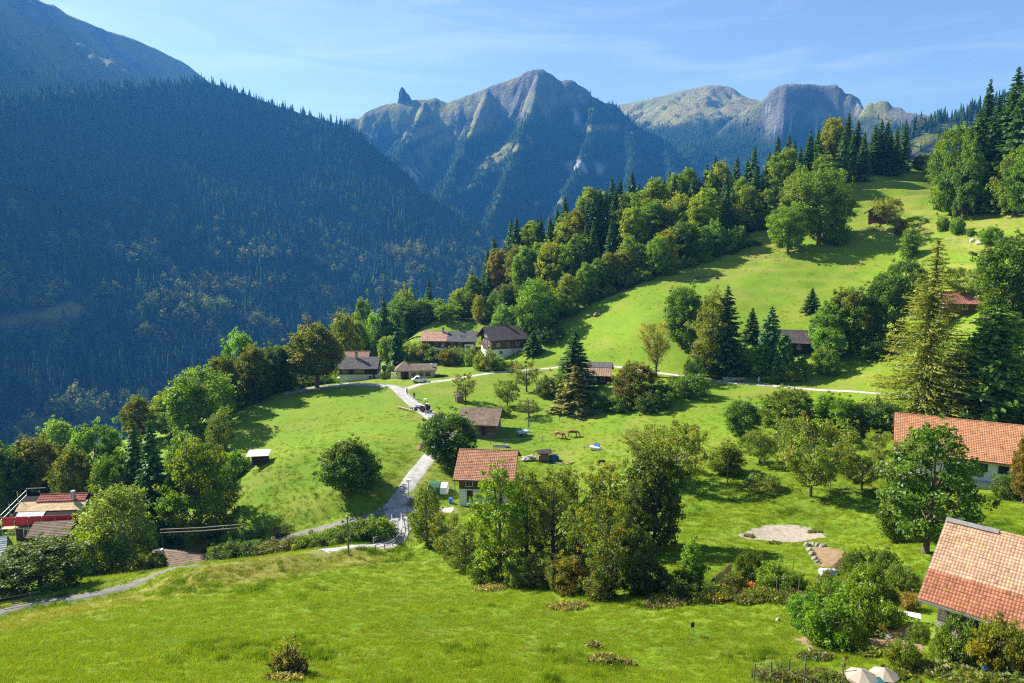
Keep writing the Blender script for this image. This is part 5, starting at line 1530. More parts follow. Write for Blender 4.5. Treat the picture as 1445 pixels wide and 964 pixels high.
# trees at the foot of the wood
tree('round2', 752, 476, 80, 66, 'big round green tree below the wood beside the gabled chalet', tint=(1, 1.1, 1.1))
tree('pale', 708, 470, 40, 34, 'pale round tree just above the gabled chalet roof', tint=(0.75, 0.95, 0.7), Y=252)
bush('bushdark', 775, 482, 22, 40, 'dark hedge bush right of the big round green tree')
bush('bushdark', 760, 492, 20, 44, 'dark hedge below the big round green tree', Y=238)
# around the lane house
conifer('spruce3', 811, 552, 84, 54, 'broad dark spruce standing left of the lane house')
tree('larch2', 811, 582, 66, 58, 'drooping brownish tree in front of the broad dark spruce', tint=(0.85, 0.9, 0.9))
tree('amber', 893, 572, 62, 62, 'orange-tinged round tree right of the lane house', tint=(1, 0.9, 1))
bush('bushdark', 775, 560, 30, 40, 'dark shrub left of the drooping brownish tree')
for u, v, h, w, k, lab in [(845, 578, 26, 44, 'bushdark', 'dark hedge bush in front of the lane house'), (870, 580, 24, 38, 'bush', 'green hedge bush beneath the orange-tinged tree'), (930, 572, 32, 46, 'bush', 'broad green hedge bush right of the orange-tinged tree'),
 (915, 580, 30, 40, 'bushdark', 'dark lower bush of the lane-house hedge'), (952, 562, 30, 36, 'bush2', 'yellowish hedge bush under the weeping birch'), (977, 558, 34, 48, 'bush', 'rounded bush at the right end of the lane-house hedge'), (825, 586, 16, 30, 'bush2', 'small pale shrub at the end of the field fence'), (800, 560, 40, 36, 'bush', 'bright green shrub between spruce and dark shrub')]:
    bush(k, u, v, h, w, lab, tint=(0.9, 0.95, 0.9))
tree('weep', 925, 533, 80, 42, 'thin weeping birch beside the lane')
# group at the middle of the slope
tree('dark', 962, 492, 88, 56, 'dark green tree at the left of the slope-side conifers', tint=(1.2, 1.3, 1.15))
conifer('spruce3', 1022, 528, 122, 52, 'massive dark spruce in the middle of the slope')
tree('willow', 1003, 524, 116, 46, 'tall olive willow leaning on the massive dark spruce', tint=(1.25, 1.1, 0.7), Y=181)
tree('bare', 984, 525, 56, 26, 'leafless grey sapling left of the massive spruce')
bush('bush2', 978, 533, 30, 30, 'bush under the leafless grey sapling', Y=178)
conifer('spruce2', 1059, 500, 66, 24, 'slim spruce behind the apple-green tree row', Y=194)
conifer('blue', 1085, 520, 86, 40, 'blue-tinged spruce beside the sheltered house')
tree('apple', 1052, 528, 40, 44, 'pale spreading garden tree by the stone planter', tint=(1, 1.2, 1.15))
conifer('thuja', 1076, 532, 46, 28, 'olive thuja left of the pair of dark thujas', tint=(1.2, 1.1, 0.8))
conifer('thuja', 1104, 534, 62, 26, 'tall dark thuja in front of the sheltered house')
conifer('thuja', 1130, 538, 38, 16, 'small narrow thuja alone on the lawn by the lane')
bush('bush2', 1115, 537, 24, 26, 'yellowish shrub between the two garden thujas', tint=(1.2, 1.1, 0.9))
bush('bush', 1092, 540, 20, 26, 'low shrub at the lane edge under the thujas')
conifer('spruce', 1141, 500, 56, 22, 'little spruce behind the sheltered house', Y=205)
tree('pale', 1166, 502, 78, 52, 'light green tree right of the sheltered house roof', tint=(0.8, 1, 0.7), Y=176)
tree('amber', 1198, 504, 98, 72, 'olive-brown tree over the white parked cars', tint=(0.7, 0.95, 0.9), Y=176)
tree('dark', 1246, 500, 118, 56, 'dark tree to the left of the tall larch', tint=(1, 1.1, 1), Y=176)
tree('round', 1272, 472, 108, 52, 'leafy dark green tree behind the top left of the larch', tint=(0.75, 0.85, 0.9), Y=188)
bush('bushdark', 1232, 512, 40, 54, 'dark shrub beside the white parked cars', Y=170)
bush('bush', 1165, 516, 30, 40, 'low green shrub under the light green tree', Y=170)
tree('larch', 1302, 592, 250, 116, 'tall yellow-green larch towering over the right meadow', yaw=1.1)
conifer('darkspread', 1392, 592, 158, 116, 'broad dark conifer right of the tall larch')
tree('dark', 1424, 482, 152, 92, 'big dark tree at the right edge above the broad conifer', Y=152, tint=(1, 1, 0.9))
tree('apple', 1368, 432, 54, 62, 'small tree with orange branches on the upper right meadow', tint=(1, 1, 0.9))
bush('bushdark', 1415, 500, 60, 70, 'dark undergrowth beneath the right-edge tree', Y=150)
# upper right meadow
for u, v, h, w, lab in [(1330, 326, 22, 16, 'left bush of the row along the upper ditch'), (1350, 330, 24, 18, 'pale bush of the row along the upper ditch'), (1397, 345, 26, 26, 'largest bush at the right end of the upper ditch'), (1369, 334, 12, 10, 'smallest bush in the middle of the upper ditch')]:
    bush('bush', u, v, h, w, lab, tint=(1, 1.1, 1))
tree('apple', 1252, 318, 38, 34, 'round yellowish tree against the right side of the hay hut', tint=(1.2, 1.1, 0.9))
bush('bushamber', 1272, 332, 24, 18, 'brown bush just below the hay hut', tint=(1, 0.9, 1))
tree('slim', 1282, 366, 44, 24, 'slim light green tree below the hay hut', tint=(1.2, 1.15, 0.9))
bush('bush2', 1440, 300, 40, 50, 'round bush at the right edge below the high wood')
# trees of the right field
tree('dark', 1046, 622, 60, 46, 'small grey-green round tree left in the orchard', tint=(1.3, 1.3, 1.15))
tree('dark', 1112, 612, 66, 70, 'grey-green tree behind the orchard apple tree', tint=(1.4, 1.4, 1.15))
tree('apple', 1072, 655, 50, 54, 'small apple tree between the two grey-green trees', tint=(0.85, 0.95, 0.9))
tree('apple', 1143, 702, 118, 106, 'largest spreading apple tree of the right orchard')
tree('apple', 1216, 692, 60, 60, 'leaning old apple tree left of the walnut', tint=(1, 0.95, 0.9))
tree('apple', 1237, 640, 34, 34, 'small bright apple tree by the tiled farmhouse gable', tint=(1.2, 1.3, 1))
tree('slim', 1166, 604, 52, 36, 'feathery green sapling in the orchard thicket', tint=(1.1, 1.2, 1))
tree('slim', 1188, 612, 56, 38, 'second feathery sapling right of the orchard thicket centre', tint=(1, 1.2, 1))
bush('bushdark', 1212, 610, 44, 62, 'dark shrub mass behind the small bright apple tree')
bush('bushdark', 1243, 610, 50, 52, 'dark shrub at the foot of the larch', tint=(1, 1, 1.1))
bush('bush2', 1180, 625, 28, 70, 'low yellowish shrub below the feathery saplings')
bush('bush2', 1075, 690, 22, 56, 'low bramble mound left of the largest apple tree')
tree('slim', 1026, 668, 46, 46, 'thin sapling round a post at the field edge', tint=(1.2, 1.05, 0.9))
tree('apple', 954, 690, 96, 84, 'yellowish twin-trunked tree behind the thicket', tint=(1.15, 1.05, 0.9))
tree('weep', 915, 672, 74, 70, 'straw-coloured willow tree left of the twin-trunked tree', tint=(0.8, 0.8, 0.7))
tree('walnut', 1306, 775, 178, 122, 'open-crowned walnut tree beside the near barn', Y=70, tint=(.74, .78, .85))
tree('slim', 1262, 745, 70, 44, 'slender sapling leaning out left of the walnut', Y=76)
bush('bushdark', 1422, 700, 34, 40, 'dark conifer shrub on the lawn of the tiled farmhouse', Y=93)
tree('amber', 1446, 690, 78, 42, 'rusty tree at the right edge before the white wall', Y=90, tint=(1.1, 0.8, 1))
# the thicket in the middle
for u, v, h, w, k, Y, tint, lab in [
 (603, 775, 92, 46, 'brush', 98, (.8, .95, .8), 'slender tree at the left tip of the central thicket'),
 (600, 748, 40, 44, 'bush', 104, (.9, 1, 1), 'bush over the driveway left of the farmhouse'),
 (630, 794, 70, 46, 'brush2', 90, (1.15, 1.1, 1), 'light twiggy sapling second from the left tip of thicket'),
 (655, 806, 66, 50, 'brush', 85, (1, 1.05, .8), 'yellowish young tree before the bright ash'),
 (706, 832, 180, 80, 'ash', 78, (1.2, 1.2, 1), 'tall bright green ash in front of the brown-tiled roof'),
 (742, 835, 172, 60, 'brush', 80, (.85, .95, .8), 'olive willow right of the bright ash'),
 (780, 842, 180, 74, 'brush', 81, (1.1, 1.1, 1), 'widest grey-olive willow at the centre of the thicket'),
 (760, 812, 140, 60, 'brush2', 86, (.8, .9, .8), 'dark mid tree inside the thicket behind the willows'),
 (818, 822, 164, 66, 'brush2', 83, (1, 1, .9), 'brown-flecked tree in the upper middle of the thicket'),
 (856, 800, 146, 60, 'brush', 86, (1.3, 1.15, .9), 'straw-coloured willow at the top of the thicket'),
 (922, 778, 150, 82, 'dark', 82, (.95, .9, .9), 'dark maple at the right end of the thicket'),
 (888, 800, 128, 56, 'brush2', 80, (.8, .9, .8), 'slim tree between straw-coloured willow and dark maple'),
 (820, 846, 140, 62, 'brush2', 73, (.95, 1, .9), 'green tree in front of the brown-flecked tree'),
 (858, 858, 150, 74, 'brush2', 67, (.85, .95, .85), 'big dark tree at the lower right of the thicket'),
 (890, 856, 116, 66, 'dark', 67, (1.05, 1, .9), 'dark rounded tree behind the shaded shrub'),
 (806, 854, 76, 54, 'bushamber', 70, (1.1, .95, 1), 'orange-leaved shrub at the front of the thicket'),
 (845, 860, 58, 50, 'bushamber', 66, (.8, .9, 1), 'bronze shrub at the foot of the big dark tree'),
 (915, 850, 58, 60, 'bushdark', 67, (.8, .8, .8), 'shaded shrub right of the big dark tree'),
 (760, 838, 58, 50, 'brush', 74, (.9, .9, .9), 'green sapling beneath the widest willow'),
 (684, 826, 50, 46, 'bush', 79, (1, 1, 1), 'dark shrub at the foot of the bright ash'),
 (730, 838, 44, 46, 'bush2', 75, (.9, .9, .9), 'twiggy shrub right of the ash foot'),
 (785, 850, 60, 44, 'brush2', 71, (1, .95, .9), 'leggy sapling left of the orange-leaved shrub'),
 (975, 822, 64, 34, 'slim', 66, (1.1, 1.2, 1.2), 'upright young plant alone right of the thicket'),
 (960, 846, 40, 54, 'bushdark', 64, (1, 1, .9), 'bramble mound below the upright young plant'),
 (990, 850, 30, 50, 'bush2', 63, (.9, .9, .9), 'low bramble at the garden edge')]:
    (bush if 'bush' in k else tree)(k, u, v, h, w, lab, Y=Y, tint=tint)
# garden by the near barn
for u, v, h, w, k, tint, lab in [
 (1055, 822, 54, 40, 'bushdark', (1, 1, .9), 'dark clump of vines on the garden fence'), (1088, 835, 50, 44, 'bush', (1.1, 1.2, 1.2), 'pale green shrub right of the dark vine clump'),
 (1036, 838, 34, 40, 'bushamber', (1, 1, 1), 'yellow-flowered shrub by the left picket fence'), (1115, 838, 40, 40, 'bush', (.9, 1, 1.1), 'leafy garden shrub before the stone wall'),
 (1140, 892, 62, 62, 'bush', (.75, .95, 1.3), 'bluish-green shrub at the left of the garden thicket'), (1172, 912, 82, 78, 'bush', (.95, 1, .9), 'biggest green shrub in front of the garden thicket'),
 (1212, 892, 84, 74, 'bush', (1.05, 1, .8), 'light green shrub in the middle of the garden thicket'), (1168, 868, 62, 60, 'bush2', (.9, 1, .9), 'yellowish shrub behind the garden thicket'),
 (1225, 850, 64, 54, 'bush', (.9, .95, .8), 'green vine shrub at the back of the garden'), (1205, 812, 40, 32, 'bushdark', (1, 1, .9), 'dark vine on the post right of picket fence'),
 (1240, 815, 46, 50, 'bushdark', (1.1, 1.1, 1), 'dark vine bush nearer the barn'), (1266, 832, 38, 46, 'bush2', (.95, 1, 1), 'grey flowering shrub left of the barn eave'),
 (1252, 885, 40, 46, 'bush', (1.1, 1.2, 1), 'bright low shrub beside the garden bench'), (1276, 945, 52, 48, 'bush2', (1.0, .95, .7), 'round yellow-green bush right of the parasols'),
 (1128, 868, 36, 34, 'bush', (1, 1.1, 1.2), 'feathery shrub left of the garden thicket top'), (1296, 905, 36, 30, 'bush', (1, 1, 1.2), 'grey-green shrub at the barn corner'),
 (1330, 930, 30, 34, 'bush2', (1, 1.1, .9), 'yellowish plant at the foot of barn wall')]:
    bush(k, u, v, h, w, lab, tint=tint)
C_, d_, q_, Wd_, Lw_ = BARN
for i, (t, hpx_, w_, lab) in enumerate([(-3.2, 3.0, 2.8, 'climbing greenery on the left of the barn wall'), (-.6, 3.3, 3.4, 'golden climbing greenery in the middle of the barn wall'), (2.2, 3.2, 3.4, 'olive climbing greenery on the right of the barn wall'), (4.8, 3.6, 3.0, 'climbing bush at the bottom right corner of view')]):
    P_ = C_ - q_ * (Wd_ / 2 + 1.0) + d_ * t
    uu, vv_ = project(P_.x, P_.y, 0)
    bush('bush2', float(uu), 0, 1.08 * hpx_ * px_m(P_.y), w_ * px_m(P_.y), lab, Y=P_.y, tint=[(.8, .9, .9), (1.25, .95, .7), (1.05, .9, .7), (1.2, 1.05, .8)][i])
bush('weed', 408, 952, 66, 44, 'lone yellow-flowered weed bush in the near meadow', tint=(1.1, 1.1, 1))
# the wood on the ridge: three rows of trees
def along(line, n):
    L_ = np.array(line, float); s = np.concatenate([[0], np.cumsum(np.hypot(*np.diff(L_[:, :2], axis=0).T))]); t = np.linspace(0, s[-1], n)
    return np.stack([np.interp(t, s, L_[:, k]) for k in range(L_.shape[1])], 1)
def ordn(i):
    i += 1
    return f"{i}{'th' if 10 <= i % 100 <= 20 else {1:'st',2:'nd',3:'rd'}.get(i % 10, 'th')}"
# (column, foot distance, height in metres)
front = along([(640,282,13),(668,276,15),(700,272,15),(735,262,14),(800,246,17),(835,249,18),(880,252,16),(925,253,17),(960,255,17),(1000,257,16),(1030,259,15),(1060,262,13)], 25)
second = along([(632,296,15),(700,288,20),(800,268,21),(880,270,22),(960,272,23),(1040,274,24),(1100,275,21),(1150,279,20),(1185,282,22)], 34)
third = along([(620,306,18),(700,304,23),(800,288,25),(880,290,26),(960,290,26),(1040,292,26),(1120,292,25),(1190,294,25),(1230,291,26),(1285,298,23)], 42)
top = along([(640,320,18),(700,318,24),(800,312,26),(880,312,27),(960,308,27),(1040,308,27),(1120,307,27),(1200,308,28),(1250,306,29),(1288,305,24)], 44)
dec_front = ['round', 'yellow', 'yellow2', 'round2', 'dark', 'tall', 'yellow', 'round2']
dec_mid = ['yellow', 'tall', 'spruce2', 'yellow2', 'round2', 'spruce', 'tall', 'yellow', 'spruce2', 'amber']
con_top = ['spruce', 'spruce3', 'spruce2', 'spruce', 'spruce', 'tall', 'spruce2', 'spruce3', 'yellow', 'spruce']
SHADE = {'round': 'green leafy tree', 'round2': 'green leafy tree', 'yellow': 'yellow-green leafy tree', 'yellow2': 'yellow-green leafy tree', 'dark': 'dark leafy tree', 'tall': 'green leafy tree', 'amber': 'rust-tinged leafy tree', 'spruce': 'dark spruce', 'spruce2': 'olive spruce', 'spruce3': 'heavy dark spruce'}
rr_ = random.Random(5)
for row, sp, nm, shift in ((front, dec_front, 'lowest', 0), (second, dec_mid, 'second', 3), (third, con_top, 'third', 6), (top, con_top, 'topmost', 1)):
    for i, (u, Y, hm) in enumerate(row):
        u += rr_.uniform(-6, 6); Y += rr_.uniform(-4, 4)
        k = sp[(i + shift + rr_.randrange(3)) % len(sp)]
        if nm == 'lowest' and i in (14,): k = 'amber'
        hm *= rr_.uniform(.84, 1.14) * (.84 if 'spruce' in k else .80) * (.85 if u > 1040 else 1)
        p = at(u, 0, Y)
        w = hm * (.30 if 'spruce' in k else rr_.uniform(.52, .66)) * (1.25 if k == 'spruce3' else 1)
        m_ = px_m(Y)
        t_ = rr_.uniform(.92, 1.35)
        plant('spruce_tree' if 'spruce' in k else 'tree', 'tree', k, u, 0, hm * m_, w * m_, f'{SHADE[k]}, {ordn(i)} from the left in the {nm} row of the ridge wood', Y=Y, tint=(t_ * rr_.uniform(.9, 1.1), t_, t_ * .95), group='trees of the wood along the ridge', whole=True)
# bushes hemming the wood
hem = along([(650,284),(700,270),(750,252),(800,243),(880,249),(960,252),(1000,254),(1050,258),(1080,261)], 26)
for i, (u, Y) in enumerate(hem):
    u += rr_.uniform(-5, 5); k = rr_.choice(['bush', 'bushdark', 'bush2', 'bush'])
    m_ = px_m(Y)
    bush(k, u, 0, rr_.uniform(2.5, 5.5) * m_, rr_.uniform(4, 7) * m_, f'{ {"bush": "green", "bush2": "yellowish", "bushdark": "dark"}[k]} shrub hemming the ridge wood, {ordn(i)} from the left', Y=Y + rr_.uniform(-2, 2), group='shrubs hemming the ridge wood', whole=True)
tree('maple', 1155, 345, 100, 76, 'huge spreading maple standing out from the ridge wood', tint=(1.05, 1.05, 0.9))
tree('maple', 1111, 358, 64, 52, 'smaller maple just left of the huge spreading maple', tint=(1.1, 1.1, 0.9))
bush('bush', 1178, 345, 40, 40, 'bush under the right side of the huge maple', tint=(0.9, 0.95, 0.9))
# the high wood at right
for i, (u, v, h, w, k, Y, tint, lab) in enumerate([
 (1345, 256, 78, 56, 'yellow2', 238, (.75, .95, .9), 'big olive leafy tree at the left end of the high wood'),
 (1318, 262, 46, 28, 'yellow', 285, (1, 1, .9), 'small yellow tree in the gap left of the high wood'),
 (1374, 264, 108, 48, 'spruce2', 236, (1.3, 1.2, .9), 'olive spruce right of the big olive leafy tree'),
 (1384, 262, 150, 34, 'spruce', 246, (.8, .8, .9), 'thin-topped spruce rising highest at the left of high wood'),
 (1398, 268, 132, 52, 'spruce3', 238, (1, 1, 1), 'second broad dark spruce of the high wood'),
 (1416, 272, 150, 54, 'spruce', 232, (1.2, 1.15, 1), 'bright-sided spruce in the middle of the high wood'),
 (1436, 278, 178, 62, 'spruce3', 226, (1.1, 1.1, 1), 'tallest spruce at the right edge of the picture'),
 (1458, 282, 176, 60, 'spruce2', 222, (1, 1, 1), 'outermost spruce past the tallest one at right'),
 (1402, 276, 58, 34, 'spruce2', 228, (1.7, 1.5, 1), 'young yellow-green spruce in front of the high wood'),
 (1432, 284, 74, 44, 'yellow', 220, (.85, 1, .9), 'leafy tree in front of the tallest spruce'),
 (1452, 290, 92, 50, 'tall', 214, (.9, 1, 1), 'leafy tree cut by the right edge below the high wood'),
 (1362, 262, 68, 40, 'round2', 232, (.9, .95, .9), 'green leafy tree between olive tree and olive spruce'),
 (1422, 255, 160, 50, 'spruce', 262, (.9, .9, .9), 'dark spruce at the back of the high wood'),
 (1300, 258, 40, 26, 'dark', 300, (1.2, 1.2, 1), 'small round tree by the crest gap')]):
    (conifer if 'spruce' in k else tree)(k, u, v, h, w, lab, Y=Y, tint=tint, group='trees of the high wood')
# ------------------------------------------------------------------ people, animals, vehicles, fences and small things
def pm(name, col, rough=.55, **k): return mat(name, col, rough, .12, 3, **k)
white_p = pm('white paint', (.72, .73, .74)); blue_p = pm('blue paint', (.05, .16, .42)); red_p = pm('faded red', (.34, .045, .03))
cowm = mat('cow hide', (.24, .10, .04), .8, .45, 1.2); cowdark = mat('dark hide', (.05, .03, .02), .8, .4, 2)
skinm = pm('skin', (.48, .29, .21)); cloth_b = pm('dark blue cloth', (.03, .045, .09), .9); cloth_g = pm('grey trousers', (.10, .095, .09), .9); hairm = pm('brown hair', (.05, .03, .018), .9)

def skin(name, joints, edges, m, parent=None, sub=1):
    """one continuous body grown round a skeleton; joints: (x,y,z,r)"""
    me = bpy.data.meshes.new(name); me.from_pydata([j[:3] for j in joints], edges, [])
    me.materials.append(m)
    o_ = link(name, me, parent)
    o_.modifiers.new('skin', 'SKIN')
    for i, j in enumerate(joints):
        sv = me.skin_vertices[0].data[i]; rr = j[3]; sv.radius = (rr, rr) if np.isscalar(rr) else rr; sv.use_root = (i == 0)
    s_ = o_.modifiers.new('subsurf', 'SUBSURF'); s_.levels = sub; s_.render_levels = sub
    return o_

# grazing cows
def cow(loc, yaw, label, m, s=1.0):
    e = thing('cow', label, 'cow', loc, yaw, 'grazing cattle in the middle meadow', s)
    J = [(0, 0, 1.02, .30), (.55, 0, 1.05, .30), (.85, 0, 1.08, .24), (1.05, 0, .95, .15), (1.28, 0, .55, .12), (1.42, 0, .30, .11), (1.52, 0, .14, .075),
         (-.5, 0, 1.04, .31), (-.85, 0, 1.10, .22), (-.98, 0, 1.05, .05), (-1.02, 0, .6, .03), (-1.02, 0, .45, .05)]
    E = [(0, 1), (1, 2), (2, 3), (3, 4), (4, 5), (5, 6), (0, 7), (7, 8), (8, 9), (9, 10), (10, 11)]
    for sx in (-1, 1):
        k = len(J); J += [(.68, sx * .19, .80, .13), (.70, sx * .2, .45, .075), (.70, sx * .2, .04, .06)]; E += [(1, k), (k, k + 1), (k + 1, k + 2)]
        k = len(J); J += [(-.70, sx * .2, .85, .16), (-.62, sx * .2, .60, .10), (-.80, sx * .2, .42, .065), (-.74, sx * .2, .04, .06)]; E += [(7, k), (k, k + 1), (k + 1, k + 2), (k + 2, k + 3)]
    skin('body', J, E, m, e)
    for sy in (-1, 1):
        MB().tube([(1.33, sy * .08, .42), (1.36, sy * .2, .46), (1.42, sy * .24, .52)], [.03, .022, .008], 6).build('horn', mat('horn', (.5, .45, .35)), e)
        MB().ball((1.28, sy * .19, .40), (.04, .09, .05), 8, 5).build('ear', m, e)
    return e
cow(at(789, 619), math.radians(-30), 'light brown cow grazing, left one of the pair in the meadow', mat('light hide', (.36, .17, .07), .8, .4, 1.2), 1.15)
cow(at(808, 617), math.radians(-12), 'dark brown cow grazing, right one of the pair in the meadow', cowm, 1.15)
cow(at(849, 656), math.radians(200), 'small dark calf lying low near the field fence', cowdark, .7)

# person behind the tractor
def person(loc, yaw, label):
    e = thing('person', label, 'person', loc, yaw)
    J = [(0, 0, .98, .15), (0, 0, 1.2, .16), (0, 0, 1.42, .15), (0, 0, 1.53, .06), (.01, 0, 1.66, .10), (.015, 0, 1.75, .07)]
    E = [(0, 1), (1, 2), (2, 3), (3, 4), (4, 5)]
    for sy in (-1, 1):
        k = len(J); J += [(0, sy * .10, .88, .095), (.05 * sy, sy * .11, .50, .065), (.02 * sy - .02, sy * .11, .10, .045), (.13 + .02 * sy, sy * .12, .03, .035)]; E += [(0, k), (k, k + 1), (k + 1, k + 2), (k + 2, k + 3)]
        k = len(J); J += [(0, sy * .20, 1.42, .07), (.02, sy * .25, 1.15, .05), (.16, sy * .22, .94, .035), (.22, sy * .21, .88, .04)]; E += [(2, k), (k, k + 1), (k + 1, k + 2), (k + 2, k + 3)]
    skin('body', J, E, skinm, e)
    J2 = [(0, 0, .95, .165), (0, 0, 1.2, .18), (0, 0, 1.45, .165)]; E2 = [(0, 1), (1, 2)]
    for sy in (-1, 1):
        k = len(J2); J2 += [(0, sy * .20, 1.43, .085), (.02, sy * .25, 1.15, .066), (.14, sy * .22, .97, .05)]; E2 += [(2, k), (k, k + 1), (k + 1, k + 2)]
    skin('jacket', J2, E2, cloth_b, e)
    J3 = [(0, 0, .97, .17)]; E3 = []
    for sy in (-1, 1):
        k = len(J3); J3 += [(0, sy * .10, .86, .11), (.05 * sy, sy * .11, .50, .08), (.02 * sy - .02, sy * .11, .10, .06)]; E3 += [(0, k), (k, k + 1), (k + 1, k + 2)]
    skin('trousers', J3, E3, cloth_g, e)
    MB().ball((-.02, 0, 1.73), (.11, .10, .10), 10, 7).build('hair', hairm, e, smooth_=True)
    return e
pp = at(584.5, 563); person(pp, math.radians(-60), 'person in dark clothes walking behind the tractor on the road')

def wheel(parent, c, r, w, rim, name='wheel'):
    mb = MB(); n = 20
    prof = [(-w / 2, r * .62), (-w / 2, r * .92), (-w / 4, r), (w / 4, r), (w / 2, r * .92), (w / 2, r * .62)]
    vs = [(c[0] + q * math.cos(2 * math.pi * k / n), c[1] + y, c[2] + q * math.sin(2 * math.pi * k / n)) for k in range(n) for y, q in prof]
    P = len(prof)
    mb.add(vs, [(k * P + i, k * P + (i + 1) % P, ((k + 1) % n) * P + (i + 1) % P, ((k + 1) % n) * P + i) for k in range(n) for i in range(P)])
    t = mb.build(name, rubber, parent, smooth_=False)
    rb = MB().tube([(c[0], c[1] - w * .38, c[2]), (c[0], c[1] + w * .38, c[2])], r * .63, 16).tube([(c[0], c[1] - w * .5, c[2]), (c[0], c[1] + w * .5, c[2])], r * .22, 10)
    rb.build('rim', rim, t)
    return t
# tractor with its machine
p = at(597, 580.5); yaw = math.radians(146)
e = thing('tractor', 'small open tractor with pale hood and red wheel hubs on the road', 'tractor', p + Vector((0, 0, .08)), yaw, None, 1.12)
MB().prism([(.2, .75), (1.9, .75), (1.95, 1.15), (1.8, 1.35), (.2, 1.42)], 'y', -.32, .32).build('hood', white_p, e, bevel=.04)
MB().box(-.9, -.3, .55, 1.7, .3, .85).box(-.75, -.75, .6, -.45, .75, .85).build('chassis', metal_dark, e)
for sy in (-1, 1):
    wheel(e, (-.6, sy * .78, .72), .72, .42, red_p); wheel(e, (1.45, sy * .68, .40), .40, .26, red_p)
    MB().prism([(-1.25, 1.2), (-1.0, 1.52), (-.2, 1.52), (.05, 1.2), (0.0, 1.18), (-.22, 1.46), (-.98, 1.46), (-1.2, 1.18)], 'y', sy * .55 if sy > 0 else -1.02, sy * 1.02 if sy > 0 else -.55).build('mudguard', white_p, e)
    MB().ball((1.92, sy * .2, 1.12), (.05, .09, .09), 8, 6).build('headlight', glass, e)
MB().box(-.75, -.25, 1.1, -.35, .25, 1.2).box(-.82, -.25, 1.1, -.74, .25, 1.6).build('seat', metal_dark, e, bevel=.02)
MB().tube([(.05, 0, 1.3), (-.12, 0, 1.62)], .025, 6).tube([(-.12 + .05 * math.sin(a), .2 * math.cos(a), 1.62 + .2 * math.sin(a) * .4) for a in np.linspace(0, 6.283, 14)], .02, 6).build('steering_wheel', metal_dark, e)
for sy in (-1, 1): MB().bar((-.95, sy * .5, 1.2), (-.95, sy * .5, 2.2), .06).build('roll_bar_post', metal_dark, e)
MB().bar((-.95, -.53, 2.2), (-.95, .53, 2.2), .06).build('roll_bar', metal_dark, e)
MB().tube([(1.0, .2, 1.35), (1.0, .2, 2.05)], .04, 8).build('exhaust', metal_dark, e)
e = thing('hay_rake', 'white farm implement with dark wheels coupled to the small tractor', 'implement', p + Vector((-2.4 * math.cos(yaw), -2.4 * math.sin(yaw), .1)) + Vector((math.cos(yaw), math.sin(yaw), 0)) * 5.2, yaw)
MB().bar((-1.2, 0, .6), (1.0, 0, .6), .12).bar((0, -1.1, .6), (0, 1.1, .6), .12).build('frame', white_p, e)
for sy in (-1, 1): wheel(e, (0, sy * 1.0, .36), .36, .18, white_p)
for a in range(8): MB().bar((0, 0, .5), (.75 * math.cos(a * .785), .75 * math.sin(a * .785), .28), .05).build('tine', metal_grey, e)
# white pickup by the garage
p = at(592, 539.5); yaw = math.radians(6)
e = thing('pickup', 'small white pickup parked in front of the cream garage', 'pickup', p + Vector((0, 0, .05)), yaw + math.pi, 'parked white vehicles')
MB().prism([(-2.3, .45), (2.2, .45), (2.25, .85), (1.5, 1.0), (1.0, 1.62), (0, 1.66), (-.15, 1.0), (-2.3, .98)], 'y', -.82, .82).build('body', white_p, e, bevel=.05)
MB().prism([(1.42, 1.03), (1.0, 1.55), (.12, 1.58), (.0, 1.05)], 'y', -.835, .835).build('side_window', glass, e)
MB().box(-2.2, -.72, .99, -.25, .72, 1.03).build('load_bed', metal_dark, e)
for x in (-1.45, 1.4):
    for sy in (-1, 1): wheel(e, (x, sy * .74, .33), .33, .2, metal_grey)
for sy in (-1, 1): MB().box(2.2, sy * .62 - .12, .66, 2.27, sy * .62 + .12, .8).build('headlight', glass, e)
def car(loc, yaw, label, m):
    e = thing('parked_car', label, 'car', loc, yaw, 'parked white vehicles')
    MB().prism([(-2.1, .35), (2.1, .35), (2.15, .75), (1.3, .92), (.6, 1.42), (-1.1, 1.45), (-2.0, .95), (-2.15, .8)], 'y', -.85, .85).build('body', m, e, bevel=.06)
    MB().prism([(1.15, .95), (.55, 1.36), (-1.05, 1.38), (-1.75, .97)], 'y', -.862, .862).build('side_window', glass, e)
    for x in (-1.35, 1.35):
        for sy in (-1, 1): wheel(e, (x, sy * .78, .33), .33, .2, metal_grey)
    return e
car(at(1187, 501), math.radians(40), 'white car parked under the olive-brown tree', white_p)
car(at(1216, 486), math.radians(120), 'silver-white car half hidden by the dark tree', pm('silver', (.55, .57, .6), .35))

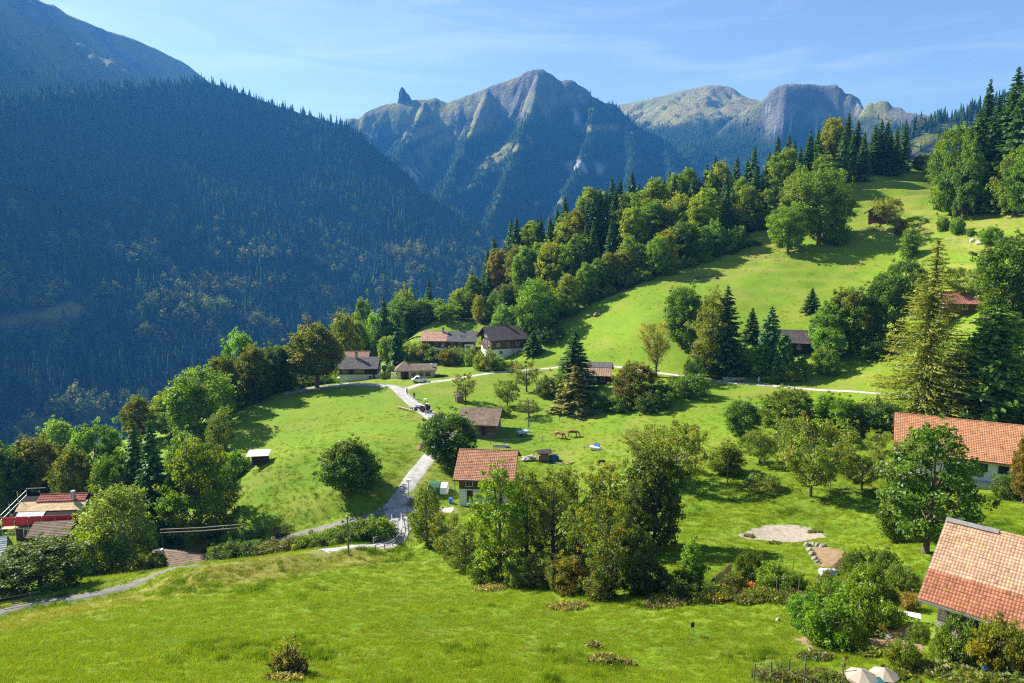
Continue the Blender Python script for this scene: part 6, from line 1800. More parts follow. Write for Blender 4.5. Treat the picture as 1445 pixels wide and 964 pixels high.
# street lamps, poles and posts
def lamp(u, v, top, label, Y=None):
    p = at(u, v, Y); h = (v - top) / px_m(p.y)
    e = thing('street_lamp', label, 'lamp', p, 0, 'white-headed street lamps')
    MB().tube([(0, 0, -.3), (0, 0, h - .2)], [.075, .05], 8).build('post', metal_grey, e)
    MB().tube([(0, 0, h - .3), (0, 0, h - .1), (0, 0, h + .12), (0, 0, h + .16)], [.14, .34, .42, .05], 12).build('lamp_head', white_p, e)
    return e
lamp(577, 713, 675, 'street lamp at the roadside before the brown-tiled farmhouse')
lamp(604, 642, 607, 'street lamp half hidden by the tree near the barn')
lamp(600.5, 586, 563, 'street lamp right beside the tractor')
lamp(229, 812, 776, 'street lamp in front of the sunken roof', Y=97)
def pole(u, v, top, label, r=.12, arm=0, m=None, Y=None, nm='utility_pole', cat='pole', group='wooden poles'):
    p = at(u, v, Y); h = pt(u, top, p.y)[2] - p.z if Y else (v - top) / px_m(p.y) * 1.02
    e = thing(nm, label, cat, p, 0, group)
    MB().tube([(0, 0, -.4), (0, 0, h)], [r, r * .75], 8).build('pole', m or wood_grey, e)
    if arm: MB().bar((-arm, 0, h - .4), (arm, 0, h - .4), .1).build('crossarm', wood_grey, e)
    MB().ball((0, 0, h), (r, r, .06), 8, 5).build('cap', metal_grey, e)
    return e
pole(492, 784, 725, 'wooden pole standing in the hedge by the bridge', .13)
pole(745.5, 604, 563, 'utility pole at the end of the field fence', .11, .0)
pole(728, 541, 508, 'utility pole at the right end of the garage', .10, .5)
pole(1026, 684, 645, 'grey post at the field edge behind the thicket', .10)
pole(1171, 700, 665, 'thin stake under the largest apple tree', .05)
e = pole(528, 719, 697, 'footpath signpost with orange top on the left meadow', .06, nm='signpost', cat='signpost', group='signs')
MB().prism([(-.45, 2.25), (.3, 2.25), (.45, 2.4), (.3, 2.55), (-.45, 2.55)], 'y', -.09, -.062).build('sign_board', pm('orange board', (.55, .22, .03)), e)
p = at(979, 898)
e = thing('marker_sign', 'small tilted black marker sign in the near meadow', 'sign', p, .3, 'signs')
MB().tube([(0, 0, -.2), (-.12, 0, 1.0)], .02, 6).build('stake', metal_grey, e); MB().box(-.30, -.02, .78, .02, .02, 1.2).build('board', metal_dark, e)
p = at(776, 522.5); tag(MB().tube([(0, 0, 0), (0, 0, .05)], .35, 10).tube([(0, 0, .05), (0, 0, .9)], [.25, .05], 10).build('traffic_cone', pm('orange plastic', (.75, .16, .03))), 'orange traffic cone at the side of the lane', 'cone').location = p + Vector((0, 0, .08))

# railings at the little bridge
def railing(px, label, h=1.0, m=None, rails=(.5, .95), step=2.0, group='railings by the bridge', nm='railing', sink=0):
    c = spline([at(u, v) if len((u, v)) == 2 else None for u, v in px], .6)
    pts = [Vector((q.x, q.y, float(H(q.x, q.y)) - sink)) for q in c]
    e = thing(nm, label, 'railing' if 'rail' in nm else 'fence', pts[0], 0, group)
    o0 = pts[0]; m = m or wood_grey
    for z in rails:
        MB().tube([q - o0 + Vector((0, 0, z * h)) for q in pts], .05, 6).build('rail', m, e)
    d = 0; last = None
    for i, q in enumerate(pts):
        d += (q - pts[i - 1]).length if i else 0
        if last is None or d - last >= step:
            last = d; MB().bar(q - o0 - Vector((0, 0, .4)), q - o0 + Vector((0, 0, h)), .11).build('post', m, e)
    return e
pale_wood = mat('silvered wood', (.42, .38, .33), .9, .25, 3)
railing([(566, 733), (568, 750), (561, 765), (546, 775), (530, 779)], 'outer curved wooden railing of the little bridge', m=pale_wood)
railing([(553, 735), (553, 748), (545, 760), (527, 768)], 'inner curved wooden railing of the little bridge', m=pale_wood)
# pale kerb along the road
kb = spline([at(u, v) for u, v in [(573, 548), (573, 556), (579, 564), (592, 573), (607, 580), (620, 586), (632, 592)]], .7)
tag(MB().tube([Vector((q.x, q.y, float(H(q.x, q.y)) + .12)) for q in kb], .22, 6).build('kerb', concrete), 'pale kerb curving along the right side of the road', 'kerb')
a, b_ = at(560, 576), at(583, 582)
tag(MB().bar(a + Vector((0, 0, .35)), b_ + Vector((0, 0, .35)), .35, .3).build('timber_beam', wood_pale), 'pale squared timber lying at the left of the tractor', 'timber')
c0, c1 = Vector(pt(226, 752, 107)), Vector(pt(346, 744, 109))
e = thing('service_bridge', 'thin pale double rail spanning the shade behind the sunken roof', 'railing', (c0.x, c0.y, float(H(c0.x, c0.y))))
o0 = Vector(e.location)
for dz in (0, .55): MB().tube([c0 - o0 + Vector((0, 0, dz)), (c0 + c1) / 2 - o0 + Vector((0, 0, dz - .15)), c1 - o0 + Vector((0, 0, dz))], .07, 6).build('rail', pale_wood, e)
for t in (.02, .98):
    q = c0.lerp(c1, t); MB().bar((q.x - o0.x, q.y - o0.y, float(H(q.x, q.y)) - o0.z - .3), q - o0 + Vector((0, 0, .5)), .12).build('post', wood_grey, e)
# field fences
def fence(px, label, h=1.1, step=3.0, m=None, wire=(.35, .7, 1.0), r=.06, tape=False, rw=.018, group='field fences', mw=None):
    c = spline([at(u, v) for u, v in px], .8)
    pts = [Vector((q.x, q.y, float(H(q.x, q.y)))) for q in c]
    e = thing('fence', label, 'fence', pts[0], 0, group); o0 = pts[0]; m = m or wood_grey
    d = 0; last = None
    for i, q in enumerate(pts):
        d += (q - pts[i - 1]).length if i else 0
        if last is None or d - last >= step:
            last = d; MB().tube([q - o0 - Vector((0, 0, .4)), q - o0 + Vector((random.uniform(-.06, .06), random.uniform(-.06, .06), h))], [r, r * .85], 6).build('post', m, e)
    for z in wire: MB().tube([q - o0 + Vector((0, 0, z * h)) for q in pts], rw, 4).build('wire', mw or metal_grey, e)
    return e
fence([(748, 603), (775, 598), (800, 594), (830, 588), (850, 585)], 'post fence running up from the utility pole across the meadow', 1.2, 3.2, wire=(.5, .9), rw=.03)
fence([(776, 635), (800, 634), (825, 636), (850, 640), (890, 648)], 'white tape fence around the small paddock', .9, 3.5, wire=(.85, .95), rw=.012, mw=concrete)
fence([(692, 628), (712, 627), (732, 626), (752, 624), (772, 621)], 'wire fence in front of the barn', 1.2, 2.2, wire=(.4, .8))
fence([(575, 722), (590, 722), (603, 722)], 'short wooden fence at the driveway', .9, 2.2, wire=(.45, .9), rw=.05, mw=wood_grey)
fence([(1063, 966), (1088, 962), (1112, 958), (1135, 955)], 'wire mesh garden fence at the bottom edge', 1.45, 1.15, wire=(.15, .3, .45, .6, .75, .9), r=.05, rw=.008, group='garden fences')
fence([(130, 797), (150, 795), (172, 790)], 'low brown fence left of the birch', 1.0, 2.0, wire=(.5, .9), rw=.05, mw=wood_grey)
fence([(1332, 340), (1370, 343), (1415, 352)], 'fence along the upper ditch', 1.0, 4.0)
fence([(0, 858), (30, 852), (58, 846)], 'dark timber fence under the wide dark tree', 1.1, 2.0, wire=(.4, .9), rw=.06, mw=wood_grey)
def picket(px, label, h=1.0):
    c = spline([at(u, v) for u, v in px], .24)
    pts = [Vector((q.x, q.y, float(H(q.x, q.y)))) for q in c]
    e = thing('picket_fence', label, 'fence', pts[0], 0, 'garden fences'); o0 = pts[0]
    mb = MB()
    d = (pts[-1] - pts[0]).to_2d().normalized(); 
    for i, q in enumerate(pts):
        hh_ = h * random.uniform(.85, 1.12); s = .045; a_ = q - o0
        v_ = [a_ + Vector((d.x * i_ * s, d.y * i_ * s, z)) for i_, z in ((-1, -.1), (1, -.1), (1, hh_ - .08), (0, hh_), (-1, hh_ - .08))]
        nrm = Vector((-d.y, d.x, 0)) * .02
        mb.add([w + nrm for w in v_] + [w - nrm for w in v_], [(0, 1, 2, 3, 4), (9, 8, 7, 6, 5)] + [(k, (k + 1) % 5, 5 + (k + 1) % 5, 5 + k) for k in range(5)])
    mb.build('pickets', mat('picket wood', (.40, .27, .14), .9, .3, 3), e, recalc=True)['kind'] = 'stuff'
    for z in (.35, .95): MB().tube([q - o0 + Vector((-d.y * .04, d.x * .04, z)) for q in pts], .03, 4).build('rail', wood_grey, e)
picket([(1150, 834), (1162, 822), (1176, 810), (1194, 792)], 'wooden picket fence beside the stone-edged bed')
picket([(999, 838), (1010, 826), (1022, 816), (1032, 806)], 'wooden picket fence behind the yellow-flowered shrub')
for i, (u, v, t) in enumerate([(1126, 850, 800), (1118, 818, 782), (1106, 830, 795), (1095, 845, 812), (1134, 972, 930), (1188, 972, 925)]):
    pole(u, v, t, ['tall garden stake before the picket fence', 'tall bean pole by the stone bed', 'bean pole left of the tall one', 'short stake among pale green shrubs', 'dark stake with a cap at the bottom edge', 'stake among the sunflowers'][i], .045, nm='garden_stake', cat='stake', group='garden stakes')

# stones
def rock(u, v, wpx, hpx, label, m=None, Y=None, group='boulders', nm='boulder'):
    p = at(u, v, Y); s = 1 / px_m(p.y)
    b = bmesh.new(); bmesh.ops.create_icosphere(b, subdivisions=3, radius=1)
    sd = random.random() * 50
    for w in b.verts:
        c_ = w.co; f_ = 1 + .35 * float(fbm(np.array([c_.x * 1.5 + sd]), np.array([c_.y * 1.5 + c_.z * 2.1]), 3, 3)[0])
        w.co = c_ * f_
    me = bpy.data.meshes.new(nm); b.to_mesh(me); b.free(); me.materials.append(m or stone)
    o_ = link(nm, me); o_.location = p; o_.scale = (wpx * s / 2, wpx * s / 2.4, hpx * s * .75); o_.rotation_euler = (0, 0, random.random() * 6)
    return tag(o_, label, 'stone', group)
rock(1333, 269, 7, 5, 'white boulder on the grass below the crest gap', plaster)
rock(1386, 275, 6, 4, 'grey boulder before the high wood')
for i, (u, v, w) in enumerate([(984, 392, 9), (993, 391, 8), (1002, 391, 9), (1011, 393, 6)]): rock(u, v, w, 3, ['left stone of the low row on the bare slope', 'second stone of the low row on the bare slope', 'third stone of the low row on the bare slope', 'small right stone of the low row on the bare slope'][i], mat('dark stone', (.12, .11, .095), .95, .35, 3.0, .8, 9), group='stone row')
for i, (u, v, w) in enumerate([(1372, 341, 10), (1383, 343, 12), (1394, 345, 10)]): rock(u, v, w, 5, ['left boulder in the upper ditch', 'middle boulder in the upper ditch', 'right boulder in the upper ditch'][i], group='ditch stones')
for i, (u, v) in enumerate([(1139, 772), (1142, 778), (1146, 784), (1150, 790), (1154, 796), (1146, 771), (1154, 771), (1161, 773)]):
    rock(u, v, 11, 8, ['stone at the upper left corner of the bed edging', 'second stone down the left edging of the bed', 'third stone down the left edging of the bed', 'fourth stone down the left edging of the bed', 'lowest stone of the left edging of the bed', 'left stone on the upper edging of the bed', 'middle stone on the upper edging of the bed', 'right stone on the upper edging of the bed'][i], mat('grey field stone', (.27, .245, .21), .95, .35, 3.0, .8, 9), group='bed edging stones', nm='edging_stone')
for i, (u, v, w) in enumerate([(1246, 890, 12), (1250, 897, 13), (1254, 903, 11), (1130, 888, 9), (1098, 878, 8)]):
    rock(u, v, w, 9, ['upper pale stone by the garden soil', 'middle pale stone by the garden soil', 'lower pale stone by the garden soil', 'stone at the left foot of the garden thicket', 'flat stone in the grass left of the garden'][i], nm='garden_stone', group='garden stones')
rock(598, 634, 22, 12, 'heap of reddish earth beside the road', soilm, nm='earth_heap', group='heaps')
rock(843, 446, 10, 6, 'small reddish earth scar on the upper meadow', soilm, nm='earth_heap', group='heaps')
# stone planter by the lane
p = at(1036, 537)
e = thing('stone_planter', 'low pale stone planter wall beside the lane', 'planter', p, math.radians(-9))
MB().box(-2.9, -.5, -.5, 2.9, .5, .75).build('wall', stone, e, bevel=.06); MB().box(-2.8, -.38, .7, 2.8, .38, .82).build('soil', soilm, e)
tag(MB().ball((0, 0, .5), (.7, .5, .45), 10, 7).build('flower_clump', pm('red blossom', (.55, .02, .03))), 'clump of red flowers behind the stone planter', 'flowers').location = at(1040, 531)
p = at(1071, 538); e = thing('garden_urn', 'small white garden figure at the lane edge', 'ornament', p)
MB().tube([(0, 0, -.1), (0, 0, .5), (0, 0, .9), (0, 0, 1.3)], [.3, .28, .2, .05], 10).build('body', white_p, e); MB().tube([(0, 0, -.1), (0, 0, .1)], .42, 10).build('base', concrete, e)

# yard of the farmhouse
p = at(767, 651); e = thing('wood_shelter', 'small roofed woodpile shelter right of the brown-tiled farmhouse', 'shelter', p, math.radians(12))
for x in (-1.1, 1.1):
    for y in (-.6, .6): MB().bar((x, y, -.3), (x, y, 1.7), .12).build('post', wood_grey, e)
mb = MB()
for i in range(8):
    for j in range(5): mb.tube([(-1 + i * .27, -.5, .15 + j * .26), (-1 + i * .27, .5, .15 + j * .26)], .125, 7)
mb.build('firewood', mat('firewood', (.36, .24, .13), .9, .35, 4), e)['kind'] = 'stuff'
mb = MB(); mb.col = (1, 1, 1); mb.prism([(-1, 1.75), (0, 2.25), (1, 1.75), (1, 1.83), (0, 2.35), (-1, 1.83)], 'x', -1.5, 1.5); mb.build('roof', shingle_dark, e, tint=True)
p = at(781, 650); e = tag(MB().prism([(-1.1, 0), (1.1, 0), (.7, .9), (.1, 1.25), (-.6, .9)], 'x', -.9, .9).build('tarpaulin_pile', pm('dark blue sheet', (.04, .08, .14), .5), bevel=.15), 'pile under a dark blue sheet beside the woodpile shelter', 'pile'); e.location = p; e.rotation_euler = (0, 0, .5)
for i in range(4):
    p = at(794 + i * 4, 655 + (i % 2) * 1.5); e = tag(MB().bar((-1.4, 0, .12 + .08 * i), (1.4, .2 * i, .15), .13).build('plank', wood_pale), ['lowest loose plank right of the blue sheet', 'second loose plank right of the blue sheet', 'third loose plank right of the blue sheet', 'outermost loose plank right of the blue sheet'][i], 'plank', 'loose planks'); e.location = p; e.rotation_euler = (0, 0, .3 * i - .2)
p = at(746, 650); e = tag(MB().bar((-1.6, -.4, .2), (1.2, .5, .5), .3, .12).bar((-1.2, .6, .3), (1.5, -.3, .8), .35, .1).bar((-.6, -.7, .2), (.8, .4, 1.1), .3, .1).bar((-1.4, .2, .6), (.2, .1, .9), .4, .12).ball((.9, .3, .25), (.6, .5, .4)).ball((-.9, -.3, .2), (.5, .6, .4)).build('rubble_heap', concrete), 'heap of pale boards and stones behind the farmhouse gable', 'heap'); e.location = p
p = at(706, 631); tag(MB().prism([(-.5, 0), (.5, 0), (.3, .4), (-.15, .5)], 'x', -1.5, 1.2).ball((1.4, .1, .2), (.5, .4, .3)).build('covered_stack', concrete), 'white covered stack between barn and farmhouse', 'stack').location = p
p = at(738, 615); e = thing('trailer', 'small blue and white cart in the shade of the barn', 'cart', p, .4)
MB().box(-1.2, -.7, .6, 1.2, .7, 1.1).build('tub', pm('pale blue', (.35, .5, .7)), e, bevel=.05)
for sy in (-1, 1): wheel(e, (0, sy * .75, .35), .35, .2, metal_grey)
MB().bar((1.1, 0, .65), (2.2, 0, .4), .08).build('drawbar', metal_dark, e)
p = at(840, 635); e = thing('bathtub_trough', 'white and blue water trough in the paddock', 'trough', p, -.5)
MB().prism([(-.5, .1), (.5, .1), (.62, .75), (-.62, .75)], 'x', -1.1, 1.1).build('tub', white_p, e, bevel=.06); MB().prism([(-.2, .7), (.35, .7), (.2, 1.35)], 'x', -.3, .9).build('cover', blue_p, e); MB().box(-.7, -.4, -.2, -.5, .4, .15).build('foot', concrete, e); MB().box(.5, -.4, -.2, .7, .4, .15).build('foot', concrete, e)
p = at(619, 695); e = thing('tarpaulin_shelter', 'green covered frame with white end beside the farmhouse', 'shelter', p, -.1)
MB().prism([(-1.2, 0), (1.2, 0), (1.2, 1.2), (.5, 1.7), (-.5, 1.7), (-1.2, 1.2)], 'x', -1.6, .4).build('cover', pm('green sheet', (.03, .13, .08), .6), e, bevel=.05); MB().prism([(-1.15, 0), (1.15, 0), (1.15, 1.15), (.5, 1.6), (-.5, 1.6), (-1.15, 1.15)], 'x', .42, 1.7).build('white_cover', plaster, e, bevel=.05)
p = at(636, 711); tag(MB().tube([(0, 0, 0), (0, 0, .45), (0, 0, .95), (0, 0, 1.0)], [.33, .36, .33, .1], 14).build('barrel', blue_p), 'blue barrel at the left corner of the farmhouse', 'barrel').location = p
p = at(581, 716); e = thing('litter_bin', 'brown bin on a post beside the street lamp', 'bin', p)
MB().tube([(0, 0, .2), (0, 0, 1.5)], .5, 10).build('body', wood_grey, e); MB().tube([(0, 0, 1.5), (0, 0, 1.6)], .55, 10).build('lid', metal_dark, e); MB().tube([(0, 0, -.2), (0, 0, .25)], .1, 8).build('foot', metal_dark, e)

# garden by the near barn
def parasol(u, v, r, h, label, m, Y=None):
    p = at(u, v, Y); e = thing('parasol', label, 'parasol', p, .2, 'garden parasols')
    n_ = 8
    vs = [(0, 0, h)] + [(r * math.cos(k * 2 * math.pi / n_), r * math.sin(k * 2 * math.pi / n_), h - .45) for k in range(n_)] + [(r * .99 * math.cos(k * 2 * math.pi / n_), r * .99 * math.sin(k * 2 * math.pi / n_), h - .62) for k in range(n_)]
    MB().add(vs, [(0, 1 + k, 1 + (k + 1) % n_) for k in range(n_)] + [(1 + k, 9 + k, 9 + (k + 1) % n_, 1 + (k + 1) % n_) for k in range(n_)]).build('canopy', m, e)
    MB().tube([(0, 0, -.2), (0, 0, h + .08)], .03, 8).build('pole', metal_grey, e); MB().tube([(0, 0, -.05), (0, 0, .12)], .3, 12).build('base', concrete, e)
    for k in range(n_): MB().bar((0, 0, h - .12), (r * .97 * math.cos(k * 2 * math.pi / n_), r * .97 * math.sin(k * 2 * math.pi / n_), h - .5), .02).build('rib', metal_grey, e)
canvas = mat('cream canvas', (.34, .29, .23), .85, .1, 2)
parasol(1214, 975, .95, 1.4, 'left cream parasol in the garden by the bottom edge', canvas)
parasol(1246, 972, .85, 1.35, 'right cream parasol overlapping its neighbour in the garden', canvas)
p = at(1229, 978); e = thing('garden_table', 'teal-covered garden table under the cream parasols', 'table', p); MB().box(-.7, -.4, .7, .7, .4, .76).build('tabletop', pm('teal cloth', (.02, .09, .10)), e)
for x in (-.6, .6):
    for y in (-.32, .32): MB().bar((x, y, -.1), (x, y, .7), .05).build('leg', metal_grey, e)
p = at(1279, 880); e = thing('garden_bench', 'white garden table beside the barn corner', 'table', p, math.radians(-25)); MB().box(-.95, -.4, .7, .95, .4, .78).build('tabletop', white_p, e, bevel=.02)
for x in (-.8, .8): MB().bar((x, -.3, -.1), (x, -.3, .7), .07).build('leg', metal_grey, e); MB().bar((x, .3, -.1), (x, .3, .7), .07).build('leg', metal_grey, e)
p = at(1326, 925); e = thing('wooden_chair', 'brown wooden chair against the barn wall', 'chair', p, .4); MB().box(-.28, -.28, .42, .28, .28, .47).build('seat', wood_brown, e); MB().box(-.28, .24, .47, .28, .28, 1.0).build('backrest', wood_brown, e)
for x in (-.24, .24):
    for y in (-.24, .24): MB().bar((x, y, -.1), (x, y, .43), .05).build('leg', wood_brown, e)
p = at(1391, 951); e = thing('bucket', 'blue bucket standing in the grass before the barn', 'bucket', p); MB().tube([(0, 0, 0), (0, 0, .42)], [.2, .27], 16).build('body', pm('blue plastic', (.02, .12, .5), .4), e); MB().tube([(.26 * math.cos(a), 0, .42 + .2 * math.sin(a)) for a in np.linspace(0, 3.14, 9)], .012, 5).build('handle', metal_grey, e)
p = at(1168, 812); tag(MB().prism([(-.6, 0), (.6, 0), (.45, .5), (-.2, .7)], 'x', -.8, .8).build('compost_cover', pm('pale sheet', (.45, .62, .58)), bevel=.1), 'pale greenish sheet over a heap by the picket fence', 'heap').location = p
# sunflowers
yel = pm('yellow petals', (.75, .42, .02), .8); stemg = pm('stem green', (.07, .15, .03), .9)
def sunflower(u, v, h, label):
    p = at(u, v); e = thing('sunflower', label, 'flower', p, random.uniform(-.5, .5), 'sunflowers in the garden')
    MB().tube([(0, 0, -.1), (.04, 0, h * .5), (0, -.05, h)], .022, 5).build('stem', stemg, e)
    mb = MB()
    for k in range(14):
        a = k * 6.283 / 14; c_, s_ = math.cos(a), math.sin(a)
        mb.add([(.06 * c_, -.1, h + .06 * s_), (.13 * c_ - .04 * s_, -.12, h + .13 * s_ + .04 * c_), (.22 * c_, -.10, h + .22 * s_), (.13 * c_ + .04 * s_, -.12, h + .13 * s_ - .04 * c_)], [(0, 1, 2, 3)])
    mb.build('petals', yel, e, recalc=False)['kind'] = 'stuff'; MB().ball((0, -.11, h), (.09, .035, .09), 10, 6).build('flower_centre', soilm, e)
    mb = MB()
    for k in range(6):
        a = k * 2.4; z = h * (.2 + .12 * k); mb.add([(0, 0, z), (.16 * math.cos(a) - .07 * math.sin(a), .16 * math.sin(a) + .07 * math.cos(a), z + .08), (.34 * math.cos(a), .34 * math.sin(a), z - .02), (.16 * math.cos(a) + .07 * math.sin(a), .16 * math.sin(a) - .07 * math.cos(a), z + .08)], [(0, 1, 2, 3)])
    mb.build('leaves', stemg, e, recalc=False)['kind'] = 'stuff'
for i, (u, v, h) in enumerate([(1191, 958, 1.5), (1187, 962, 1.1), (1244, 958, .9), (1240, 905, 1.2), (1247, 908, 1.0), (1290, 968, .6), (1232, 962, .8), (1296, 972, .5)]):
    sunflower(u, v, h, ['tallest sunflower left of the parasols', 'second sunflower just below the tallest', 'sunflower in front of the right parasol', 'sunflower behind the parasols by the soil', 'shorter sunflower behind the parasols by the soil', 'yellow bloom at the foot of the round bush', 'sunflower between the two parasols', 'lowest yellow bloom at the bottom edge'][i])
# dry stalks in the near meadow
def stalks(u, v, r, h, n_, hues, label, nm='dry_grass_clump', cat='plant'):
    p = at(u, v); R = np.random.default_rng(int(u)); vs = []; fs = []; tt = []
    for i in range(n_):
        a = R.uniform(0, 6.28); d = r * R.random() ** .6; x, y = d * math.cos(a), d * math.sin(a) * .7; hh_ = h * R.uniform(.4, 1.1) * (1 - .5 * d / r)
        z0 = float(H(p.x + x, p.y + y)) - p.z
        lx, ly = R.normal() * .25 * hh_, R.normal() * .25 * hh_; w = .014 + .01 * R.random(); k = len(vs)
        t_ = np.array(hues[R.integers(len(hues))]) * R.uniform(.7, 1.2)
        vs += [(x - w, y, z0 - .05), (x + w, y, z0 - .05), (x + lx + w * .4, y + ly, z0 + hh_), (x + lx - w * .4, y + ly, z0 + hh_)]; fs.append((k, k + 1, k + 2, k + 3)); tt += [t_] * 4
        for q in range(3):
            k = len(vs); c_ = np.array([x + lx * .8, y + ly * .8, z0 + hh_ * R.uniform(.6, 1.02)]) + R.normal(size=3) * .07
            s_ = .035 + .05 * R.random(); e1 = R.normal(size=3) * s_; e2 = R.normal(size=3) * s_
            vs += [tuple(c_ - e1), tuple(c_ - e2), tuple(c_ + e1), tuple(c_ + e2)]; fs.append((k, k + 1, k + 2, k + 3)); tt += [t_ * R.uniform(.8, 1.3)] * 4
    o_ = link(nm, mesh_np(nm, vs, np.array(fs), leafm, np.array(tt))); o_.location = p; o_.color = (1, 1, 1, 1)
    return tag(o_, label, cat, 'dry clumps in the near meadow')
DRY = ((.17, .15, .11), (.13, .125, .08), (.21, .185, .15), (.09, .11, .04))
stalks(852, 938, 1.25, .8, 900, DRY, 'pale dry grass heap right of centre in the near meadow')
stalks(838, 915, .6, .45, 260, DRY, 'small dry tuft just above the pale dry heap')
stalks(885, 940, .6, .4, 220, DRY, 'small dry tuft right of the pale dry heap')
stalks(408, 952, 1.0, 1.7, 700, ((.10, .09, .05), (.16, .11, .05), (.075, .105, .03), (.06, .09, .02)), 'brown stalks around the lone weed bush', 'weed_stalks')
stalks(400, 961, 1.1, .5, 400, DRY, 'dry grass below the lone weed bush')
for i, (u, v, r, h, lab) in enumerate([(1025, 845, 1.6, 1.0, 'dry stalks by the left picket fence'), (1110, 848, 2.0, 1.1, 'tall stalks in the vegetable garden'), (1095, 962, 1.6, .8, 'flowering stalks by the wire mesh fence'), (1155, 962, 1.8, .9, 'purple-brown stalks left of the parasols'), (1060, 850, 1.6, .8, 'stalks beneath the dark vine clump'), (940, 855, 2.2, .7, 'dry grass along the shaded edge of the thicket'), (800, 858, 2.0, .6, 'dry fringe at the front of the thicket'), (690, 832, 2.0, .6, 'dry fringe under the bright ash'), (1150, 930, 1.2, .5, 'low weeds below the garden shrubs'), (1340, 955, 1.6, .7, 'garden weeds before the barn wall'), (1420, 960, 1.6, .6, 'garden weeds at the bottom right')]):
    stalks(u, v, r, h, 420, (((.09, .11, .03), (.12, .11, .06), (.065, .10, .03), (.10, .075, .09), (.07,.12,.03)) if i not in (5, 6, 7) else DRY), lab)
GRN = ((.10, .14, .03), (.075, .12, .025), (.13, .15, .035), (.12, .11, .05))
for i, (u, v, r, h, hs, lab) in enumerate([
 (1005, 842, 1.4, 1.3, GRN, 'green weeds at the left corner of the vegetable garden'), (1070, 846, 1.5, 1.4, GRN, 'tall green plants in front of the dark vine clump'),
 (1100, 826, 1.6, 1.5, GRN, 'tall beans in the middle of the vegetable garden'), (1128, 835, 1.5, 1.3, GRN, 'leafy rows before the picket fence'), (1150, 858, 1.3, 1.2, GRN, 'green plants below the picket fence'),
 (1190, 838, 1.3, 1.6, GRN, 'tall maize-like plants behind the garden thicket'), (1215, 822, 1.4, 1.5, GRN, 'tall plants right of the picket fence'), (1250, 846, 1.2, 1.1, GRN, 'grey-green herbs left of the barn eave'),
 (1058, 838, .5, 1.1, ((.36, .16, .03), (.3, .12, .03)), 'orange flower spike by the dark vine clump'), (1012, 850, .8, .8, ((.34, .24, .03), (.12, .14, .03)), 'yellow flowers at the left garden corner'),
 (1283, 862, .5, 1.7, ((.17, .12, .05), (.14, .12, .05)), 'tawny ornamental grass at the barn corner'), (1200, 966, 1.0, .9, GRN, 'green plants around the tallest sunflower'), (1262, 958, .9, .7, GRN, 'low green plants right of the parasols'),
 (1310, 948, 1.2, .8, GRN, 'leafy plants under the wooden chair'), (1365, 962, 1.3, .6, GRN, 'cabbage rows left of the blue bucket'), (1230, 925, 1.0, .6, GRN, 'low greens beside the garden soil'), (940, 848, 1.6, 1.0, GRN, 'rank weeds between bramble and big dark tree')]):
    stalks(u, v, r, h, 520, hs, lab, 'garden_plants', 'plant')
stalks(1092, 768, .9, .35, 160, GRN, 'weeds growing through the front edge of the gravel patch', 'weeds', 'plant')
stalks(1150, 752, .9, .4, 160, GRN, 'weeds at the right end of the gravel patch', 'weeds', 'plant')
stalks(1057, 758, .7, .35, 120, DRY, 'dry weeds at the left tip of the gravel patch', 'weeds', 'plant')
# bare branches over the farmhouse roof
p = at(697, 726, 108.5); mb = MB(); R = np.random.default_rng(4)
for dx, top in ((-.2, 8.6), (.5, 9.4), (2.2, 8.9), (1.3, 8.0)):
    a = Vector((dx, 0, -.3)); m_ = Vector((dx + R.normal() * .4, .2, top * .55)); t_ = Vector((dx + R.normal() * 1.2 - .3, .4, top))
    mb.tube([a, m_, t_], [.14, .09, .03], 6)
    for q in range(3):
        s_ = m_.lerp(t_, R.uniform(.2, .8)); mb.tube([s_, s_ + Vector((R.normal() * .9, R.normal() * .4, R.uniform(.6, 1.6)))], [.045, .012], 5)
e = thing('dead_tree', 'dead bare-branched tree in front of the brown-tiled roof', 'tree', p); mb.build('trunk', bark, e)

# ------------------------------------------------------------------ grass tufts
gl = leaf_mat('grass blades', (1, 1, 1), .55, obj_tint=False, rand=.22, gloss=.0)
tufts = []
for s in range(5):
    R = np.random.default_rng(200 + s); vs = []; tt = []
    hue = np.array([(.235,.335,.018), (.275,.355,.02), (.20,.31,.017), (.31,.31,.06), (.085,.165,.013)][s])
    for i in range(26):
        a = R.uniform(0, 6.28); d = R.random() ** .5 * .42; x, y = d * math.cos(a), d * math.sin(a)
        h = R.uniform(.5, 1.0); w = .022; l = R.normal(size=2) * .32; b2 = R.uniform(0, 3.14); wx, wy = w * math.cos(b2), w * math.sin(b2)
        t_ = hue * R.uniform(.75, 1.25)
        vs += [(x - wx, y - wy, -.05), (x + wx, y + wy, -.05), (x + l[0] + wx * .3, y + l[1] + wy * .3, h), (x + l[0] - wx * .3, y + l[1] - wy * .3, h)]; tt += [t_] * 4
    tufts.append(bpy.data.objects.new('grass_tuft', mesh_np('grass_tuft', vs, np.arange(len(vs)).reshape(-1, 4), gl, np.array(tt))))
R = np.random.default_rng(77)
n0 = 420000
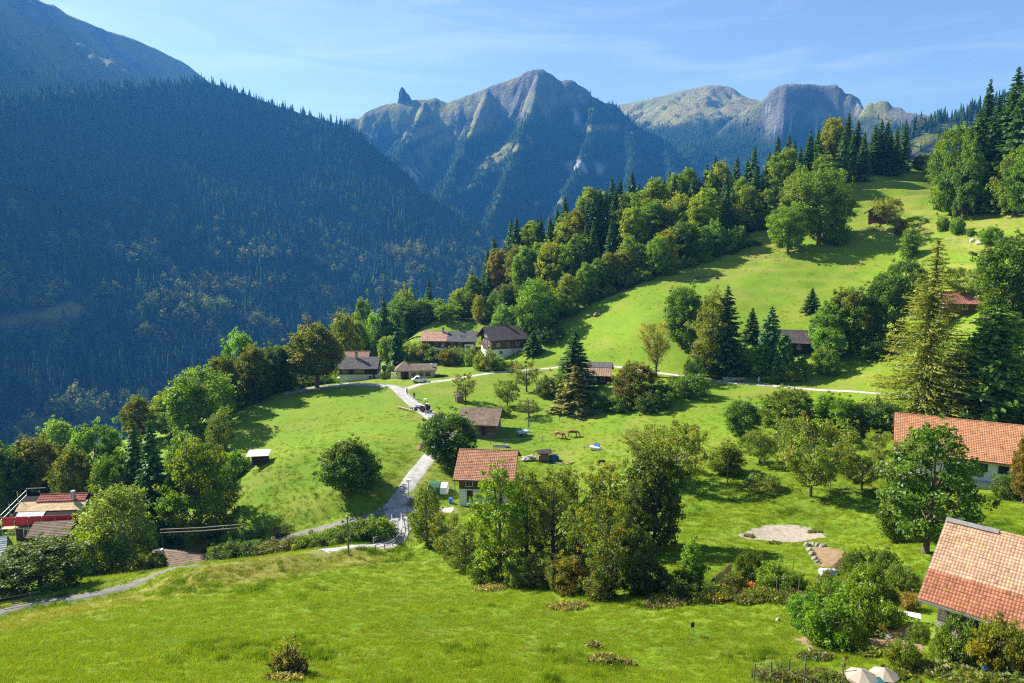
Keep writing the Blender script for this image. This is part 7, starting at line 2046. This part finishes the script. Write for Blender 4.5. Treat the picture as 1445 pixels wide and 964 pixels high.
# even in ground area, thinned with distance
y = 30 + 190 * R.random(n0) ** 1.35; x = (R.random(n0) * 2 - 1) * .80 * y
keep = R.random(n0) < np.clip((46 / y) ** .9, 0, 1) * np.clip(y / 60, .3, 1)
x, y = x[keep], y[keep]
z = H(x, y); u, v = project(x, y, z)
ok = (R.random(len(y)) > smooth(90, 170, y)) & (u > -30) & (u < 1475) & (v < 1000) & (road_dist(x, y) > -.12 + .25 * fbm(x / 1.5, y / 1.5, 2, 12))
for hx, hy, hr in HOUSES: ok &= np.hypot(x - hx, y - hy) > hr * .8
for b in BEDS + [SAND]: ok &= ~in_poly(x + .7 * fbm(x, y, 2, 7), y + .7 * fbm(x + 5, y, 2, 7), b)
clump = fbm(x / 1.3, y / 1.1, 3, 91); tall = smooth(.06, .40, fbm(x / 3.2, y / 2.6, 5, 77, .65)) * smooth(-.15, .15, fbm(x / 16, y / 11, 2, 79))
ok &= R.random(len(x)) < np.clip(.62 + clump * .9, .2, 1)
x, y, z, tall = x[ok], y[ok], z[ok], tall[ok]
k = len(x); print('tufts', k)
h = (.09 + .13 * R.random(k)) * (1 + 2.2 * tall) * (1 - .55 * smooth(70, 150, y)); wv = (.35 + .35 * R.random(k)) * np.clip(y / 60, 1, 2.2)
strip_d = poly_dist(x, y, [(p_.x, p_.y) for p_ in strip])
kind = np.where(tall > .35, np.where(R.random(k) < .75 * tall, 4, 2), np.where(R.random(k) < .07 + .6 * (strip_d < 4.5), 3, (R.random(k) * 3).astype(int)))
# rougher, sparser tussocks on the slopes farther off
y2 = 95 + 215 * R.random(60000); x2 = (R.random(60000) * 2 - 1) * .78 * y2
z2 = H(x2, y2); u2, v2 = project(x2, y2, z2)
g2 = (u2 > 330) & (u2 < 1475) & (road_dist(x2, y2) > .6) & (R.random(60000) < np.clip(.28 + 1.3 * fbm(x2 / 9, y2 / 9, 4, 15), .05, 1) * .55)
for hx, hy, hr in HOUSES: g2 &= np.hypot(x2 - hx, y2 - hy) > hr
for b in BEDS + [SAND]: g2 &= ~in_poly(x2, y2, b)
x2, y2, z2 = x2[g2], y2[g2], z2[g2]; k2 = len(x2)
x, y, z = np.concatenate([x, x2]), np.concatenate([y, y2]), np.concatenate([z, z2])
w2 = R.uniform(.5, 1.3, k2); wv = np.concatenate([wv, w2]); h = np.concatenate([h, w2 * R.uniform(.12, .32, k2)])
kind = np.concatenate([kind, np.where(R.random(k2) < .25, 3, (R.random(k2) * 3).astype(int))]); k = len(x); print('with tussocks', k)
instancer('grass', np.stack([x, y, z], 1), np.stack([wv, wv, h], 1), kind, R.uniform(0, 6.28, k), tufts)
